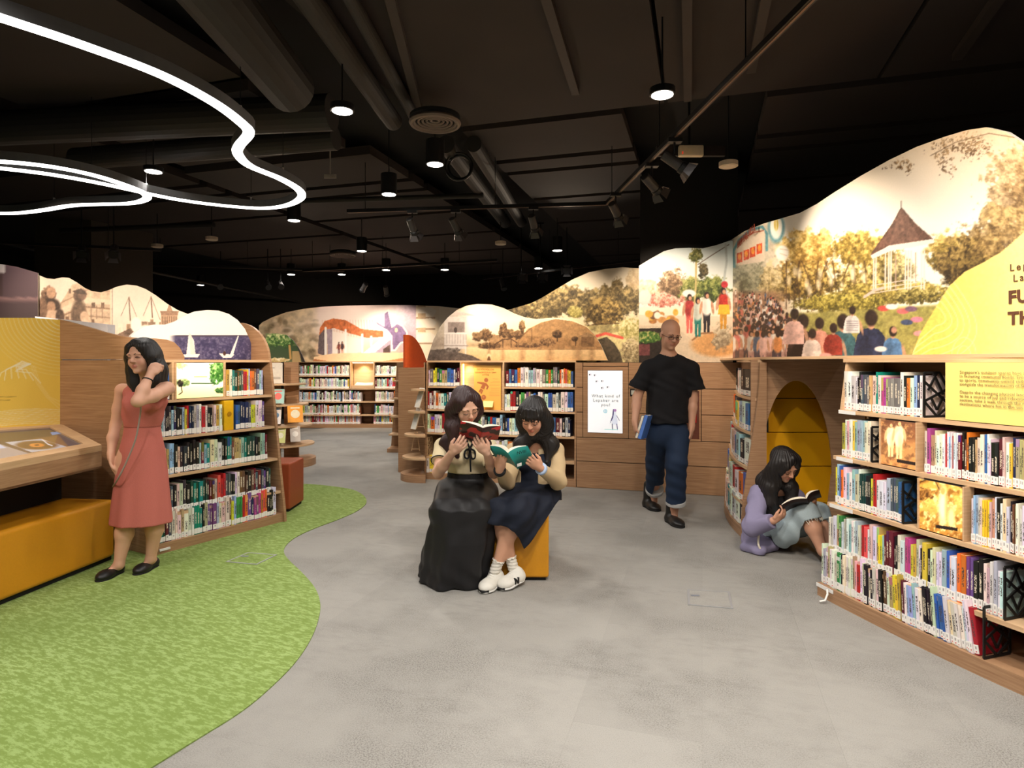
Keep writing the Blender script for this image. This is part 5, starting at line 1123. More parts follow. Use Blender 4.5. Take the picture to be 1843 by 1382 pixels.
m = MB(); m.hexa([(1.98, 5.21, 1.471), (2.80, 5.0, 1.471), (3.12, yb, 1.471), (2.05, yb, 1.471)], [(1.98, 5.21, 1.4715), (2.80, 5.0, 1.4715), (3.12, yb, 1.4715), (2.05, yb, 1.4715)]) ; m.build('lid', OAK, al)

# ------------------------------------------------------------------ oak wall with the screen
PK = Plan([(0.745, 7.276), (1.5, 7.047), (2.33, 6.79), (2.8, 6.645)], -1, 4)
KU = lambda px: PK.s_px(px, 0)
kw = MB(); PK.strip(kw, 0, PK.len, -0.02, -0.05, 0, 1.45); KW = tag(kw.build('wall_kiosk', BLACKM), 'oak panelled wall holding the tall screen', kind='structure')
zk = [0.0, 0.31, 0.585, 0.875, 1.16, 1.45]
def plank(a, b, z0, z1, off=0.0):
    m = MB(); PK.strip(m, a + 0.004, b - 0.004, off, off - 0.018, z0 + 0.004, z1 - 0.004); m.build('panel', OAK, KW)
kL, k0, k1, kf0, kf1, kR = 0.0, KU(1049), KU(1131), KU(1233), KU(1262), PK.len
for a, b in zip(zk[:2], zk[1:3]): plank(kL, kf0 - .02 if False else kR, a, b) if b < 0.4 else (plank(kL, kR, a, b))
for a, b in zip(zk[2:5], zk[3:6]):
    plank(kL, k0, a, b)
    if b < 1.3: plank(k1, kf0, a, b); plank(kf1, kR, a, b)
    else: plank(k1, kR, a, b)
plank(k0, k1, 1.404, 1.45)
sc0, sc1 = KU(1058), KU(1120.5); sz0, sz1 = EYE - (779 - HY) * 7.17 / FPX, EYE - (667 - HY) * 7.17 / FPX
for a, b, c, d in ((k0, sc0, 0.585, 1.404), (sc1, k1, 0.585, 1.404), (sc0 - .004, sc1 + .004, 0.585, sz0), (sc0 - .004, sc1 + .004, sz1, 1.404)): plank(a - .002, b + .002, c, d, -0.002)
ks = thing('wall_screen', 'tall white screen with footprints and a bird on the oak wall', 'screen', PK.at(sc0)[0] + Vector((0, 0, sz0)))
kp = Pic(1050, 660, 1130, 790, 3.0, (250, 252, 255)); kp.put(np.clip(kp.noise(14) - .45, 0, 1) * .8, (226, 238, 250))
for x, y in ((1061, 674), (1070, 675), (1073, 686), (1083, 685.5), (1083, 698), (1093, 696.5)):
    kp.ell(x, y, 1.2, 1.2, (20, 20, 40)); kp.line([(x + 2.2, y - 1.5), (x + 3, y), (x + 2.6, y + 1.5)], .6, (110, 100, 150)); kp.line([(x - .6, y + 2.2), (x + 1, y + 2.6)], .5, (130, 120, 160))
kp.ell(1089.5, 740, 3.6, 3.6, (150, 200, 220)); kp.ell(1089.5, 740, 2.2, 2.4, (226, 242, 250)); kp.line([(1090, 738), (1090, 742)], .7, (110, 160, 190))
kp.poly([(1103, 737), (1105, 735.5), (1108, 735.5), (1109.5, 738), (1108.5, 741), (1110, 750), (1112, 758), (1111, 764), (1104, 764.5), (1101, 760), (1101.5, 750), (1103, 744)], (214, 222, 240)); kp.poly([(1103, 737), (1105, 735.5), (1105, 744), (1103.5, 752), (1101.5, 756), (1097.5, 763), (1100, 754), (1102, 748)], (84, 80, 120))
kp.ell(1107, 738.5, 2.6, 2.6, (170, 130, 180)); kp.line([(1110, 748), (1115, 757)], .9, (84, 80, 120)); kp.line([(1102, 763), (1102.6, 773)], 1.4, (70, 66, 96)); kp.line([(1110, 763), (1111.6, 773)], 1.4, (90, 80, 120)); kp.line([(1088, 772.5), (1112, 773)], 1.0, (150, 216, 206))
wavy('', '', PK, sc0, sc1, 0.0, sz0, sz1, kp, 0.02, parent=ks, du=0.002, nv=230, pmat=vcol('screen_print', 0.3, 0.5, 0.0), edge=BLACK, part='display')
for s, py in (('What kind of', 715), ('Lepaker are', 723), ('you?', 731)): letters(s, 0.05, on_plan(PK, 1090, py, 0.003), plain('screen_ink', (120, 130, 134), 0.6), ks, align='CENTER', depth=0.0004, sp=1.2)
so = thing('switch_plate', 'small black socket plate with a white switch', 'switch', PK.at(KU(1138), 0)[0] + Vector((0, 0, 1.12)))
q0, q1 = KU(1134), KU(1144.5)
m = MB(); PK.strip(m, q0, q1, 0.008, 0.0005, 1.07, 1.15); m.build('plate', BLACK, so); m = MB(); PK.strip(m, q0 + .013, q1 - .005, 0.012, 0.008, 1.085, 1.135); m.build('rocker', plain('switch_grey', (190, 190, 180), 0.5), so)
fc = thing('fire_cabinet', 'recessed red fire cabinet behind the walking man', 'cabinet', PK.at(kf0, 0)[0] + Vector((0, 0, 0.43)))
fz0, fz1 = 0.587, 1.155
m = MB(); PK.strip(m, kf0 + .004, kf1 - .004, -0.004, -0.018, fz0, fz1); m.build('back', plain('cabinet_brown', (96, 52, 38), 0.5), fc)
for a, b, c, d in ((kf0 + .004, kf0 + .02, fz0, fz1), (kf1 - .02, kf1 - .004, fz0, fz1), (kf0 + .02, kf1 - .02, fz0, fz0 + .02), (kf0 + .02, kf1 - .02, fz1 - .02, fz1)):
    m = MB(); PK.strip(m, a, b, 0.006, -0.004, c, d); m.build('frame', OAK, fc)
m = MB(); pc = PK.at(KU(1240), 0.012)[0]; m.lathe([(0.0, fz0 + .1), (.03, fz0 + .1), (.034, fz0 + .12), (.034, fz1 - .18), (.015, fz1 - .13), (.015, fz1 - .1)], 14, Matrix.Translation((pc.x, pc.y, 0))) if False else PK.strip(m, kf0 + .03, kf1 - .05, 0.002, -0.004, fz0 + .2, fz1 - .06); m.build('red_box', plain('fire_red', (176, 26, 24), 0.4), fc)

# poster and card in the alcove of the back bookcase
po = Pic(840, 650, 912, 740, 3.0, (252, 196, 104)); po.put(np.clip((po.y - 655) / 80, 0, 1) * .5, (250, 178, 84))
BR = (186, 110, 70)
po.ell(875, 684, 3.7, 3.9, BR); po.poly([(859, 687), (871, 688), (876, 690), (880, 695.5), (877, 701.5), (874.5, 700), (876.5, 696), (874, 694), (871.5, 701), (865, 698), (868, 692), (859, 689.5)], BR); po.poly([(865, 699), (868, 700.5), (864, 707), (861.5, 704)], BR); po.poly([(867.5, 701), (870, 702), (867, 709), (864.5, 708)], BR); po.ell(870.5, 715, 4.2, 4.4, BR); po.ell(870, 714, 2, 2, (206, 136, 90))
for y, a, b in ((681.5, 887, 890), (682, 891, 896), (686, 887, 899), (688.5, 883, 899), (693, 881, 899), (698.5, 884, 899), (702, 884, 899), (705.5, 881, 899), (709, 881, 899), (712, 881, 899)): po.line([(a, y), (b, y)], .7, (206, 140, 84), .8)
q0, q1 = PD.s_px(853, -0.12), PD.s_px(901.5, -0.12); pz0, pz1 = EYE - (731 - HY) * 7.63 / FPX, EYE - (657.5 - HY) * 7.63 / FPX
pt = thing('poster', 'orange poster of a footballer standing in the back bookcase', 'poster', PD.at(q0, -.12)[0] + Vector((0, 0, pz0)))
wavy('', '', PD, q0, q1, -0.12, 0.87, pz1, po, 0.012, parent=pt, du=0.003, nv=170, edge=plain('poster_edge', (206, 140, 70), 0.6))
for s, py in (('DO YOU FOLLOW', 666), ("COUNTRY'S IN A TEAM", 671.5), ('AT THE', 676)): letters(s, 0.026, on_plan(PD, 874, py, -0.118), plain('poster_ink', (190, 112, 60), 0.6), pt, align='CENTER', depth=0.0004)
cd = MB(); c0 = PD.at(PD.s_px(870, -.07), -.07); M = on_plan(PD, 868, 733, -.07); cd.hexa([M @ Vector(v) for v in ((0, 0.004, 0.004), (.13, 0.004, 0.004), (.13, 0.004, 0), (0, 0.004, 0))], [M @ Vector(v) for v in ((0, .075, -.04), (.13, .075, -.04), (.13, .075, -.044), (0, .075, -.044))]); tag(cd.build('card', plain('card_yellow', (255, 236, 150), 0.6)), 'small pale yellow card leaning before the orange poster', 'card')

# ------------------------------------------------------------------ left corner: media table, yellow wall, bench
A_ = [Vector((-3.06, 2.5, .85)), Vector((-2.97, 3.645, .85)), Vector((-2.915, 4.46, .85)), Vector((-3.55, 4.956, .95)), Vector((-3.70, 4.53, .967)), Vector((-4.03, 3.6, .985)), Vector((-4.3, 2.6, 1.02))]
mt = thing('media_table', 'oak table with a built-in touch screen beside the woman in pink', 'table', (-3.0, 4.3, 0.7))
cen = Vector((-3.5, 3.8, 0.92))
def tz(x, y): return 0.85 + 0.1456 * max(0, ((x + 2.97) * -0.9966 + (y - 3.645) * 0.083))
OUT = [(p.x, p.y) for p in A_]
INN = [(-3.15, 2.5), (-3.06, 3.66), (-3.015, 4.42), (-3.535, 4.80), (-3.625, 4.5), (-3.94, 3.6), (-4.2, 2.6)]
for i in range(len(OUT) - 1):
    a, b, c, d = OUT[i], OUT[i + 1], INN[i + 1], INN[i]
    m = MB(); m.hexa([(q[0], q[1], tz(*q) - .03) for q in (a, b, c, d)], [(q[0], q[1], tz(*q) + .012) for q in (a, b, c, d)]); m.build('rim', OAKL, mt)
m = MB(); m.hexa([(OUT[1][0], OUT[1][1], .70), (OUT[2][0], OUT[2][1], .70), (OUT[2][0] - .03, OUT[2][1], .70), (OUT[1][0] - .03, OUT[1][1], .70)], [(OUT[1][0], OUT[1][1], .82), (OUT[2][0], OUT[2][1], .82), (OUT[2][0] - .03, OUT[2][1], .82), (OUT[1][0] - .03, OUT[1][1], .82)]); m.build('apron', OAK, mt)
m = MB(); m.hexa([(OUT[0][0], OUT[0][1], .70), (OUT[1][0], OUT[1][1], .70), (OUT[1][0] - .03, OUT[1][1], .70), (OUT[0][0] - .03, OUT[0][1], .70)], [(OUT[0][0], OUT[0][1], .82), (OUT[1][0], OUT[1][1], .82), (OUT[1][0] - .03, OUT[1][1], .82), (OUT[0][0] - .03, OUT[0][1], .82)]); m.build('apron', OAK, mt)
m = MB(); m.hexa([(-2.915, 4.46, .70), (-3.5, 4.9, .70), (-3.52, 4.87, .70), (-2.935, 4.43, .70)], [(-2.915, 4.46, .82), (-3.5, 4.9, .90), (-3.52, 4.87, .90), (-2.935, 4.43, .82)]); m.build('apron', OAK, mt)
scp = Pic(-100, 760, 230, 860, 2.2, (70, 62, 66))
scp.vgrad([(760, (52, 54, 66)), (790, (84, 70, 62)), (830, (120, 108, 112)), (860, (150, 142, 146))])
scp.poly([(100, 783), (135, 780), (195, 805), (150, 815), (105, 796)], (72, 70, 80)); scp.poly([(40, 792), (105, 783), (125, 805), (60, 822)], (124, 96, 70))
scp.poly([(9, 796), (74, 789.5), (122, 804.5), (57, 814)], (176, 176, 186)); scp.ell(66, 801, 38, 8, (120, 92, 66)); scp.ell(66, 801, 30, 6, (104, 82, 66), .7); scp.ell(66.5, 801, 14, 3.6, (196, 132, 72)); scp.ell(66.5, 801, 4, 1.2, (90, 72, 60)); scp.line([(76, 791), (86, 799), (94, 802)], 2, (214, 214, 224)); scp.line([(76, 790), (90, 797)], 1, (206, 160, 120), .6)
scp.poly([(78, 812), (120, 807), (132, 812), (90, 818)], (150, 168, 206)); scp.poly([(90, 778), (110, 776), (114, 780), (94, 783)], (110, 140, 190)); scp.poly([(-100, 806), (0, 799), (70, 822), (-20, 850)], (160, 150, 150)); scp.poly([(0, 800), (12, 806), (-10, 808)], (180, 190, 220))
GN = 120
def bil(p, u, v): return (p[0] * (1 - u) + p[1] * u) * (1 - v) + (p[3] * (1 - u) + p[2] * u) * v
Q = [Vector((x, y, tz(x, y) + 0.001)) for x, y in ((-3.13, 2.9), (-3.015, 4.42), (-3.535, 4.80), (-4.13, 2.9))]
V = np.array([[list(bil(Q, i / (2 * GN), j / GN)) for j in range(GN + 1)] for i in range(2 * GN + 1)])
V[..., 2] = 0.85 + 0.1456 * np.maximum(0, (V[..., 0] + 2.97) * -0.9966 + (V[..., 1] - 3.645) * 0.083) + 0.001
grid_mesh('touch_screen', V, 2 * GN + 1, GN + 1, scp.sample(CX + FPX * V[..., 0] / V[..., 1], HY + FPX * (EYE - V[..., 2]) / V[..., 1]), vcol('touch_print', 0.12, 0.35, 0.0, 0.6), mt)
m = MB(); m.prism(OUT, 0.70, 0.715); m.build('underside', OAKD, mt)
lw = MB(); Plan([(-4.4, 2.4), (-4.05, 3.55), (-3.70, 4.53), (-3.552, 4.956)], -1).strip(lw, 0, 2.7, -0.002, -0.06, 0.006, 0.9295); lw.build('lower_back', OAKD, mt)
m = MB(); m.hexa([(-3.45, 2.5, .45), (-3.36, 3.6, .45), (-3.3, 4.6, .45), (-3.5, 4.6, .45)], [(-3.45, 2.5, .70), (-3.36, 3.6, .70), (-3.3, 4.6, .70), (-3.5, 4.6, .70)]); m.build('shade_panel', BLACKM, mt)  # black panel added to stand for the shade between table and bench
# yellow wall and oak side wall
PY = Plan([(-4.4, 2.4), (-4.05, 3.55), (-3.70, 4.53), (-3.552, 4.956)], -1)
yw = Pic(-330, 550, 130, 790, 1.2, (246, 208, 90))
for r in range(30, 150, 8): yw.line([(118 + r * math.cos(q), 565 + r * .78 * math.sin(q)) for q in np.linspace(math.pi * .4, math.pi * 1.1, 24)], 1.3, (255, 250, 226), max(.2, 1 - r / 190))
for k in range(7): yw.line([(55, 655), (40 - k * 2, 650 + k * 3), (22 + 9 * k - 20, 660 + (k - 3) ** 2 * 1.2), (15 + 13 * k - 20, 680 + (k - 3) ** 2)], 1.6, (255, 248, 220), .8)
for k in range(3): yw.line([(56 + k * 3, 658), (66 + k * 3, 690), (84 + k * 3, 715), (112, 740 - k * 8)], 1.2, (255, 232, 170), .55)
for k in range(9): yw.line([(x, 745 + k * 3.2 - 9 * math.sin((x + 30) / 62.0)) for x in range(-330, 130, 10)], 1.1, (255, 246, 214), .75)
yw.line([(-40, 714.5), (29, 714)], .9, (150, 110, 40), .8); yw.line([(-40, 720.5), (18, 720)], .9, (150, 110, 40), .8)
wavy('graphic_wall', 'yellow graphic wall with ring and palm lines behind the table', PY, 0.0, PY.len, 0.0, 0.93, [(-330, 568), (0, 572), (60, 572), (112, 576)], yw, 0.06, du=0.006, nv=150, cat='sign', edge=OAK)
PS = Plan([(-3.575, 4.945), (-3.2, 4.875), (-2.98, 4.82), (-2.84, 4.85), (-2.73, 4.97), (-2.62, 5.14)], -1)
sw = thing('side_wall', 'oak side wall with a wavy top behind the woman in pink', 'partition', (-3.2, 4.88, 0))
wavy('', '', PS, 0.0, PS.s_px(292, 0), 0.0, 0.0, 1.466, None, 0.03, mat=OAK, parent=sw, part='lower_board', du=0.03)
wavy('', '', PS, 0.0, PS.s_px(332, 0), 0.0, 1.4735, [(100, 573), (112, 576), (135, 582), (160, 589), (185, 597), (205, 602), (225, 606), (250, 608), (280, 609), (300, 611), (314, 616), (324, 626), (330, 638), (333, 643)], None, 0.03, mat=OAK, parent=sw, part='upper_board', du=0.012)
m = MB(); PY.strip(m, PY.s_px(45), PY.s_px(135), 0.02, -0.05, 1.79, 1.812) if False else None
shl = MB(); shl.hexa([(-3.95, 5.2, 1.4), (-3.35, 5.2, 1.4), (-3.35, 5.3, 1.4), (-3.95, 5.3, 1.4)], [(-3.95, 5.2, 1.83), (-3.35, 5.2, 1.765), (-3.35, 5.3, 1.765), (-3.95, 5.3, 1.83)])
tag(shl.build('white_board', plain('white_card', (244, 240, 246), 0.6)), 'white board edge showing above the yellow wall', 'board')
# bench
bn = thing('bench', 'long yellow padded bench below the media table', 'bench', (-3.1, 4.0, 0))
bp = [(-3.13, 2.6), (-3.02, 3.70), (-2.925, 4.42), (-2.905, 4.60), (-3.40, 4.66), (-3.50, 3.7), (-3.6, 2.6)]
m = MB(); m.prism(bp, 0.035, 0.45); m.build('cushion', YELV, bn, bevel=0.03, seg=3)
m = MB(); m.prism([(x - .03 if i < 4 else x, y) for i, (x, y) in enumerate(bp)], 0.007, 0.035); m.build('plinth', BLACKM, bn)
# stools
cs = thing('cube_stool', 'yellow vinyl cube stool under the two readers', 'stool', (-0.04, 4.45, 0))
m = MB(); m.box(-0.36, 0.245, 4.16, 4.74, 0.02, 0.45); m.build('cushion', YELV, cs, bevel=0.018, seg=3)
m = MB(); m.box(-0.34, 0.225, 4.18, 4.72, 0.0, 0.02); m.build('foot', BLACKM, cs)
seam = MB(); seam.tube([(-0.34, 4.164, .449), (0.228, 4.164, .449), (0.241, 4.18, .449), (0.241, 4.72, .449)], 0.004, 6); seam.build('piping', YELV, cs)
rs = thing('cube_stool', 'rust red leather stool behind the dark bookcase end', 'stool', (-2.35, 6.2, 0))
RUST = plain('rust_leather', (158, 74, 40), 0.5, var=.05, scale=60)
m = MB(); m.box(-2.55, -2.14, 6.05, 6.46, 0.03, 0.475); m.build('cushion', RUST, rs, bevel=0.018, seg=3); m = MB(); m.box(-2.53, -2.16, 6.07, 6.44, 0.006, 0.03); m.build('foot', BLACKM, rs)
# floor boxes
METAL = plain('floor_steel', (176, 178, 180), 0.4, 0.4)
def floor_box(c, label, z):
    q = [G(*p) for p in c]; t = thing('floor_box', label, 'floor box', q[0] + Vector((0, 0, z)))
    ce = sum(q, Vector()) / 4
    inn = [ce + (p - ce) * 0.9 for p in q]
    for i in range(4):
        a, b, c2, d = q[i], q[(i + 1) % 4], inn[(i + 1) % 4], inn[i]
        m = MB(); m.hexa([v + Vector((0, 0, z)) for v in (d, c2, b, a)], [v + Vector((0, 0, z + .003)) for v in (d, c2, b, a)]); m.build('frame', METAL, t)
    m = MB(); m.hexa([v + Vector((0, 0, z)) for v in inn], [v + Vector((0, 0, z + .002)) for v in inn]); m.build('lid', GREY_CARPET if z < .004 else GREEN_CARPET, t)
    h = inn[0] + (inn[3] - inn[0]) * .55 + (inn[1] - inn[0]) * .05; m = MB(); m.box(h.x, h.x + .05, h.y, h.y + .025, z + .002, z + .0035); m.build('latch', plain('latch_grey', (120, 124, 132), .5), t)
floor_box([(1238, 1089), (1320, 1096), (1313, 1065), (1237, 1061)], 'square floor socket lid with a steel frame on grey carpet', 0.0005)
floor_box([(406, 1013), (462, 1018), (499, 1000), (446, 996)], 'square floor socket lid set in the green carpet', 0.0065)

# ------------------------------------------------------------------ round display racks
def rack(name, label, c, radii, a0, a1, core, zs):
    t = thing(name, label, 'display rack', (c[0], c[1], 0), 'round display racks')
    for z, r in zip(zs, radii):
        poly = [(c[0], c[1])] + [(c[0] + r * math.cos(q), c[1] + r * 1.0 * math.sin(q)) for q in np.linspace(a0, a1, 24)]
        m = MB(); m.prism(poly, z - (0.022 if z > .15 else z), z); m.build('round_shelf' if z > .15 else 'base', OAKL if z > .15 else OAK, t)
    for b in core:
        m = MB(); m.box(*b); m.build('upright', OAK, t)
    return t
rack('display_rack', 'round oak display rack beyond the dark bookcase', (-3.27, 8.9), [.34, .37, .42, .45, .47], -math.pi * .75, math.pi * .3, [(-3.27, -3.06, 9.0, 9.03, 0, 1.452), (-3.60, -3.27, 8.86, 8.89, 0, 1.452)], [1.154, .868, .578, .31, .10])
rack('display_rack', 'round oak display rack at the end of the back bookcase', (-1.085, 7.83), [.18, .21, .255, .28, .30], math.pi * .62, math.pi * 1.55, [(-1.1, -1.085, 7.83, 8.12, 0, 1.45)], [1.12, .85, .565, .29, .085])
eb_ = thing('bookcase', 'plain oak bookcase end beyond the round rack', 'bookcase', (-1.8, 10.3, 0), 'bookcases')
m = MB(); m.prism([(-2.02, 0.0), (-1.45, 0.0), (-1.5, 1.452), (-1.92, 1.452)], 0, 0.03, Matrix(((1, 0, 0, 0), (0, 0, -1, 10.5), (0, 1, 0, 0), (0, 0, 0, 1)))); m.build('back_panel', OAK, eb_)
for z, w in ((1.154, 0), (.868, .02), (.578, .04), (.29, .06), (.06, .08)):
    m = MB(); m.box(-1.93 - w, -1.5, 10.18 - w, 10.47, z - .022 if z > .1 else 0, z); m.build('shelf' if z > .1 else 'plinth', OAK if z < .1 else OAKL, eb_)
for nm, px0, px1, py0, py1, d, lb in (('sign_card', 487, 508, 653, 690, 8.75, 'white notice card on the round rack beyond the dark bookcase'), ('sign_card', 738, 764, 656, 686, 10.1, 'white notice card on the plain oak bookcase end')):
    a, b = P(px0, py1, d), P(px1, py0, d); t = thing(nm, lb, 'sign', a, 'notice cards')
    m = MB(); m.box(a.x, b.x, d, d + .02, a.z, b.z); m.build('card', plain('sign_white', (232, 226, 216), .6), t)
    for k in range(3): 
        m = MB(); m.box(a.x + .02, a.x + (b.x - a.x) * (.35 if k == 0 else .85), d - .001, d - .0002, b.z - .045 - (.03 if k == 0 else .14 + k * .02), b.z - .035 - (.03 if k == 0 else .14 + k * .02)); m.build('text_line', plain('sign_grey', (150, 144, 136), .6), t)
def cover_book(px, py, d, w, h, col, label, yaw=0.0, tilt=20, mark=None, cat='book'):
    """A thin book leaning back, its front cover to the viewer; px, py: middle of its lower edge."""
    p = P(px, py, d); t = thing('picture_book', label, cat, p, 'books shown face out')
    M = Matrix.Translation(p) @ Matrix.Rotation(math.radians(yaw), 4, 'Z') @ Matrix.Rotation(math.radians(-tilt), 4, 'X')
    m = MB(); m.box(-w / 2, w / 2, -.001, .012, 0, h, M); m.build('cover', plain('cover_%d_%d_%d' % col, col, .35), t)
    m = MB(); m.box(-w / 2 + .004, w / 2 + .001, .001, .010, .003, h - .003, M); m.build('pages', PAPER, t)
    if mark: 
        m = MB(); m.lathe([(w * .3, 0), (w * .3, .001)], 16, M @ Matrix.Translation((0, -.0005, h * .5)) @ Matrix.Rotation(math.pi / 2, 4, 'X')); m.build('picture', plain('mark_%d_%d_%d' % mark, mark, .4), t)
        m = MB(); m.box(-w * .3, w * .3, -.0015, -.0005, h * .82, h * .9, M); m.build('title', plain('mark_%d_%d_%d' % mark, mark, .4), t)
cover_book(500, 726, 8.6, .16, .2, (150, 200, 196), 'teal patterned book on the upper round shelf', 10, 15, (226, 90, 80))
cover_book(496, 763, 8.6, .13, .24, (240, 238, 242), 'white book with a blue ring on the round rack', 5, 15, (120, 170, 220))
cover_book(532, 760, 8.55, .2, .24, (238, 160, 40), 'orange picture book with a pale owl face', 24, 22, (236, 226, 196))
cover_book(504, 797, 8.5, .13, .2, (206, 214, 120), 'lime green book on the low round shelf', 5, 15, (240, 240, 210))
cover_book(532, 795, 8.55, .13, .22, (196, 186, 178), 'pale grey book on the low round shelf', 26, 20, (230, 226, 220))
cover_book(748, 716, 10.15, .16, .19, (60, 70, 96), 'dark blue book on the plain oak bookcase end', 0, 12)
cover_book(745, 806, 10.1, .16, .22, (30, 110, 110), 'teal book low on the plain oak bookcase end', 0, 12, (150, 190, 150))
cover_book(741, 742, 10.12, .14, .2, (190, 150, 110), 'brown book on the plain oak bookcase end', 0, 10)
for px, py, h, lb in ((750, 733, .25, 'white book leaning on an easel, upper round shelf'), (743, 772, .27, 'pale book leaning on an easel, middle round shelf')):
    cover_book(px, py, 7.72, .10, h, (230, 226, 218), lb, -48, 18)
for px, py, zt_ in ((757, 772, .2), (748, 812, .24)):
    p = P(px, py, 7.74); t = thing('easel', 'small wooden easel on the round rack, %s shelf' % ('middle' if py < 790 else 'low'), 'easel', p, 'small easels')
    for s in (-1, 1):
        m = MB(); m.tube([p + Vector((s * .05, 0, .006)), p + Vector((s * .012, .03, zt_))], .006, 6); m.build('leg', OAKL, t)
    m = MB(); m.tube([p + Vector((-.05, -.012, .03)), p + Vector((.05, -.012, .03))], .006, 6); m.build('ledge', OAKL, t)
# green stall mural on the rack, orange shell
gs = Pic(470, 590, 560, 660, 2.0); gs.vgrad([(590, (140, 150, 110)), (622, (90, 110, 60)), (623, (52, 84, 48)), (645, (60, 80, 50)), (660, (206, 180, 120))]); gs.fol(505, 612, 30, 14, (40, 80, 30), (96, 146, 66), (226, 234, 170), 4, .6); gs.fol(500, 648, 20, 5, (196, 170, 110), (226, 206, 150), (250, 240, 210), 3, .5); gs.line([(521, 622), (523, 645)], 4, (206, 160, 90)); gs.poly([(526, 632), (540, 632), (542, 656), (526, 656)], (190, 160, 110)); gs.put(np.clip((gs.x - 530 - (gs.y - 610) * .3) / 3, 0, 1), (34, 24, 22))
PSt = Plan([(-3.9, 9.0), (-3.4, 9.02), (-2.85, 9.05)], -1)
wavy('mural', 'small green fruit stall mural on the round rack', PSt, PSt.s_px(478), PSt.s_px(549), 0.0, 1.454, [(478, 600), (500, 600), (516, 603), (528, 613), (537, 626), (544, 640), (549, 652)], gs, 0.03, du=0.006, nv=80, group='murals', edge=BLACK)
PO = Plan([(-1.42, 8.62), (-1.43, 8.4), (-1.41, 8.3), (-1.36, 8.32), (-1.30, 8.5), (-1.2, 8.85)], 1)
wavy('orange_shell', 'orange curved felt shell standing behind the sepia mural', PO, 0, PO.len, 0.0, 1.381, lambda u: 1.45 + 0.40 * math.sin(math.pi * min(1, (u / PO.len) * .8 + .2)) ** .7 - .1 * (u / PO.len), None, 0.02, mat=plain('orange_felt', (226, 92, 36), .8), cat='shell', part='shell', du=.015)
osb = MB(); osb.box(-1.5, -1.15, 8.28, 8.9, 0, 1.38); tag(osb.build('plinth_box', OAK), 'low oak box under the orange shell', 'plinth')
fm = MB(); fm.box(-4.6, -3.4, 7.3, 7.6, 0, 1.3); tag(fm.build('low_bookcase', OAKD), 'dark oak bookcase back behind the side wall', 'bookcase')
for nm, a in (('low_bookcase', (-7.2, -4.7, 6.75, 6.95, 0, 1.02)),):
    m = MB(); m.box(*a); tag(m.build(nm, OAKD), 'dark oak bookcase back under the old city mural', 'bookcase')
# ceiling things
EL = thing('emergency_light', 'cream emergency light box on the black column', 'lamp', Z(1245, 285, 2.9))
c = Vector((1.62, 5.55, 2.98)); c = P(1245, 270, 5.6)
m = MB(); m.box(c.x - .11, c.x + .11, c.y, c.y + .06, c.z - .05, c.z + .05); m.build('body', plain('cream_plastic', (236, 214, 180), .5), EL, bevel=.012)
m = MB(); m.box(c.x - .085, c.x - .077, c.y - .002, c.y, c.z - .035, c.z - .012); m.build('indicator', emit('red_led', (220, 50, 30), 1.0), EL)
m = MB(); m.box(c.x - .3, c.x + .32, c.y + .06, c.y + .1, c.z - .03, c.z + .06); m.build('bracket', plain('bracket_brown', (44, 36, 32), .6), EL)
m = MB(); m.tube([(c.x, c.y + .08, c.z + .06), (c.x, c.y + .08, 3.8)], .012, 8); m.build('rod', BLACK, EL)
ex = MB(); p = Z(594, 317, 3.3); ex.box(p.x - .06, p.x + .06, p.y, p.y + .01, 3.28, 3.32).box(p.x - .006, p.x + .006, p.y, p.y + .01, 3.31, 3.8); tag(ex.build('sprinkler', plain('sprinkler_grey', (150, 140, 132), .5)), 'small grey sprinkler fitting below the ceiling', 'sprinkler')
# track spotlights: aimed at the murals
HEADS = [(742, 408, (-0.75, 7.6, 1.85), 'track spotlight first from the open end of the track', .5, 90), (820, 407, (-0.1, 7.5, 1.9), 'track spotlight second from the open end, shining', 8, 90), (960, 402, (0.55, 7.4, 2.0), 'track spotlight hanging over the seated readers', 6, 90),
         (1108, 380, (1.75, 7.0, 1.95), 'track spotlight where the two tracks meet', .5, 120), (1173, 332, (2.3, 5.9, 2.0), 'track spotlight with a white lit flap', 10, 85), (1214, 292, (2.3, 4.4, 2.05), 'track spotlight below the cream emergency box', 5, 90)]
for px, py, aim, lb, gl, pw in HEADS: track_head(px, py, aim, lb, glow=gl, power=pw, ang=75)
for px, py, aim, lb, gl, pw, tp in ((905, 512, (0.2, 11, 1.6), 'distant spotlight lowest in the cluster', 4, 0, 3.05), (938, 498, (0.5, 7.9, 2.1), 'distant spotlight middle of the cluster', 8, 0, 3.05), (973, 497, (0.9, 7.9, 2.1), 'distant spotlight right of the cluster', 6, 0, 3.05), (1020, 487, (0.2, 0.0, 1.2), 'dazzling bright spotlight facing the viewer', 60, 60, 3.05), (505, 513, (-2.5, 8.2, 1.0), 'distant spotlight above the sailing mural, brighter', 5, 60, 3.1), (482, 513, (-3.0, 9.0, 1.0), 'distant spotlight above the sailing mural, dimmer', 2, 60, 3.1), (397, 516, (-2.75, 5.5, 1.6), 'distant spotlight beside a small downlight', 5, 0, 3.1), (205, 452, (-4.4, 6.7, 1.8), 'spotlight before the grey column', 1.5, 0, 3.05), (147, 452, (-4.6, 6.6, 1.8), 'spotlight left of the grey column edge', 1, 0, 3.05), (655, 517, (-4.1, 14.0, 1.7), 'distant spotlight over the playground mural', 2, 150, 3.05), (695, 524, (-2.6, 14.0, 1.7), 'distant spotlight over the dragon picture', 1, 150, 3.05)):
    track_head(px, py, aim, lb, z=2.9, glow=gl, doors=(py < 500), s=1.25, power=pw, ang=95, top=3.8)
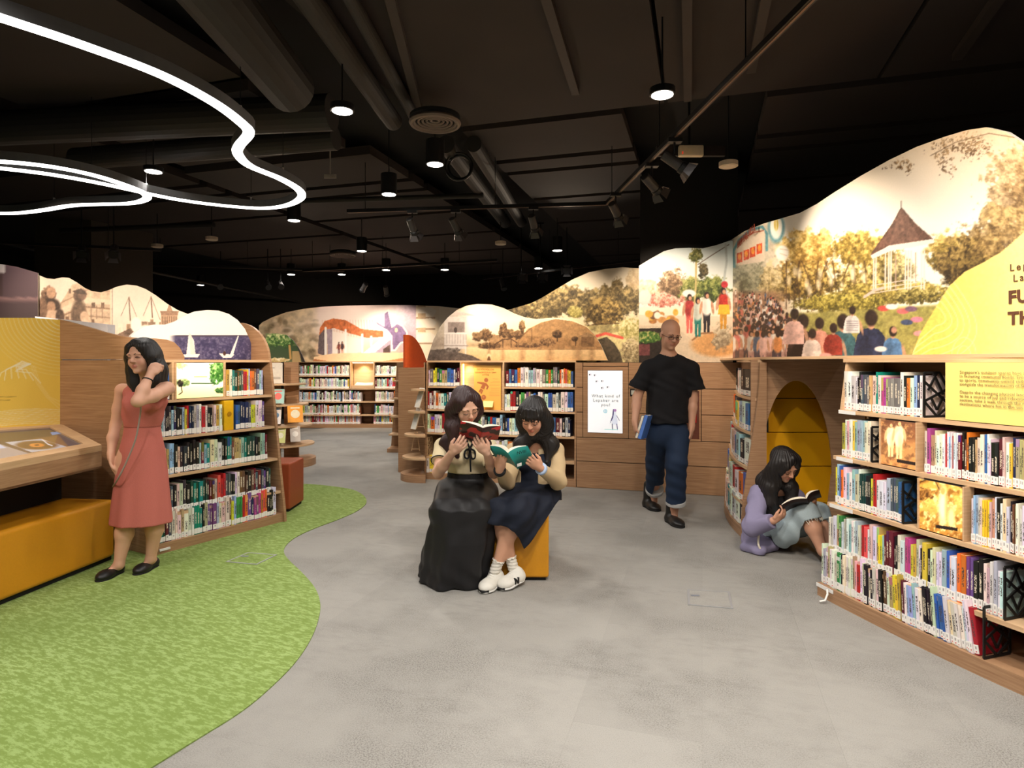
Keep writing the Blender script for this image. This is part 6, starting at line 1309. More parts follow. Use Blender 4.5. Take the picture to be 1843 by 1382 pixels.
def hidden_head(c, aim, power, label, ang=75):  # unseen spotlights added to brighten the murals and the yellow wall
    c = Vector(c); aim = Vector(aim); px, py = PXY(c); track_head(px, py, aim, label, z=c.z, power=power, ang=ang, top=3.8)
hidden_head((1.38, 2.1, 2.88), (2.42, 3.35, 1.95), 105, 'added spotlight out of sight towards the viewer', 85)
hidden_head((1.30, 1.2, 2.88), (2.75, 2.3, 1.9), 95, 'added spotlight out of sight near the track end', 85)
track((-3.3, 2.4, 3.05), (-3.95, 4.1, 3.05), 'added black lighting track out of sight beyond the frame')  # track added to go with the unseen spotlights
hidden_head((-3.85, 3.85, 2.88), (-4.3, 6.7, 1.8), 430, 'added unseen spotlight aimed at the old city mural', 50)
hidden_head((-1.25, 2.15, 2.95), (-2.72, 5.6, 1.72), 620, 'added unseen spotlight aimed at the sailing mural', 26)
hidden_head((-3.4, 2.7, 2.88), (-3.75, 4.5, 1.3), 85, 'added unseen spotlight aimed at the yellow wall', 80)
q = PE.at(EU(652), -0.14)[0]; spot(q + Vector((0, -0.02, 1.42)), q + Vector((0, 0.06, 0.9)), 9.0, 130, 0.9, (1, .78, .5), 0.03)
# ------------------------------------------------------------------ people: smooth bodies grown from joints
def surface_nets(f, org, h):
    s = f < 0; a = s[:-1, :-1, :-1]
    n = np.zeros(a.shape, np.int8)
    for i in (0, 1):
        for j in (0, 1):
            for k in (0, 1): n += s[i:s.shape[0] - 1 + i, j:s.shape[1] - 1 + j, k:s.shape[2] - 1 + k]
    I, J, K = np.nonzero((n > 0) & (n < 8)); idx = np.full(a.shape, -1, np.int32); idx[I, J, K] = np.arange(len(I))
    acc = np.zeros((len(I), 3)); cnt = np.zeros(len(I))
    co = [(i, j, k) for i in (0, 1) for j in (0, 1) for k in (0, 1)]
    for p in co:
        for ax in range(3):
            if p[ax]: continue
            q = list(p); q[ax] = 1
            fa = f[I + p[0], J + p[1], K + p[2]]; fb = f[I + q[0], J + q[1], K + q[2]]; m = (fa < 0) != (fb < 0)
            t = np.where(m, fa / np.where(m, fa - fb, 1), 0); v = np.zeros((len(I), 3)); v += p; v[:, ax] += t
            acc[m] += v[m]; cnt[m] += 1
    V = (np.stack([I, J, K], 1) + acc / cnt[:, None]) * h + org
    F = []
    for ax in range(3):
        b, c = (ax + 1) % 3, (ax + 2) % 3
        sl0 = [slice(None)] * 3; sl1 = [slice(None)] * 3; sl0[ax] = slice(0, -1); sl1[ax] = slice(1, None)
        A, B = s[tuple(sl0)], s[tuple(sl1)]; E = np.nonzero(A != B); E = [np.array(e) for e in E]
        ok = (E[b] > 0) & (E[c] > 0) & (E[b] < s.shape[b] - 1) & (E[c] < s.shape[c] - 1); E = [e[ok] for e in E]
        out = A[E[0], E[1], E[2]]
        def cell(db, dc):
            q = [e.copy() for e in E]; q[b] -= db; q[c] -= dc; return idx[q[0], q[1], q[2]]
        Q = np.stack([cell(1, 1), cell(0, 1), cell(0, 0), cell(1, 0)], 1); Q[~out] = Q[~out][:, ::-1]; F.append(Q)
    return V, np.concatenate(F)
class Sdf:
    def __init__(s): s.p = []; s.mod = []; s.cut = []
    def cap(s, a, b, ra, rb=None, k=0.02, op=1, sq=None):
        """Rounded tapering limb; sq = (axis, factor) flattens it."""
        a = np.array(a, float); b = np.array(b, float); rb = ra if rb is None else rb
        r = max(ra, rb) * (max(1, sq[1]) if sq else 1); lo = np.minimum(a, b) - r; hi = np.maximum(a, b) + r
        ba = b - a; L = ba @ ba + 1e-12
        ax = np.array(Vector(sq[0]).normalized()) if sq else None; fc = sq[1] if sq else 1
        def f(x, y, z):
            px, py, pz = x - a[0], y - a[1], z - a[2]
            t = np.clip((px * ba[0] + py * ba[1] + pz * ba[2]) / L, 0, 1)
            qx, qy, qz = px - t * ba[0], py - t * ba[1], pz - t * ba[2]; r2 = qx * qx + qy * qy + qz * qz
            if ax is not None:
                w = qx * ax[0] + qy * ax[1] + qz * ax[2]; r2 = r2 - w * w + (w / fc) ** 2
            return np.sqrt(r2) - (ra + (rb - ra) * t)
        s.p.append((f, lo, hi, k, op)); return s
    def chain(s, pts, rs, k=0.02, sq=None):
        for i in range(len(pts) - 1): s.cap(pts[i], pts[i + 1], rs[i], rs[i + 1], k, 1, sq)
        return s
    def ell(s, c, r, R=None, k=0.02, op=1):
        c = np.array(c, float); r = np.array(r, float); m = r.max(); R = np.eye(3) if R is None else np.array(R)[:3, :3]
        def f(x, y, z):
            px, py, pz = x - c[0], y - c[1], z - c[2]
            u = [(px * R[0, i] + py * R[1, i] + pz * R[2, i]) / r[i] for i in range(3)]
            k0 = np.sqrt(u[0] ** 2 + u[1] ** 2 + u[2] ** 2); k1 = np.sqrt((u[0] / r[0]) ** 2 + (u[1] / r[1]) ** 2 + (u[2] / r[2]) ** 2) + 1e-9
            return k0 * (k0 - 1) / k1
        s.p.append((f, c - m, c + m, k, op)); return s
    def loft(s, st, k=0.02, rot=0.0, waves=(0, 0, 0)):
        """Upright form from stations (z, cx, cy, rx, ry, wave amplitude); waves = (count, phase, second count)."""
        st = sorted(st); A = np.array([list(q) + [0] * (6 - len(q)) for q in st], float); zz = A[:, 0]; mr = (A[:, 3:5].max()) * 1.25
        lo = np.array([A[:, 1].min() - mr, A[:, 2].min() - mr, zz[0]]); hi = np.array([A[:, 1].max() + mr, A[:, 2].max() + mr, zz[-1]]); cr, sr = math.cos(rot), math.sin(rot)
        def f(x, y, z):
            g = lambda i: np.interp(z, zz, A[:, i])
            dx, dy = x - g(1), y - g(2); u, v = dx * cr + dy * sr, -dx * sr + dy * cr; rx, ry = g(3), g(4)
            q = np.sqrt((u / rx) ** 2 + (v / ry) ** 2) + 1e-9
            if waves[0]:
                th = np.arctan2(v / ry, u / rx); q = q / (1 + g(5) * (np.sin(waves[0] * th + waves[1]) + .5 * np.sin(waves[2] * th + 1.3)))
            d = (q - 1) * np.minimum(rx, ry)
            return np.maximum(d, np.maximum(zz[0] - z, z - zz[-1]))
        s.p.append((f, lo, hi, k, op_u)); return s
    def mesh(s, name, h, m, parent, colf=None, label=None):
        lo = np.min([p[1] for p in s.p if p[4] > 0], 0) - 4 * h; hi = np.max([p[2] for p in s.p if p[4] > 0], 0) + 4 * h
        n = np.ceil((hi - lo) / h).astype(int) + 1; ax = [lo[i] + np.arange(n[i]) * h for i in range(3)]
        f = np.full(tuple(n), 0.5, np.float32)
        for fn, a, b, k, op in s.p:
            mg = 2 * k + 3 * h; i0 = np.clip(((a - mg - lo) / h).astype(int), 0, n); i1 = np.clip(((b + mg - lo) / h).astype(int) + 2, 0, n)
            if np.any(i1 <= i0): continue
            W = tuple(slice(p, q) for p, q in zip(i0, i1))
            d = fn(ax[0][W[0]][:, None, None], ax[1][W[1]][None, :, None], ax[2][W[2]][None, None, :]).astype(np.float32); g = f[W]
            if op > 0:
                e = np.maximum(k - np.abs(g - d), 0); f[W] = np.minimum(g, d) - e * e / (4 * k)
            else:
                d = -d; e = np.maximum(k - np.abs(g - d), 0); f[W] = np.maximum(g, d) + e * e / (4 * k)
        X = ax[0][:, None, None], ax[1][None, :, None], ax[2][None, None, :]
        for fn in s.mod: f = (f + fn(*X)).astype(np.float32)
        for fn in s.cut: f = np.maximum(f, fn(*X)).astype(np.float32)
        V, F = surface_nets(f, lo, h)
        me = bpy.data.meshes.new(name); me.vertices.add(len(V)); me.vertices.foreach_set('co', V.astype(np.float32).ravel())
        me.loops.add(F.size); me.loops.foreach_set('vertex_index', F.ravel().astype(np.int32)); me.polygons.add(len(F)); me.polygons.foreach_set('loop_start', np.arange(0, F.size, 4, dtype=np.int32))
        me.update(calc_edges=True); me.validate(); me.polygons.foreach_set('use_smooth', [True] * len(me.polygons))
        if colf is not None and len(me.vertices) == len(V):
            c = np.ones((len(V), 4), np.float32); c[:, :3] = colf(V); me.attributes.new('col', 'FLOAT_COLOR', 'POINT').data.foreach_set('color', c.ravel())
        o = link(name, me, m, parent)
        if label: o['label'] = label
        return o
op_u = 1
def plane(p, n):
    p = np.array(p, float); n = np.array(Vector(n).normalized()); return lambda x, y, z: (x - p[0]) * n[0] + (y - p[1]) * n[1] + (z - p[2]) * n[2]
def folds(amp, fx, fy, fz, ph=0.0): return lambda x, y, z: amp * np.sin(fx * x + fy * y + fz * z + ph)
SKIN = vcol('skin', 0.5, 0.0, 0.02, 0.35)
def cloth(name, col, rough=.85, var=.05, scale=220, bump=.25): return plain(name, col, rough, 0, var, scale, bump, .25)
HAIRB = plain('hair_black', (24, 19, 18), 0.5, var=.2, scale=60, stretch=(3, 3, .3), spec=.5, bump=.3)
HAIRR = plain('hair_auburn', (48, 24, 24), 0.5, var=.2, scale=60, stretch=(3, 3, .3), spec=.5, bump=.3)
BROW = plain('brow_hair', (48, 36, 32), .7)
class Head:
    def __init__(s, c, fwd, roll=0.0, k=1.0, jaw=1.0, up=(0, 0, 1)):
        f = Vector(fwd).normalized(); x = f.cross(Vector(up)).normalized(); u = x.cross(f).normalized()
        M = Matrix.Identity(4)
        for i in range(3): M[i][0] = x[i]; M[i][1] = f[i]; M[i][2] = u[i]; M[i][3] = c[i]
        s.M = M @ Matrix.Rotation(roll, 4, 'Y'); s.k = k; s.R = np.array(s.M)[:3, :3]; s.jaw = jaw
        s.Mi = np.array(s.M.inverted())
    def w(s, *p): return tuple(s.M @ (Vector(p) * s.k))
    def local(s, V): return (V @ s.Mi[:3, :3].T + s.Mi[:3, 3]) / s.k
    def build(s, S):
        k = s.k; E = lambda c, r, kk=.02, op=1: S.ell(s.w(*c), np.array(r) * k, s.R, kk * k, op)
        E((0, -.014, .046), (.073, .092, .081)); E((0, .02, -.006), (.064, .068, .092)); E((0, .034, -.062), (.046 * s.jaw, .044, .04)); E((0, .066, -.093), (.019 * s.jaw, .015, .013), .022)
        for q in (-1, 1):
            E((q * .037, .056, -.03), (.024, .021, .027)); E((q * .028, .077, .027), (.026, .012, .010), .015)
            E((q * .031, .095, .006), (.017, .011, .009), .014, -1); E((q * .031, .071, .005), (.0165, .0155, .0125), .004)
            E((q * .076, -.006, -.002), (.008, .019, .029), .008); E((q * .010, .093, -.025), (.0075, .0085, .0065), .006)
        S.cap(s.w(0, .084, .014), s.w(0, .104, -.020), .006 * k, .0105 * k, .012 * k)
        S.cap(s.w(-.017, .078, -.052), s.w(.017, .078, -.052), .0062 * k, None, .005 * k); S.ell(s.w(0, .0855, -.052), np.array((.012, .006, .0055)) * k, s.R, .004 * k)
        S.cap(s.w(-.013, .079, -.062), s.w(.013, .079, -.062), .0068 * k, None, .005 * k)
        S.cap(s.w(-.02, .09, -.0567), s.w(.02, .09, -.0567), .0016 * k, None, .002 * k, -1)
    def colour(s, V, base, lips=(178, 84, 78), blush=(206, 128, 110)):
        L = s.local(V); c = np.tile(lin(base), (len(V), 1))
        def mixin(w, col): 
            nonlocal c; w = np.clip(w, 0, 1)[:, None]; c = c * (1 - w) + lin(col) * w
        near = (L[:, 1] > .03) & (L[:, 1] < .12)
        for q in (-1, 1): mixin(np.exp(-((L[:, 0] - q * .04) / .018) ** 2 - ((L[:, 2] + .032) / .016) ** 2) * .45 * near, blush)
        mixin(np.exp(-((L[:, 0]) / .012) ** 2 - ((L[:, 2] + .022) / .012) ** 2) * .3 * (L[:, 1] > .085) * (L[:, 1] < .12), blush)
        e = (L[:, 0] / .023) ** 2 + ((L[:, 2] + .0567) / .0125) ** 2; mixin(np.clip((1.15 - e) * 4, 0, 1) * (L[:, 1] > .068) * (L[:, 1] < .1) * .62, lips)
        for q in (-1, 1): mixin(np.exp(-((L[:, 0] - q * .031) / .02) ** 2 - ((L[:, 2] - .006) / .011) ** 2) * .35 * near, (150, 100, 84))
        return c
    def features(s, parent, closed=True, brow=BROW, eye=None):
        dk = plain('eye_dark', (30, 20, 18), .35)
        for q in (-1, 1):
            b = MB(); b.tube([s.w(q * a, y, z) for a, y, z in ((.013, .0895, .0245), (.024, .0892, .028), (.035, .0825, .028), (.044, .073, .0235))], [.0018 * s.k, .0028 * s.k, .0026 * s.k, .0012 * s.k], 6); b.build('eyebrow', brow, parent)
            e = MB()
            if closed: e.tube([s.w(q * a, y, z) for a, y, z in ((.0165, .0835, .001), (.024, .0868, -.0035), (.033, .0868, -.0045), (.042, .0825, -.0025), (.048, .076, .001))], [.001 * s.k, .0018 * s.k, .002 * s.k, .0018 * s.k, .001 * s.k], 6)
            else: e.tube([s.w(q * a, y, z) for a, y, z in ((.0165, .0835, .003), (.024, .087, .0055), (.032, .0875, .006), (.040, .084, .005), (.048, .076, .002))], [.001 * s.k, .0028 * s.k, .0036 * s.k, .003 * s.k, .001 * s.k], 6)
            e.build('eye', dk, parent)
    def glasses(s, parent, mat, r=.0012, w=.021, h=.017):
        t = MB()
        for q in (-1, 1):
            t.tube([s.w(q * .031 + w * math.cos(a), .098 - abs(q * .031 + w * math.cos(a)) * .16, .002 + h * math.sin(a)) for a in np.linspace(0, 2 * math.pi, 22, endpoint=False)], r * s.k, 6, closed=True)
            t.tube([s.w(q * .052, .0895, .006), s.w(q * .07, .07, .006), s.w(q * .08, .0, .006)], r * s.k, 6)
        t.tube([s.w(-.010, .0968, .006), s.w(0, .101, .009), s.w(.010, .0968, .006)], r * s.k, 6)
        return t.build('glasses', mat, parent)
def strands(hd, n=34, amp=.0019):
    c = hd.w(0, -.01, 0)
    def f(x, y, z):
        th = np.arctan2(y - c[1], x - c[0]); return amp * np.sin(n * th + 2.2 * np.sin(7 * z + 3 * th)) + .5 * amp * np.sin(2.3 * n * th + 1.5)
    return f
def hand(S, wrist, f, pn, side, curl=(20, 30, 20), k=1.0, thumb=(35, 20), spread=4):
    """wrist point, finger direction f, palm normal pn (out of the palm), side = +1/-1 for the thumb side along f x pn."""
    f = Vector(f).normalized(); pn = Vector(pn).normalized(); x = f.cross(pn).normalized() * side; pn = (pn - f * pn.dot(f)).normalized(); wv = Vector(wrist)
    M = np.array([list(f), list(x), list(pn)]).T
    S.cap(wv, wv + f * .03 * k, .023 * k, .026 * k, .015); S.ell(wv + f * .05 * k, (.05 * k, .04 * k, .0165 * k), M, .012)
    for i, (o, L) in enumerate(((.029, .074), (.0098, .081), (-.0098, .076), (-.028, .06))):
        p = wv + f * (.083 - .004 * abs(i - 1)) * k + x * o * k; d = (f + x * (o * spread)).normalized(); a = 0
        for j, (fr, r0, r1) in enumerate(((.45, .0092, .0086), (.31, .0086, .008), (.24, .008, .0068))):
            a += math.radians(curl[j]); dd = d * math.cos(a) + pn * math.sin(a); q = p + dd * L * fr * k
            S.cap(p, q, r0 * k, r1 * k, .0035); p = q
    p = wv + f * .025 * k + x * .03 * k; a = math.radians(thumb[0])
    d = (f * math.cos(a) + x * math.sin(a) + pn * .35).normalized(); q = p + d * .04 * k; S.cap(p, q, .0135 * k, .0105 * k, .008)
    b = math.radians(thumb[1]); d2 = (f * math.cos(b) + x * math.sin(b) + pn * .5).normalized(); S.cap(q, q + d2 * .032 * k, .0105 * k, .008 * k, .005)
def shoe(parent, heel, toe, w, h, mat, sole, name='shoe', low=True, lift=0.0, extra=None):
    """A shoe between heel and toe points on the ground."""
    heel = Vector(heel); toe = Vector(toe); d = toe - heel; L = d.length; d.normalize(); up = Vector((0, 0, 1)); x = d.cross(up).normalized(); up = x.cross(d)
    R = np.array([list(d), list(x), list(up)]).T; S = Sdf(); at = lambda a, z: heel + d * (L * a) + up * z
    S.ell(at(.2, .035), (L * .23, w * .44, .04), R, .02); S.ell(at(.72, .026), (L * .3, w * .52, .034), R, .03); S.cap(at(.2, .03), at(.7, .028), w * .4, w * .44, .03, 1, (up, .75))
    if not low:
        S.cap(at(.2, .03), at(.22, h), w * .42, w * .40, .03); S.cap(at(.3, .045), at(.62, .034), w * .32, w * .3, .02)
    S.cut.append(plane(at(0, .006), -up))
    if low: S.cut.append(lambda x_, y_, z_: -(np.sqrt(((x_ - at(.33, .085).x) * d.x + (y_ - at(.33, .085).y) * d.y + (z_ - at(.33, .085).z) * d.z) ** 2 / (L * .33) ** 2 + ((x_ - at(.33, .085).x) * x.x + (y_ - at(.33, .085).y) * x.y) ** 2 / (w * .36) ** 2 + ((z_ - at(.33, .085).z)) ** 2 / .055 ** 2) - 1) * .03)
    o = S.mesh(name, .004, mat, parent)
    S2 = Sdf(); S2.ell(at(.25, .008), (L * .26, w * .46, .02), R, .02); S2.ell(at(.7, .008), (L * .33, w * .54, .02), R, .03); S2.cap(at(.2, .006), at(.7, .006), w * .43, w * .48, .02, 1, (up, .3)); S2.cut.append(plane(at(0, .001), -up)); S2.cut.append(plane(at(0, .016 if low else .024), up))
    S2.mesh('sole', .004, sole, o); return o
def person(name, label, loc): return thing(name, label, 'person', loc, 'people in the library')
def paper_curve(a, b, sag, n=8): return [a + (b - a) * (i / n) + sag * math.sin(math.pi * i / n) for i in range(n + 1)]
def held_book(label, spine0, spine1, la, ra, thick, cover, coverb=None, bulge=.02, name='open_book'):
    """An open book: spine0/spine1 lower and upper spine points, la/ra the outer edge directions (with length) of its two halves."""
    s0, s1 = Vector(spine0), Vector(spine1); t = thing(name, label, 'book', s0, 'books being read')
    for nm, e in (('left_half', Vector(la)), ('right_half', Vector(ra))):
        nrm = (s1 - s0).cross(e).normalized()
        if nrm.dot(Vector((0, -1, 0.2))) < 0: nrm = -nrm       # side away from the reader
        c = MB(); vs = []; n = 10
        for i in range(n + 1):
            q = i / n; off = -nrm * bulge * math.sin(math.pi * min(1, q * 1.0)) * .6
            for b in (s0, s1):
                vs.append(b + e * q + off)
        m = MB(); T = nrm * .0022; m.add([v for v in vs] + [v + T for v in vs], [(2 * i, 2 * i + 1, 2 * i + 3, 2 * i + 2) for i in range(n)] + [(2 * n + 2 + 2 * i, 2 * n + 4 + 2 * i, 2 * n + 5 + 2 * i, 2 * n + 3 + 2 * i) for i in range(n)] + [(2 * i, 2 * i + 2, 2 * n + 4 + 2 * i, 2 * n + 2 + 2 * i) for i in range(n)] + [(2 * i + 1, 2 * n + 3 + 2 * i, 2 * n + 5 + 2 * i, 2 * i + 3) for i in range(n)] + [(2 * n, 2 * n + 1, 4 * n + 3, 4 * n + 2)])
        m.build('cover_' + nm.split('_')[0], cover, t, True)
        pv = []; ins = (s1 - s0) * .02
        for i in range(n + 1):
            q = i / n * .97; off = -nrm * bulge * math.sin(math.pi * q) * .6; th = -nrm * (thick * (1 - .75 * q ** 3) * (.25 + .75 * math.sin(math.pi * min(.5, q * 2.2 + .06))))
            for b in (s0 + ins, s1 - ins): pv.append(b + e * q + off); pv.append(b + e * q + off + th)
        m = MB(); f = []
        for i in range(n):
            k = 4 * i; f += [(k, k + 2, k + 6, k + 4), (k + 1, k + 5, k + 7, k + 3), (k, k + 4, k + 5, k + 1), (k + 2, k + 3, k + 7, k + 6)]
        f += [(0, 1, 3, 2), (4 * n, 4 * n + 2, 4 * n + 3, 4 * n + 1)]; m.add(pv, f); m.build('pages_' + nm.split('_')[0], PAPER, t, False)
    return t
FAIR = (214, 164, 138); TANS = (196, 142, 112)
# ---- woman in the pink dress
p1 = person('person', 'woman in a pink dress listening at a handset by the table', (-2.62, 4.3, 0))
b = Sdf(); hd = Head(P(256, 644, 4.27), (-.16, -.98, -.04), math.radians(5), .98); hd.build(b)
nb = P(264, 697, 4.33); shL, shR = P(220, 702, 4.40), P(301, 699, 4.25)
b.cap(hd.w(0, -.02, -.05), nb, .043, .047, .03); b.cap(nb, shL, .045, .04, .03); b.cap(nb, shR, .045, .04, .03)
ch, wa, hp = P(260, 728, 4.34), P(255, 768, 4.34), P(252, 822, 4.35)
b.ell(ch, (.13, .09, .15), None, .05); b.ell(wa, (.105, .08, .1), None, .05); b.ell(hp, (.15, .105, .13), None, .05)
eL, wL = P(208, 765, 4.42), P(200, 816, 4.33)
b.chain([shL, P(214, 735, 4.42), eL], [.043, .04, .034], .02); b.chain([eL, P(203, 788, 4.38), wL], [.034, .035, .023], .02); hand(b, wL, P(201, 858, 4.29) - wL, Vector((.75, .3, 0)), -1, (14, 22, 16), .95)
eR, wR = P(248, 722, 3.99), P(271, 674, 4.10)
b.chain([shR, P(276, 712, 4.10), eR], [.045, .042, .035], .02); b.chain([eR, P(257, 702, 4.03), wR], [.036, .036, .024], .02); hand(b, wR, P(288, 644, 4.17) - wR, Vector((-.05, 1, .2)), -1, (58, 62, 30), .95, (10, -25), 2)
kL, kR, aL, aR = P(226, 930, 4.28), P(279, 922, 4.34), P(214, 1016, 4.28), P(271, 1006, 4.385)
for hx, kk, an in ((-.07, kL, aL), (.07, kR, aR)):
    b.chain([hp + Vector((hx, 0, -.05)), kk], [.085, .056], .03); b.chain([kk, kk + (an - kk) * .35 + Vector((0, .015, 0)), an], [.052, .055, .031], .03)
hL, tL, hR, tR = G(219, 1028), G(176, 1049), G(281, 1017), G(244, 1037)
for an, hh, tt in ((aL, hL, tL), (aR, hR, tR)): b.cap(an, hh + (tt - hh) * .2 + Vector((0, 0, .045)), .032, .028, .02); b.cap(hh + (tt - hh) * .2 + Vector((0, 0, .045)), hh + (tt - hh) * .68 + Vector((0, 0, .03)), .027, .02, .03)
b.mesh('body', .005, SKIN, p1, lambda V: hd.colour(V, FAIR)); hd.features(p1, False)
d = Sdf(); zof = lambda py, dd=4.34: EYE - (py - HY) * dd / FPX
X = lambda px, dd=4.34: (px - CX) / FPX * dd
d.loft([(zof(941), X(252), 4.36, .205, .17, .03), (zof(900), X(252), 4.36, .19, .155, .025), (zof(850), X(253), 4.36, .168, .135, .015), (zof(810), X(253), 4.36, .15, .12, .004), (zof(785), X(254), 4.355, .128, .1, 0), (zof(768), X(255), 4.35, .118, .094, 0), (zof(745), X(258), 4.34, .14, .108, 0), (zof(722), X(261), 4.335, .152, .114, 0), (zof(706), X(262), 4.335, .138, .085, 0), (zof(696), X(262), 4.335, .105, .066, 0)], .02, -.1, (7, .8, 11))
d.cap(P(237, 706, 4.37), P(252, 698, 4.34), .052, .05, .03); d.cap(P(291, 705, 4.29), P(276, 698, 4.31), .052, .05, .03)
d.ell(P(240, 727, 4.26), (.05, .045, .05), None, .05); d.ell(P(274, 728, 4.23), (.05, .045, .05), None, .05)
d.mod.append(lambda x, y, z: .004 * np.sin(55 * (x + .35 * z)) * np.clip((z - 1.03) / .05, 0, 1) * np.clip((1.22 - z) / .05, 0, 1))
d.cut.append(lambda x, y, z: .056 - np.sqrt((x - nb.x) ** 2 + (y - (nb.y - .03)) ** 2 + ((z - (nb.z + .03)) * .9) ** 2))
PINK = cloth('pink_cloth', (186, 104, 94))
dr = d.mesh('dress', .006, PINK, p1)
bt = Sdf(); bt.loft([(zof(768.5), X(255), 4.351, .1215, .0975), (zof(764), X(255), 4.35, .1215, .0975)], .01, -.1); bt.mesh('waist_seam', .006, cloth('pink_seam', (160, 86, 76)), dr)
h = Sdf(); h.ell(hd.w(0, -.024, .052), (.088, .106, .09), hd.R, .02)
for q in (-1, 1):
    h.chain([hd.w(q * .062, .03, .07), hd.w(q * .084, .012, -.0), hd.w(q * .088, .0, -.08), hd.w(q * .084, .0, -.16), hd.w(q * .07, .02, -.225)], [.026, .024, .03, .03, .014], .05)
    h.chain([hd.w(q * .05, -.06, .0), hd.w(q * .065, -.06, -.1), hd.w(q * .06, -.055, -.2), hd.w(q * .05, -.05, -.24)], [.05, .052, .04, .02], .05)
h.ell(hd.w(.006, .1, -.02), (.058, .078, .108), hd.R, .012, -1)
h.cap(hd.w(.015, .035, .11), hd.w(.064, .045, .03), .012, .01, .03); h.chain([hd.w(.015, .035, .11), hd.w(-.045, .052, .075), hd.w(-.074, .035, .0)], [.012, .013, .01], .03)
h.mod.append(strands(hd))
h.mesh('hair', .005, HAIRB, p1)
shoe(p1, hL, tL, .088, .08, plain('black_leather', (24, 23, 24), .4), BLACKM); shoe(p1, hR, tR, .088, .08, plain('black_leather', (24, 23, 24), .4), BLACKM)
br = MB(); q = eR + (wR - eR) * .78; ax_ = (wR - eR).normalized(); M = frame(q, ax_.orthogonal(), ax_); br.tube([M @ Vector((.031 * math.cos(a), .031 * math.sin(a), 0)) for a in np.linspace(0, 2 * math.pi, 20, endpoint=False)], .0045, 8, closed=True); br.build('bracelet', BLACK, p1)
hs = thing('audio_handset', 'grey handset cord hanging from the woman in pink', 'handset', wR)
c = MB(); c.tube([tuple(v) for v in smooth_path([tuple(P(286, 654, 4.2)), tuple(P(266, 690, 4.2)), tuple(P(255, 724, 4.06)), tuple(P(252, 748, 4.16)), tuple(P(244, 790, 4.17)), tuple(P(228, 830, 4.17)), tuple(P(212, 862, 4.18)), tuple(P(203, 876, 4.30))], 8)], .0055, 8); c.build('cord', plain('cord_grey', (150, 138, 128), .5), hs, True)
m = MB(); m.tube([P(280, 662, 4.215), P(285, 646, 4.235)], [.016, .02], 12); m.build('earpiece', BLACK, hs, True)

# ---- man walking
p2 = person('person', 'bald man in black T-shirt and jeans walking with books', (1.42, 5.6, 0))
b = Sdf(); hd2 = Head(P(1206, 603, 5.52), (.18, -.9, -.32), math.radians(-3), 1.07, 1.12); hd2.build(b)
nb = P(1203, 643, 5.58); shL, shR = P(1166, 662, 5.6), P(1244, 662, 5.58)
b.cap(hd2.w(0, -.015, -.06), nb, .055, .058, .03); b.cap(nb, shL, .06, .055, .04); b.cap(nb, shR, .06, .055, .04)
b.ell(P(1204, 695, 5.62), (.16, .11, .2), None, .05); b.ell(P(1202, 765, 5.64), (.15, .11, .14), None, .05)
eL, wL = P(1147, 715, 5.62), P(1143, 757, 5.52); eR, wR = P(1247, 717, 5.6), P(1245, 765, 5.56)
b.chain([shL, eL], [.052, .042], .02); b.chain([eL, eL + (wL - eL) * .35, wL], [.041, .041, .027], .02); hand(b, wL, Vector((.03, -.12, -1)), Vector((.96, .1, -.05)), -1, (30, 40, 20), 1.05)
b.chain([shR, eR], [.052, .042], .02); b.chain([eR, eR + (wR - eR) * .35, wR], [.041, .041, .027], .02); hand(b, wR, Vector((-.06, 0, -1)), Vector((-.8, .4, 0)), 1, (14, 22, 16), 1.05)
kL, aL = P(1181, 832, 5.85), P(1177, 890, 6.26); kR, aR = P(1217, 830, 5.52), P(1213, 914, 5.68)
for hx, kk, an in ((-.09, kL, aL), (.09, kR, aR)):
    b.chain([P(1202, 765, 5.64) + Vector((hx, 0, -.05)), kk, an], [.09, .06, .04], .03); b.cap(an, an + Vector((0, -.02, -.06)), .034, .03, .02)
b.mesh('body', .0055, SKIN, p2, lambda V: hd2.colour(V, (198, 148, 120), (168, 96, 84))); hd2.features(p2, False, plain('brow_dark', (40, 32, 30), .7)); hd2.glasses(p2, plain('glasses_dark', (40, 26, 24), .4), .002, .022, .015)
z2 = lambda py, dd=5.6: EYE - (py - HY) * dd / FPX
t = Sdf(); X2 = lambda px, dd=5.6: (px - CX) / FPX * dd
t.loft([(z2(761), X2(1202), 5.63, .192, .145, .012), (z2(735), X2(1202), 5.63, .186, .14, .012), (z2(700), X2(1203), 5.62, .186, .138, .006), (z2(672), X2(1204), 5.61, .188, .125, 0), (z2(655), X2(1204), 5.6, .165, .092, 0), (z2(643), X2(1204), 5.59, .105, .072, 0)], .03, -.05, (5, .4, 8))
t.cap(nb + Vector((0, 0, -.035)), shL + Vector((.01, 0, -.012)), .088, .08, .03); t.cap(nb + Vector((0, 0, -.035)), shR + Vector((-.01, 0, -.012)), .088, .08, .03); t.chain([shL + Vector((.02, 0, -.01)), P(1148, 698, 5.62)], [.075, .088], .03); t.chain([shR + Vector((-.02, 0, -.01)), P(1251, 700, 5.6)], [.075, .088], .03)
eLd = (eL - shL).normalized(); eRd = (eR - shR).normalized()
t.cut.append(lambda x, y, z: np.where(x < X2(1166), plane(P(1148, 699, 5.62), eLd)(x, y, z), -1.0)); t.cut.append(lambda x, y, z: np.where(x > X2(1242), plane(P(1251, 700, 5.6), eRd)(x, y, z), -1.0))
t.cut.append(lambda x, y, z: .07 - np.sqrt((x - nb.x) ** 2 + (y - (nb.y - .02)) ** 2 + ((z - (nb.z + .045)) * .85) ** 2))
t.mod.append(lambda x, y, z: .003 * np.sin(38 * x + 30 * z + 3 * np.sin(20 * z)))
ts = t.mesh('t_shirt', .006, cloth('black_cotton', (24, 23, 25)), p2)
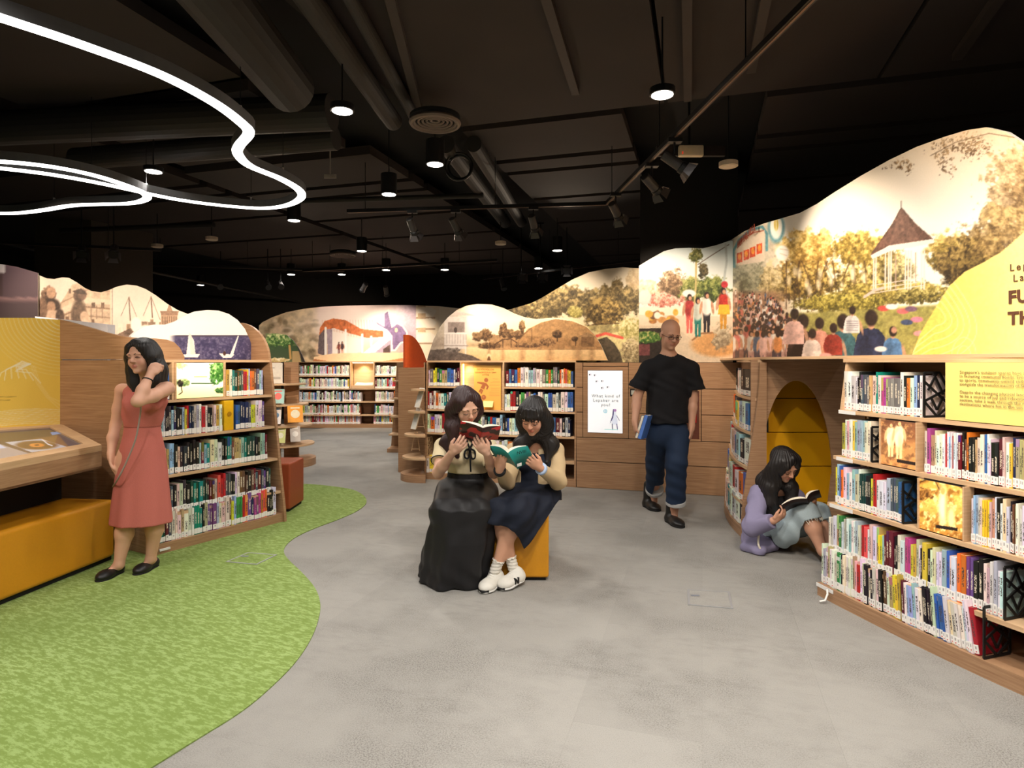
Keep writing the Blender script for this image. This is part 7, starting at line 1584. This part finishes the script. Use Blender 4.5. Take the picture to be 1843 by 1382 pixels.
cl2 = MB(); Mc = frame(nb + Vector((.002, -.012, .004)), (1, 0, 0), (0, -.28, 1)); cl2.tube([Mc @ Vector((.074 * math.cos(a), .072 * math.sin(a), 0)) for a in np.linspace(0, 2 * math.pi, 32, endpoint=False)], .013, 8, closed=True); cl2.build('collar', cloth('black_cotton', (24, 23, 25)), ts, True)
j = Sdf(); j.ell(P(1202, 772, 5.64), (.175, .132, .17), None, .04)
cuL, cuR = P(1178, 882, 6.17), P(1216, 906, 5.62)
j.chain([P(1184, 785, 5.64), P(1180, 832, 5.86), cuL], [.105, .09, .082], .03); j.chain([P(1220, 785, 5.6), P(1217, 832, 5.52), cuR], [.105, .092, .085], .03)
j.cut.append(lambda x, y, z: np.where((x < X2(1197)) & (z < .7), plane(cuL, cuL - kL)(x, y, z), -1.0)); j.cut.append(lambda x, y, z: np.where((x >= X2(1197)) & (z < .7), plane(cuR, cuR - kR)(x, y, z), -1.0))
j.mod.append(lambda x, y, z: .0035 * np.sin(60 * z + 22 * x) * np.clip((.75 - z) / .2, 0, 1))
jn = j.mesh('jeans', .006, cloth('dark_denim', (30, 44, 66), .8, .12, 260), p2)
for cu, kk in ((cuL, kL), (cuR, kR)):
    a = (kk - cu).normalized(); s_ = Sdf(); s_.cap(cu - a * .0, cu + a * .035, .089, .089, .005); s_.cut.append(plane(cu - a * .006, -a)); s_.cut.append(plane(cu + a * .035, a)); s_.mesh('cuff', .006, cloth('denim_inside', (176, 176, 174), .85, .1), jn)
BOOT = plain('boot_leather', (20, 20, 20), .4, spec=.5)
tl, tr_ = G(1184, 921), G(1227, 951)
shoe(p2, tl + Vector((-.06, .27, 0)), tl, .115, .22, BOOT, BLACKM, 'boot', False); shoe(p2, tr_ + Vector((-.05, .285, 0)), tr_, .108, .17, BOOT, BLACKM, 'boot', False)
hb = thing('held_book', 'blue and white book in the walking man\'s hand', 'book', P(1156, 772, 5.5), 'carried books')
M = frame(P(1151, 789, 5.46), Vector((.52, .85, .05)), Vector((.28, -.1, 1))) 
m = MB(); m.box(0, .15, -.012, .012, 0, .21, M); m.build('pages', PAPER, hb)
for sgn in (-1, 1):
    m = MB(); m.box(-.003, .153, sgn * .0125 - .0015, sgn * .0125 + .0015, -.002, .212, M); m.build('cover', plain('book_blue', (82, 122, 196), .4), hb)
m = MB(); m.box(-.004, -.001, -.014, .014, -.002, .212, M); m.build('spine', plain('book_blue', (82, 122, 196), .4), hb)
hb2 = thing('held_book', 'grey book behind the blue one in the man\'s hand', 'book', P(1160, 772, 5.55), 'carried books')
M = M @ Matrix.Translation((.01, .032, -.006)); m = MB(); m.box(0, .15, -.01, .01, 0, .2, M); m.build('pages', PAPER, hb2)
for sgn in (-1, 1):
    m = MB(); m.box(-.003, .153, sgn * .0115 - .0015, sgn * .0115 + .0015, -.002, .203, M); m.build('cover', plain('book_grey', (96, 96, 104), .4), hb2)

# ---- seated reader with the red book
p3 = person('person', 'seated woman in cream knit top and long black skirt', (-.36, 4.2, 0))
b = Sdf(); hd3 = Head(P(838, 733, 4.2), (.42, -.78, -.40), math.radians(9), 1.0); hd3.build(b)
nb = P(836, 791, 4.34); shL, shR = P(797, 803, 4.36), P(880, 806, 4.38); ch, wa, hp = P(840, 822, 4.38), P(842, 852, 4.42), P(842, 885, 4.46)
b.cap(hd3.w(0, -.02, -.05), nb, .043, .047, .03); b.cap(nb, shL, .045, .042, .03); b.cap(nb, shR, .045, .042, .03); b.ell(ch, (.13, .09, .13), None, .05); b.ell(wa, (.11, .085, .1), None, .05); b.ell(hp, (.16, .12, .11), None, .05)
eL, wL = P(789, 850, 4.2), P(814, 814, 4.0); eR, wR = P(889, 850, 4.2), P(876, 815, 3.97)
b.chain([shL, eL], [.046, .037], .02); b.chain([eL, eL + (wL - eL) * .35, wL], [.038, .037, .024], .02); hand(b, wL, P(842, 789, 3.90) - wL, Vector((.25, .8, .6)), 1, (22, 34, 26), .95, (30, 5))
b.chain([shR, eR], [.046, .037], .02); b.chain([eR, eR + (wR - eR) * .35, wR], [.038, .037, .024], .02); hand(b, wR, P(850, 786, 3.87) - wR, Vector((-.2, .8, .6)), -1, (22, 34, 26), .95, (30, 5))
k3 = (P(812, 916, 4.09), P(858, 916, 4.09)); a3 = (P(818, 1040, 4.06), P(852, 1040, 4.08))
for kk, an, hx in ((k3[0], a3[0], -.08), (k3[1], a3[1], .08)): b.chain([hp + Vector((hx, 0, 0)), kk, an], [.085, .045, .033], .03)
b.mesh('body', .005, SKIN, p3, lambda V: hd3.colour(V, (218, 170, 144), (196, 70, 66))); hd3.features(p3, True); hd3.glasses(p3, plain('glasses_gold', (196, 160, 130), .3, .7), .0011, .022, .019)
z3 = lambda py, dd=4.38: EYE - (py - HY) * dd / FPX; X3 = lambda px, dd=4.38: (px - CX) / FPX * dd
KNIT = cloth('cream_knit', (222, 204, 166), .9, .05, 400, .5)
t = Sdf(); t.loft([(z3(850), X3(843), 4.41, .145, .12, .02), (z3(838), X3(843), 4.4, .152, .125, .015), (z3(820), X3(842), 4.385, .152, .12, 0), (z3(806), X3(840), 4.37, .148, .1, 0), (z3(795), X3(838), 4.36, .115, .078, 0), (z3(788), X3(837), 4.35, .075, .06, 0)], .03, 0, (6, .5, 9))
t.ell(P(822, 822, 4.27), (.055, .045, .05), None, .05); t.ell(P(862, 822, 4.27), (.055, .045, .05), None, .05)
t.cap(nb + Vector((0, 0, -.02)), shL, .055, .055, .03); t.cap(nb + Vector((0, 0, -.02)), shR, .055, .055, .03); sl, sr_ = shL + (eL - shL) * .6, shR + (eR - shR) * .6
t.cap(shL, sl, .058, .062, .02); t.cap(shR, sr_, .058, .062, .02)
uL, uR = (eL - shL).normalized(), (eR - shR).normalized()
t.cut.append(lambda x, y, z: np.where(x < X3(806), plane(sl, uL)(x, y, z), -1.0)); t.cut.append(lambda x, y, z: np.where(x > X3(874), plane(sr_, uR)(x, y, z), -1.0))
t.cut.append(lambda x, y, z: .052 - np.sqrt((x - nb.x) ** 2 + (y - (nb.y - .03)) ** 2 + ((z - (nb.z + .035)) * .9) ** 2))
kt = t.mesh('knit_top', .006, KNIT, p3)
for s_, u_, nm in ((sl, uL, 'sleeve_trim'), (sr_, uR, 'sleeve_trim')):
    M = frame(s_ - u_ * .004, u_.orthogonal(), u_); m = MB(); m.tube([M @ Vector((.062 * math.cos(a), .062 * math.sin(a), 0)) for a in np.linspace(0, 2 * math.pi, 24, endpoint=False)], .004, 6, closed=True); m.build(nm, BLACKM, kt)
BOWM = cloth('black_ribbon', (22, 21, 23))
bq = P(846, 808, 4.245)
for pts in (((0, 0, 0), (-.03, -.01, -.01), (-.036, -.012, -.05), (-.012, -.008, -.06), (0, 0, 0)), ((0, 0, 0), (.03, -.01, -.012), (.036, -.012, -.055), (.012, -.008, -.06), (0, 0, 0)), ((0, -.004, 0), (.002, -.012, -.05), (.003, -.006, -.10), (.004, .012, -.155)), ((0, 0, 0), (-.012, -.006, .03), (-.03, .03, .07)), ((0, 0, 0), (.012, -.006, .03), (.03, .03, .07))):
    m = MB(); m.tube([bq + Vector(v) for v in map(tuple, smooth_path(pts, 6))], .0065, 6); m.build('bow_ribbon', BOWM, kt, True)
m = MB(); m.lathe([(.0, -.012), (.014, -.008), (.015, .006), (0, .012)], 12, Matrix.Translation(bq + Vector((0, -.012, 0)))); m.build('bow_knot', BOWM, kt, True)
BLK = cloth('black_skirt_cloth', (34, 33, 34), .5, .06, 150, .15)
k_ = Sdf(); k_.loft([(z3(872, 4.42), X3(842), 4.42, .16, .13, 0), (z3(856, 4.42), X3(843), 4.42, .146, .122, 0), (z3(843, 4.42), X3(843), 4.42, .14, .118, 0)], .03)
k_.ell(P(841, 890, 4.44), (.205, .17, .12), None, .05)
k_.chain([P(812, 892, 4.42), P(800, 918, 4.04)], [.12, .088], .05); k_.chain([P(866, 892, 4.42), P(866, 918, 4.04)], [.12, .085], .05); k_.chain([P(838, 890, 4.4), P(834, 916, 4.04)], [.12, .085], .05)
k_.loft([(.004, X3(818, 4.12), 4.13, .215, .16, .09), (.1, X3(821, 4.1), 4.11, .2, .15, .085), (.3, X3(829, 4.08), 4.07, .2, .13, .06), (.5, X3(833, 4.05), 4.06, .205, .105, .0)], .05, 0.0, (6, .9, 10))
k_.chain([P(792, 955, 4.12), P(776, 1000, 4.17), P(757, 1034, 4.24)], [.07, .06, .022], .05); k_.cut.append(plane((0, 0, .004), (0, 0, -1)))
k_.mod.append(lambda x, y, z: .0045 * np.sin(30 * x + 9 * np.sin(6 * z) + 3 * y) * np.clip((.48 - z) / .1, 0, 1))
k_.mod.append(lambda x, y, z: .005 * np.sin(45 * x + 25 * z) * np.clip((.66 - z) / .05, 0, 1) * np.clip((z - .5) / .04, 0, 1))
sk = k_.mesh('skirt', .006, BLK, p3)
wb = Sdf(); wb.loft([(z3(862, 4.42), X3(842.5), 4.42, .153, .129), (z3(843, 4.42), X3(843), 4.42, .145, .123)], .01); wb.mesh('waistband', .006, cloth('waistband_cloth', (26, 25, 26), .7), sk)
h = Sdf(); h.ell(hd3.w(0, -.026, .05), (.088, .106, .09), hd3.R, .02)
for q in (-1, 1):
    h.chain([hd3.w(q * .06, .03, .075), hd3.w(q * .088, -.02, .0), hd3.w(q * .088, -.03, -.1)], [.026, .028, .036], .05)
    hx = hd3.w(q * .06, -.06, -.05); e0 = P(806 if q < 0 else 868, 800, 4.33); e1 = P(812 if q < 0 else 868, 826 if q < 0 else 800, 4.26)
    h.chain([hx, e0, e1], [.055, .05, .02], .06)
h.chain([hd3.w(-.09, .0, -.05), P(812, 770, 4.2), P(818, 805, 4.2), P(824, 822, 4.22)], [.03, .034, .03, .012], .05)
h.ell(hd3.w(0, .1, -.02), (.06, .08, .106), hd3.R, .012, -1)
h.chain([hd3.w(-.01, .035, .11), hd3.w(.05, .05, .07), hd3.w(.077, .03, .0)], [.012, .012, .011], .03); h.chain([hd3.w(-.01, .035, .11), hd3.w(-.052, .048, .065), hd3.w(-.08, .025, .0)], [.012, .012, .011], .03)
h.mod.append(strands(hd3))
h.mesh('hair', .005, HAIRR, p3)
WS = plain('shoe_white', (226, 222, 212), .6); WSOLE = plain('shoe_sole', (236, 234, 228), .6)
shoe(p3, G(846, 1032), G(838, 1056), .095, .09, WS, WSOLE, 'sneaker', False); shoe(p3, G(868, 1026), G(858, 1050), .095, .09, WS, WSOLE, 'sneaker', False)
def camo(name, c1, c2):
    m, nt, bb = new_mat(name); bb.inputs['Roughness'].default_value = .4; g = N(nt, 'ShaderNodeNewGeometry'); no = N(nt, 'ShaderNodeTexNoise'); no.inputs['Scale'].default_value = 17; no.inputs['Detail'].default_value = 1
    mp = N(nt, 'ShaderNodeMapping'); mp.inputs['Scale'].default_value = (.6, .6, 1.6); nt.links.new(g.outputs['Position'], mp.inputs[0]); nt.links.new(mp.outputs[0], no.inputs['Vector']); r = N(nt, 'ShaderNodeValToRGB'); r.color_ramp.interpolation = 'CONSTANT'; r.color_ramp.elements[0].color = L4(c1); r.color_ramp.elements[1].color = L4(c2); r.color_ramp.elements[1].position = .5
    nt.links.new(no.outputs[0], r.inputs[0]); nt.links.new(r.outputs[0], bb.inputs['Base Color']); return m
s0, s1 = P(864, 795, 3.95), P(869, 770, 3.83)
held_book('open red and black patterned book held by the seated woman', s0, s1, P(826, 783, 4.05) - s0, P(890, 791, 4.05) - s0 + Vector((.02, 0, 0)), .02, camo('camo_cover', (178, 42, 44), (44, 26, 24)), bulge=.012)

# ---- seated reader with the teal book
p4 = person('person', 'seated woman in beige cardigan and navy dress', (.13, 4.3, 0))
b = Sdf(); hd4 = Head(P(960, 751, 4.26), (-.28, -.80, -.46), math.radians(-4), 1.0); hd4.build(b)
nb = P(962, 800, 4.4); shL, shR = P(926, 812, 4.42), P(1000, 812, 4.40); ch, wa, hp = P(961, 832, 4.44), P(960, 862, 4.46), P(960, 890, 4.48)
b.cap(hd4.w(0, -.02, -.05), nb, .043, .047, .03); b.cap(nb, shL, .045, .042, .03); b.cap(nb, shR, .045, .042, .03); b.ell(ch, (.125, .088, .12), None, .05); b.ell(wa, (.108, .085, .1), None, .05); b.ell(hp, (.16, .12, .11), None, .05)
eL, wL = P(913, 866, 4.24), P(899, 846, 4.03); eR, wR = P(1004, 866, 4.3), P(972, 842, 4.07)
b.chain([shL, eL], [.044, .036], .02); b.chain([eL, wL], [.036, .024], .02); hand(b, wL, P(905, 812, 3.97) - wL, Vector((.45, .6, .5)), 1, (16, 26, 20), .95, (30, 5))
b.chain([shR, eR], [.044, .036], .02); b.chain([eR, wR], [.036, .024], .02); hand(b, wR, P(940, 818, 3.98) - wR, Vector((-.3, .8, .5)), -1, (16, 26, 20), .95, (30, 5))
kA, kB = P(928, 925, 4.045), P(898, 923, 4.07); aA, aB = P(894, 1018, 4.06), P(921, 1012, 4.09)
b.chain([hp + Vector((.06, 0, 0)), kA], [.09, .056], .03); b.chain([kA, kA + (aA - kA) * .35 + Vector((0, .02, 0)), aA], [.054, .056, .032], .03)
b.chain([hp + Vector((-.06, 0, 0)), kB], [.09, .056], .03); b.chain([kB, kB + (aB - kB) * .35 + Vector((0, .02, 0)), aB], [.052, .052, .032], .03)
b.mesh('body', .005, SKIN, p4, lambda V: hd4.colour(V, (214, 160, 130), (190, 86, 80))); hd4.features(p4, True)
z4 = lambda py, dd=4.44: EYE - (py - HY) * dd / FPX; X4 = lambda px, dd=4.44: (px - CX) / FPX * dd
NAVY = cloth('navy_cloth', (26, 31, 44), .75, .06, 180, .2)
d = Sdf(); d.loft([(z4(880), X4(960), 4.46, .16, .125), (z4(862), X4(960), 4.45, .135, .11), (z4(838), X4(961), 4.44, .137, .106), (z4(818), X4(962), 4.43, .128, .092), (z4(806), X4(962), 4.42, .1, .07)], .03)
d.ell(P(943, 833, 4.34), (.052, .045, .05), None, .05); d.ell(P(980, 833, 4.34), (.052, .045, .05), None, .05)
d.ell(P(962, 892, 4.46), (.19, .155, .11), None, .05)
d.chain([P(975, 893, 4.44), P(932, 922, 4.03)], [.115, .088], .04); d.chain([P(945, 893, 4.44), P(898, 920, 4.06)], [.11, .082], .04)
d.chain([P(898, 922, 4.05), P(892, 936, 4.03)], [.085, .072], .03); d.chain([P(930, 925, 4.02), P(926, 944, 4.01)], [.088, .07], .03)
d.chain([P(985, 900, 4.38), P(962, 940, 4.18), P(943, 978, 4.10)], [.10, .075, .015], .04); d.chain([P(935, 928, 4.04), P(941, 975, 4.07)], [.085, .018], .04); d.chain([P(965, 915, 4.25), P(945, 960, 4.12)], [.08, .04], .04)
d.chain([P(940, 930, 4.1), P(943, 985, 4.1)], [.088, .05], .04); d.chain([P(972, 912, 4.24), P(956, 960, 4.12)], [.1, .06], .04)
hx_ = [X4(q, 4.08) for q in (870, 915, 926, 935, 943, 955, 975, 1000, 1012)]; hz_ = [EYE - (q - HY) * 4.08 / FPX for q in (934, 941, 949, 967, 986, 974, 947, 911, 897)]
d.cut.append(lambda x, y, z: np.interp(x, hx_, hz_) - .25 * np.clip(y - 4.08, 0, .4) - z)
d.cut.append(lambda x, y, z: .05 - np.sqrt((x - nb.x) ** 2 + (y - (nb.y - .04)) ** 2 + ((z - (nb.z + .0)) * .9) ** 2))
d.mod.append(lambda x, y, z: .004 * np.sin(60 * (x * .6 - z) + 20 * y) * np.clip((.62 - z) / .06, 0, 1))
d.mesh('dress', .006, NAVY, p4)
BEI = cloth('beige_knit', (206, 180, 140), .9, .05, 420, .45)
c = Sdf(); c.loft([(z4(886), X4(962), 4.47, .178, .15, .015), (z4(865), X4(961), 4.46, .16, .132, .01), (z4(838), X4(962), 4.45, .158, .126, 0), (z4(818), X4(962), 4.44, .152, .11, 0), (z4(806), X4(962), 4.42, .125, .085, 0)], .03, 0, (5, .3, 9))
c.cap(nb + Vector((0, .03, -.01)), shL, .055, .056, .03); c.cap(nb + Vector((0, .03, -.01)), shR, .055, .056, .03)
c.chain([shL, eL, wL], [.06, .054, .034], .02); c.chain([shR, eR, wR], [.062, .058, .036], .02)
vL, vR = (wL - eL).normalized(), (wR - eR).normalized(); cl_, cr_ = wL - vL * .012, wR - vR * .03
c.cut.append(lambda x, y, z: np.where((x < X4(912, 4.1)) & (y < 4.16), plane(cl_, vL)(x, y, z), -1.0)); c.cut.append(lambda x, y, z: np.where((x > X4(958, 4.1)) & (y < 4.2), plane(cr_, vR)(x, y, z), -1.0))
c.cut.append(lambda x, y, z: np.minimum(.055 + .03 * np.clip((.85 - z) / .2, 0, 1) - np.abs(x - X4(955)), 4.41 - y) if False else np.minimum(.058 - np.abs(x - X4(953) - .02 * (z - .8)), 4.43 - y))
c.mod.append(lambda x, y, z: .003 * np.sin(50 * z + 30 * x))
c.mesh('cardigan', .006, BEI, p4)
h = Sdf(); h.ell(hd4.w(0, -.026, .05), (.088, .106, .09), hd4.R, .02)
for q in (-1, 1):
    h.chain([hd4.w(q * .06, .03, .075), hd4.w(q * .086, -.01, .0), hd4.w(q * .088, -.02, -.1)], [.026, .028, .034], .05)
    h.chain([hd4.w(q * .07, -.03, -.06), P(938 if q < 0 else 992, 800, 4.34), P(934 if q < 0 else 984, 828 if q < 0 else 832, 4.3)], [.05, .044, .014], .06)
h.chain([hd4.w(0, -.08, 0), P(968, 815, 4.5)], [.06, .06], .03)
h.ell(hd4.w(0, .1, -.045), (.058, .078, .088), hd4.R, .012, -1)
for i in range(9):
    a = -.056 + .014 * i; h.chain([hd4.w(a * .6, .07, .1), hd4.w(a, .096 - abs(a) * .35, .06), hd4.w(a * 1.05, .1 - abs(a) * .5, .022 - abs(a) * .25)], [.014, .009, .003], .008)
h.mod.append(strands(hd4))
h.mesh('hair', .005, HAIRB, p4)
tA, tB = G(869, 1069), Vector((-.078, 3.985, .0))
hA_, hB_ = tA + Vector((.10, .205, .022)), Vector((.068, 4.12, .03))
shA = shoe(p4, hA_, tA + Vector((0, 0, .002)), .1, .06, WS, WSOLE, 'sneaker', False); shB = shoe(p4, hB_, tB + Vector((0, 0, .004)), .1, .06, WS, WSOLE, 'sneaker', False)
for an, kk, sh_ in ((aA, kA, shA), (aB, kB, shB)):
    u = (kk - an).normalized(); so_ = Sdf(); so_.cap(an - u * .035, an + u * .03, .035, .035, .01); so_.mod.append(lambda x, y, z: .002 * np.sin(300 * z)); so_.mesh('sock', .005, cloth('white_sock', (226, 220, 208)), p4)
    M = frame(an + u * .035, u.orthogonal(), u); m = MB(); m.tube([M @ Vector(((.037 + .003 * math.sin(9 * a)) * math.cos(a), (.037 + .003 * math.sin(9 * a)) * math.sin(a), .003 * math.cos(9 * a))) for a in np.linspace(0, 2 * math.pi, 60, endpoint=False)], .0035, 6, closed=True); m.build('sock_frill', cloth('white_sock', (226, 220, 208)), p4)
mB = hB_; dB = (tB - mB); dB.z = 0; dB.normalize(); sideB = Vector((0, 0, 1)).cross(dB); sideB = -sideB if sideB.y > 0 else sideB
M = Matrix.Identity(4); xx = -dB
for i in range(3): M[i][0] = xx[i]; M[i][1] = (0, 0, 1)[i]; M[i][2] = sideB[i]; M[i][3] = (tB + (mB - tB) * .42 + sideB * .046 + Vector((0, 0, .022)))[i]
letters('N', .05, M, BLACK, shB, 'side_letter', depth=.008, bold=.002)
for sh_, tt, hh in ((shA, tA, hA_), (shB, tB, hB_)):
    dd_ = (hh - tt); sx_ = Vector((dd_.y, -dd_.x, 0)).normalized()
    for k in range(4):
        q = tt + dd_ * (.38 + k * .085) + Vector((0, 0, .074 + k * .004)); m = MB(); m.tube([q - sx_ * .024 + Vector((0, 0, -.01)), q, q + sx_ * .024 + Vector((0, 0, -.01))], .0032, 6); m.build('lace', cloth('lace_white', (240, 236, 226)), sh_, True)
    q = tt + dd_ * .03; m = MB(); m.tube([q - sx_ * .035 + Vector((0, 0, .016)) + dd_ * .04, q - dd_ * .07 + Vector((0, 0, .018)), q + sx_ * .035 + Vector((0, 0, .016)) + dd_ * .04], .009, 6); m.build('toe_cap', BLACK, sh_, True)
for an, vv, m_, nm in ((wR - vR * .02, vR, plain('watch_blue', (176, 196, 226), .5), 'watch'), (wL - vL * .008, vL, BLACK, 'wristband')):
    M = frame(an, vv.orthogonal(), vv); m = MB(); m.lathe([(.0385, -.011), (.0405, -.009), (.0405, .009), (.0385, .011)], 20, M); m.build(nm, m_, p4, True)
s0, s1 = P(932, 844, 3.98), P(914, 815, 3.86)
tb = held_book('open teal book held by the woman in the cardigan', s0, s1, P(903, 831, 4.07) - s0 + Vector((-.02, 0, .0)), P(960, 831, 4.07) - s0 + Vector((.02, 0, .0)), .024, plain('teal_cover', (22, 124, 116), .4, var=.04), bulge=.03)
M = frame(P(930, 818, 3.868), Vector((1, .45, .2)), Vector((.35, -.8, -.35))); letters('NVIII', .03, M, BLACKM, tb, 'title', depth=.0006); m = MB(); m.box(0, .03, 0, .022, 0, .0012, frame(P(931, 840, 3.955), Vector((1, .45, .3)), Vector((.35, -.8, -.35)))); m.build('barcode_label', WHITE, tb)

# ---- girl on the floor
p5 = person('person', 'girl in a lavender hoodie reading on the floor by the alcove', (2.0, 4.85, 0))
b = Sdf(); hd5 = Head(P(1411, 838, 4.74), (.30, -.78, -.52), math.radians(8), 1.0); hd5.build(b)
nb = P(1400, 878, 4.86); shL, shR = P(1366, 892, 4.84), P(1432, 896, 4.94); ch, hp = P(1396, 918, 4.92), P(1380, 962, 4.96)
b.cap(hd5.w(0, -.02, -.05), nb, .043, .046, .03); b.cap(nb, shL, .045, .042, .03); b.cap(nb, shR, .045, .042, .03); b.ell(ch, (.125, .09, .15), None, .05); b.ell(hp, (.15, .13, .11), None, .05)
eL, wL = P(1356, 946, 4.70), P(1392, 937, 4.58); b.chain([shL, eL, wL], [.046, .037, .024], .02); hand(b, wL, P(1420, 921, 4.54) - wL, Vector((.1, .6, .8)), 1, (35, 45, 25), .95, (25, 0))
eR, wR = P(1450, 940, 4.9), P(1462, 912, 4.72); b.chain([shR, eR, wR], [.046, .037, .024], .02); hand(b, wR, P(1466, 896, 4.62) - wR, Vector((-.6, .4, .5)), -1, (35, 45, 25), .95, (25, 0))
kA, aA = P(1452, 922, 4.62), P(1481, 992, 4.50); kB, aB = P(1474, 922, 4.82), P(1492, 985, 4.70)
b.chain([hp, kA], [.1, .058], .03); b.chain([kA, kA + (aA - kA) * .4, aA], [.054, .055, .034], .03); b.chain([hp + Vector((.05, .05, 0)), kB], [.1, .058], .03); b.chain([kB, aB], [.054, .036], .03)
for an in (aA, aB): b.cap(an, an + Vector((.05, -.13, -.035)), .035, .026, .02)
b.cut.append(plane((0, 0, .004), (0, 0, -1)))
b.mesh('body', .005, SKIN, p5, lambda V: hd5.colour(V, (206, 154, 126), (186, 86, 78))); hd5.features(p5, True)
t = Sdf(); t.ell(P(1398, 918, 4.905), (.132, .1, .165), None, .03); t.ell(P(1396, 950, 4.92), (.13, .12, .1), None, .04); t.cut.append(lambda x, y, z: .06 - np.sqrt((x - nb.x) ** 2 + (y - (nb.y - .05)) ** 2 + (z - (nb.z - .01)) ** 2)); t.mesh('black_top', .006, cloth('black_cotton', (24, 23, 25)), p5)
LAV = cloth('lavender_fleece', (140, 134, 164), .95, .06, 300, .4)
c = Sdf(); c.ell(P(1386, 918, 4.95), (.15, .125, .19), None, .05); c.ell(P(1374, 962, 4.95), (.165, .15, .13), None, .05); c.ell(P(1368, 978, 4.86), (.13, .13, .07), None, .05)
c.cap(nb + Vector((-.02, .04, -.02)), shL, .062, .07, .04); c.cap(nb + Vector((.02, .04, -.02)), shR, .06, .06, .04); c.chain([shL, eL, wL - (wL - eL) * .12], [.075, .074, .052], .03); c.chain([shR, eR], [.066, .06], .03)
c.ell(P(1372, 880, 4.95), (.09, .07, .05), None, .04); c.cap(P(1345, 985, 4.82), P(1370, 992, 4.72), .05, .04, .04)
vL = (wL - eL).normalized(); c.cut.append(lambda x, y, z: np.where((x > X4(1368, 4.65)) & (y < 4.72), plane(wL - vL * .012, vL)(x, y, z), -1.0)); c.cut.append(plane((0, 0, .004), (0, 0, -1)))
c.p.append((lambda x, y, z: np.sqrt(((x - (1402 - CX) / FPX * 4.8) / .088) ** 2 + ((y - 4.76) / .125) ** 2 + ((z - .33) / .30) ** 2) * .08 - .08, np.array((1.9, 4.55, -.1)), np.array((2.2, 4.95, .75)), .015, -1))
c.mod.append(lambda x, y, z: .005 * np.sin(45 * z + 30 * x + 2 * np.sin(30 * y)))
ho = c.mesh('hoodie', .006, LAV, p5)
CORD = cloth('cream_cord', (232, 222, 204))
for pts in ((P(1372, 880, 4.84), P(1362, 900, 4.775), P(1366, 925, 4.765)), (P(1368, 884, 4.80), P(1376, 905, 4.775), P(1378, 922, 4.78)), (P(1366, 960, 4.74), P(1365, 980, 4.71), P(1372, 992, 4.70))):
    m = MB(); m.tube([tuple(v) for v in smooth_path([tuple(q) for q in pts], 5)], .008, 6); m.build('drawstring' if pts[0].z > .3 else 'zip_edge', CORD, ho, True)
DEN = cloth('light_denim', (168, 184, 190), .85, .1, 240, .3)
j = Sdf(); j.ell(P(1388, 965, 4.92), (.15, .14, .12), None, .05); j.chain([P(1392, 966, 4.86), P(1424, 950, 4.72), P(1448, 926, 4.63)], [.115, .108, .092], .04); j.chain([P(1410, 968, 4.95), P(1470, 924, 4.82)], [.105, .088], .04)
fA = kA + (aA - kA) * .22; fB = kB + (aB - kB) * .55; j.cap(kA, fA, .088, .086, .03); j.cap(kB, fB, .08, .082, .03)
nA, nB = (aA - kA).normalized(), (aB - kB).normalized()
j.cut.append(lambda x, y, z: np.where((y < 4.75) & (x > X4(1440, 4.6)), plane(fA, nA)(x, y, z), -1.0)); j.cut.append(lambda x, y, z: np.where((y >= 4.75), plane(fB, nB)(x, y, z), -1.0)); j.cut.append(plane((0, 0, .004), (0, 0, -1)))
j.mod.append(lambda x, y, z: .005 * np.sin(50 * x + 40 * z) )
jn = j.mesh('jeans', .006, DEN, p5)
M = frame(fA, nA.orthogonal(), nA); rf = random.Random(2)
for i in range(26):
    a = 2 * math.pi * i / 26; r = .084; q = M @ Vector((r * math.cos(a), r * math.sin(a), -.006)); m = MB(); m.tube([q, q + nA * rf.uniform(.015, .035) + Vector((rf.uniform(-.008, .008), rf.uniform(-.008, .008), 0))], .0022, 4); m.build('frayed_thread', cloth('frayed', (214, 208, 190)), jn)
h = Sdf(); h.ell(hd5.w(0, -.026, .05), (.088, .106, .09), hd5.R, .02)
for q in (-1, 1): h.chain([hd5.w(q * .055, .04, .08), hd5.w(q * .086, .0, .0), hd5.w(q * .088, -.01, -.09)], [.026, .028, .034], .05)
h.chain([hd5.w(-.06, .0, .04), hd5.w(-.075, -.005, -.06), P(1386, 876, 4.77), P(1386, 905, 4.77), P(1391, 938, 4.77)], [.04, .046, .048, .042, .012], .06); h.chain([hd5.w(-.04, -.06, .02), P(1378, 866, 4.86), P(1378, 895, 4.83), P(1384, 915, 4.8)], [.06, .06, .05, .03], .06); h.chain([hd5.w(.06, .0, .04), hd5.w(.075, -.005, -.06), P(1424, 878, 4.79), P(1425, 905, 4.78), P(1418, 936, 4.76)], [.034, .038, .04, .036, .012], .06)
h.ell(hd5.w(0, .1, -.03), (.056, .077, .100), hd5.R, .012, -1)
h.chain([hd5.w(.0, .05, .112), hd5.w(.05, .07, .06), hd5.w(.068, .055, .0), hd5.w(.074, .045, -.05)], [.018, .02, .018, .01], .02); h.chain([hd5.w(.0, .05, .112), hd5.w(-.045, .074, .055), hd5.w(-.07, .05, .01)], [.018, .018, .012], .02)
h.mod.append(strands(hd5))
h.mesh('hair', .005, HAIRB, p5)
s0, s1 = P(1457, 910, 4.60), P(1452, 897, 4.47)
held_book('open dark book resting on the girl\'s knee', s0, s1, P(1412, 922, 4.62) - s0, P(1476, 897, 4.70) - s0 + Vector((.01, 0, .01)), .016, plain('dark_cover', (40, 26, 24), .5), bulge=.03)
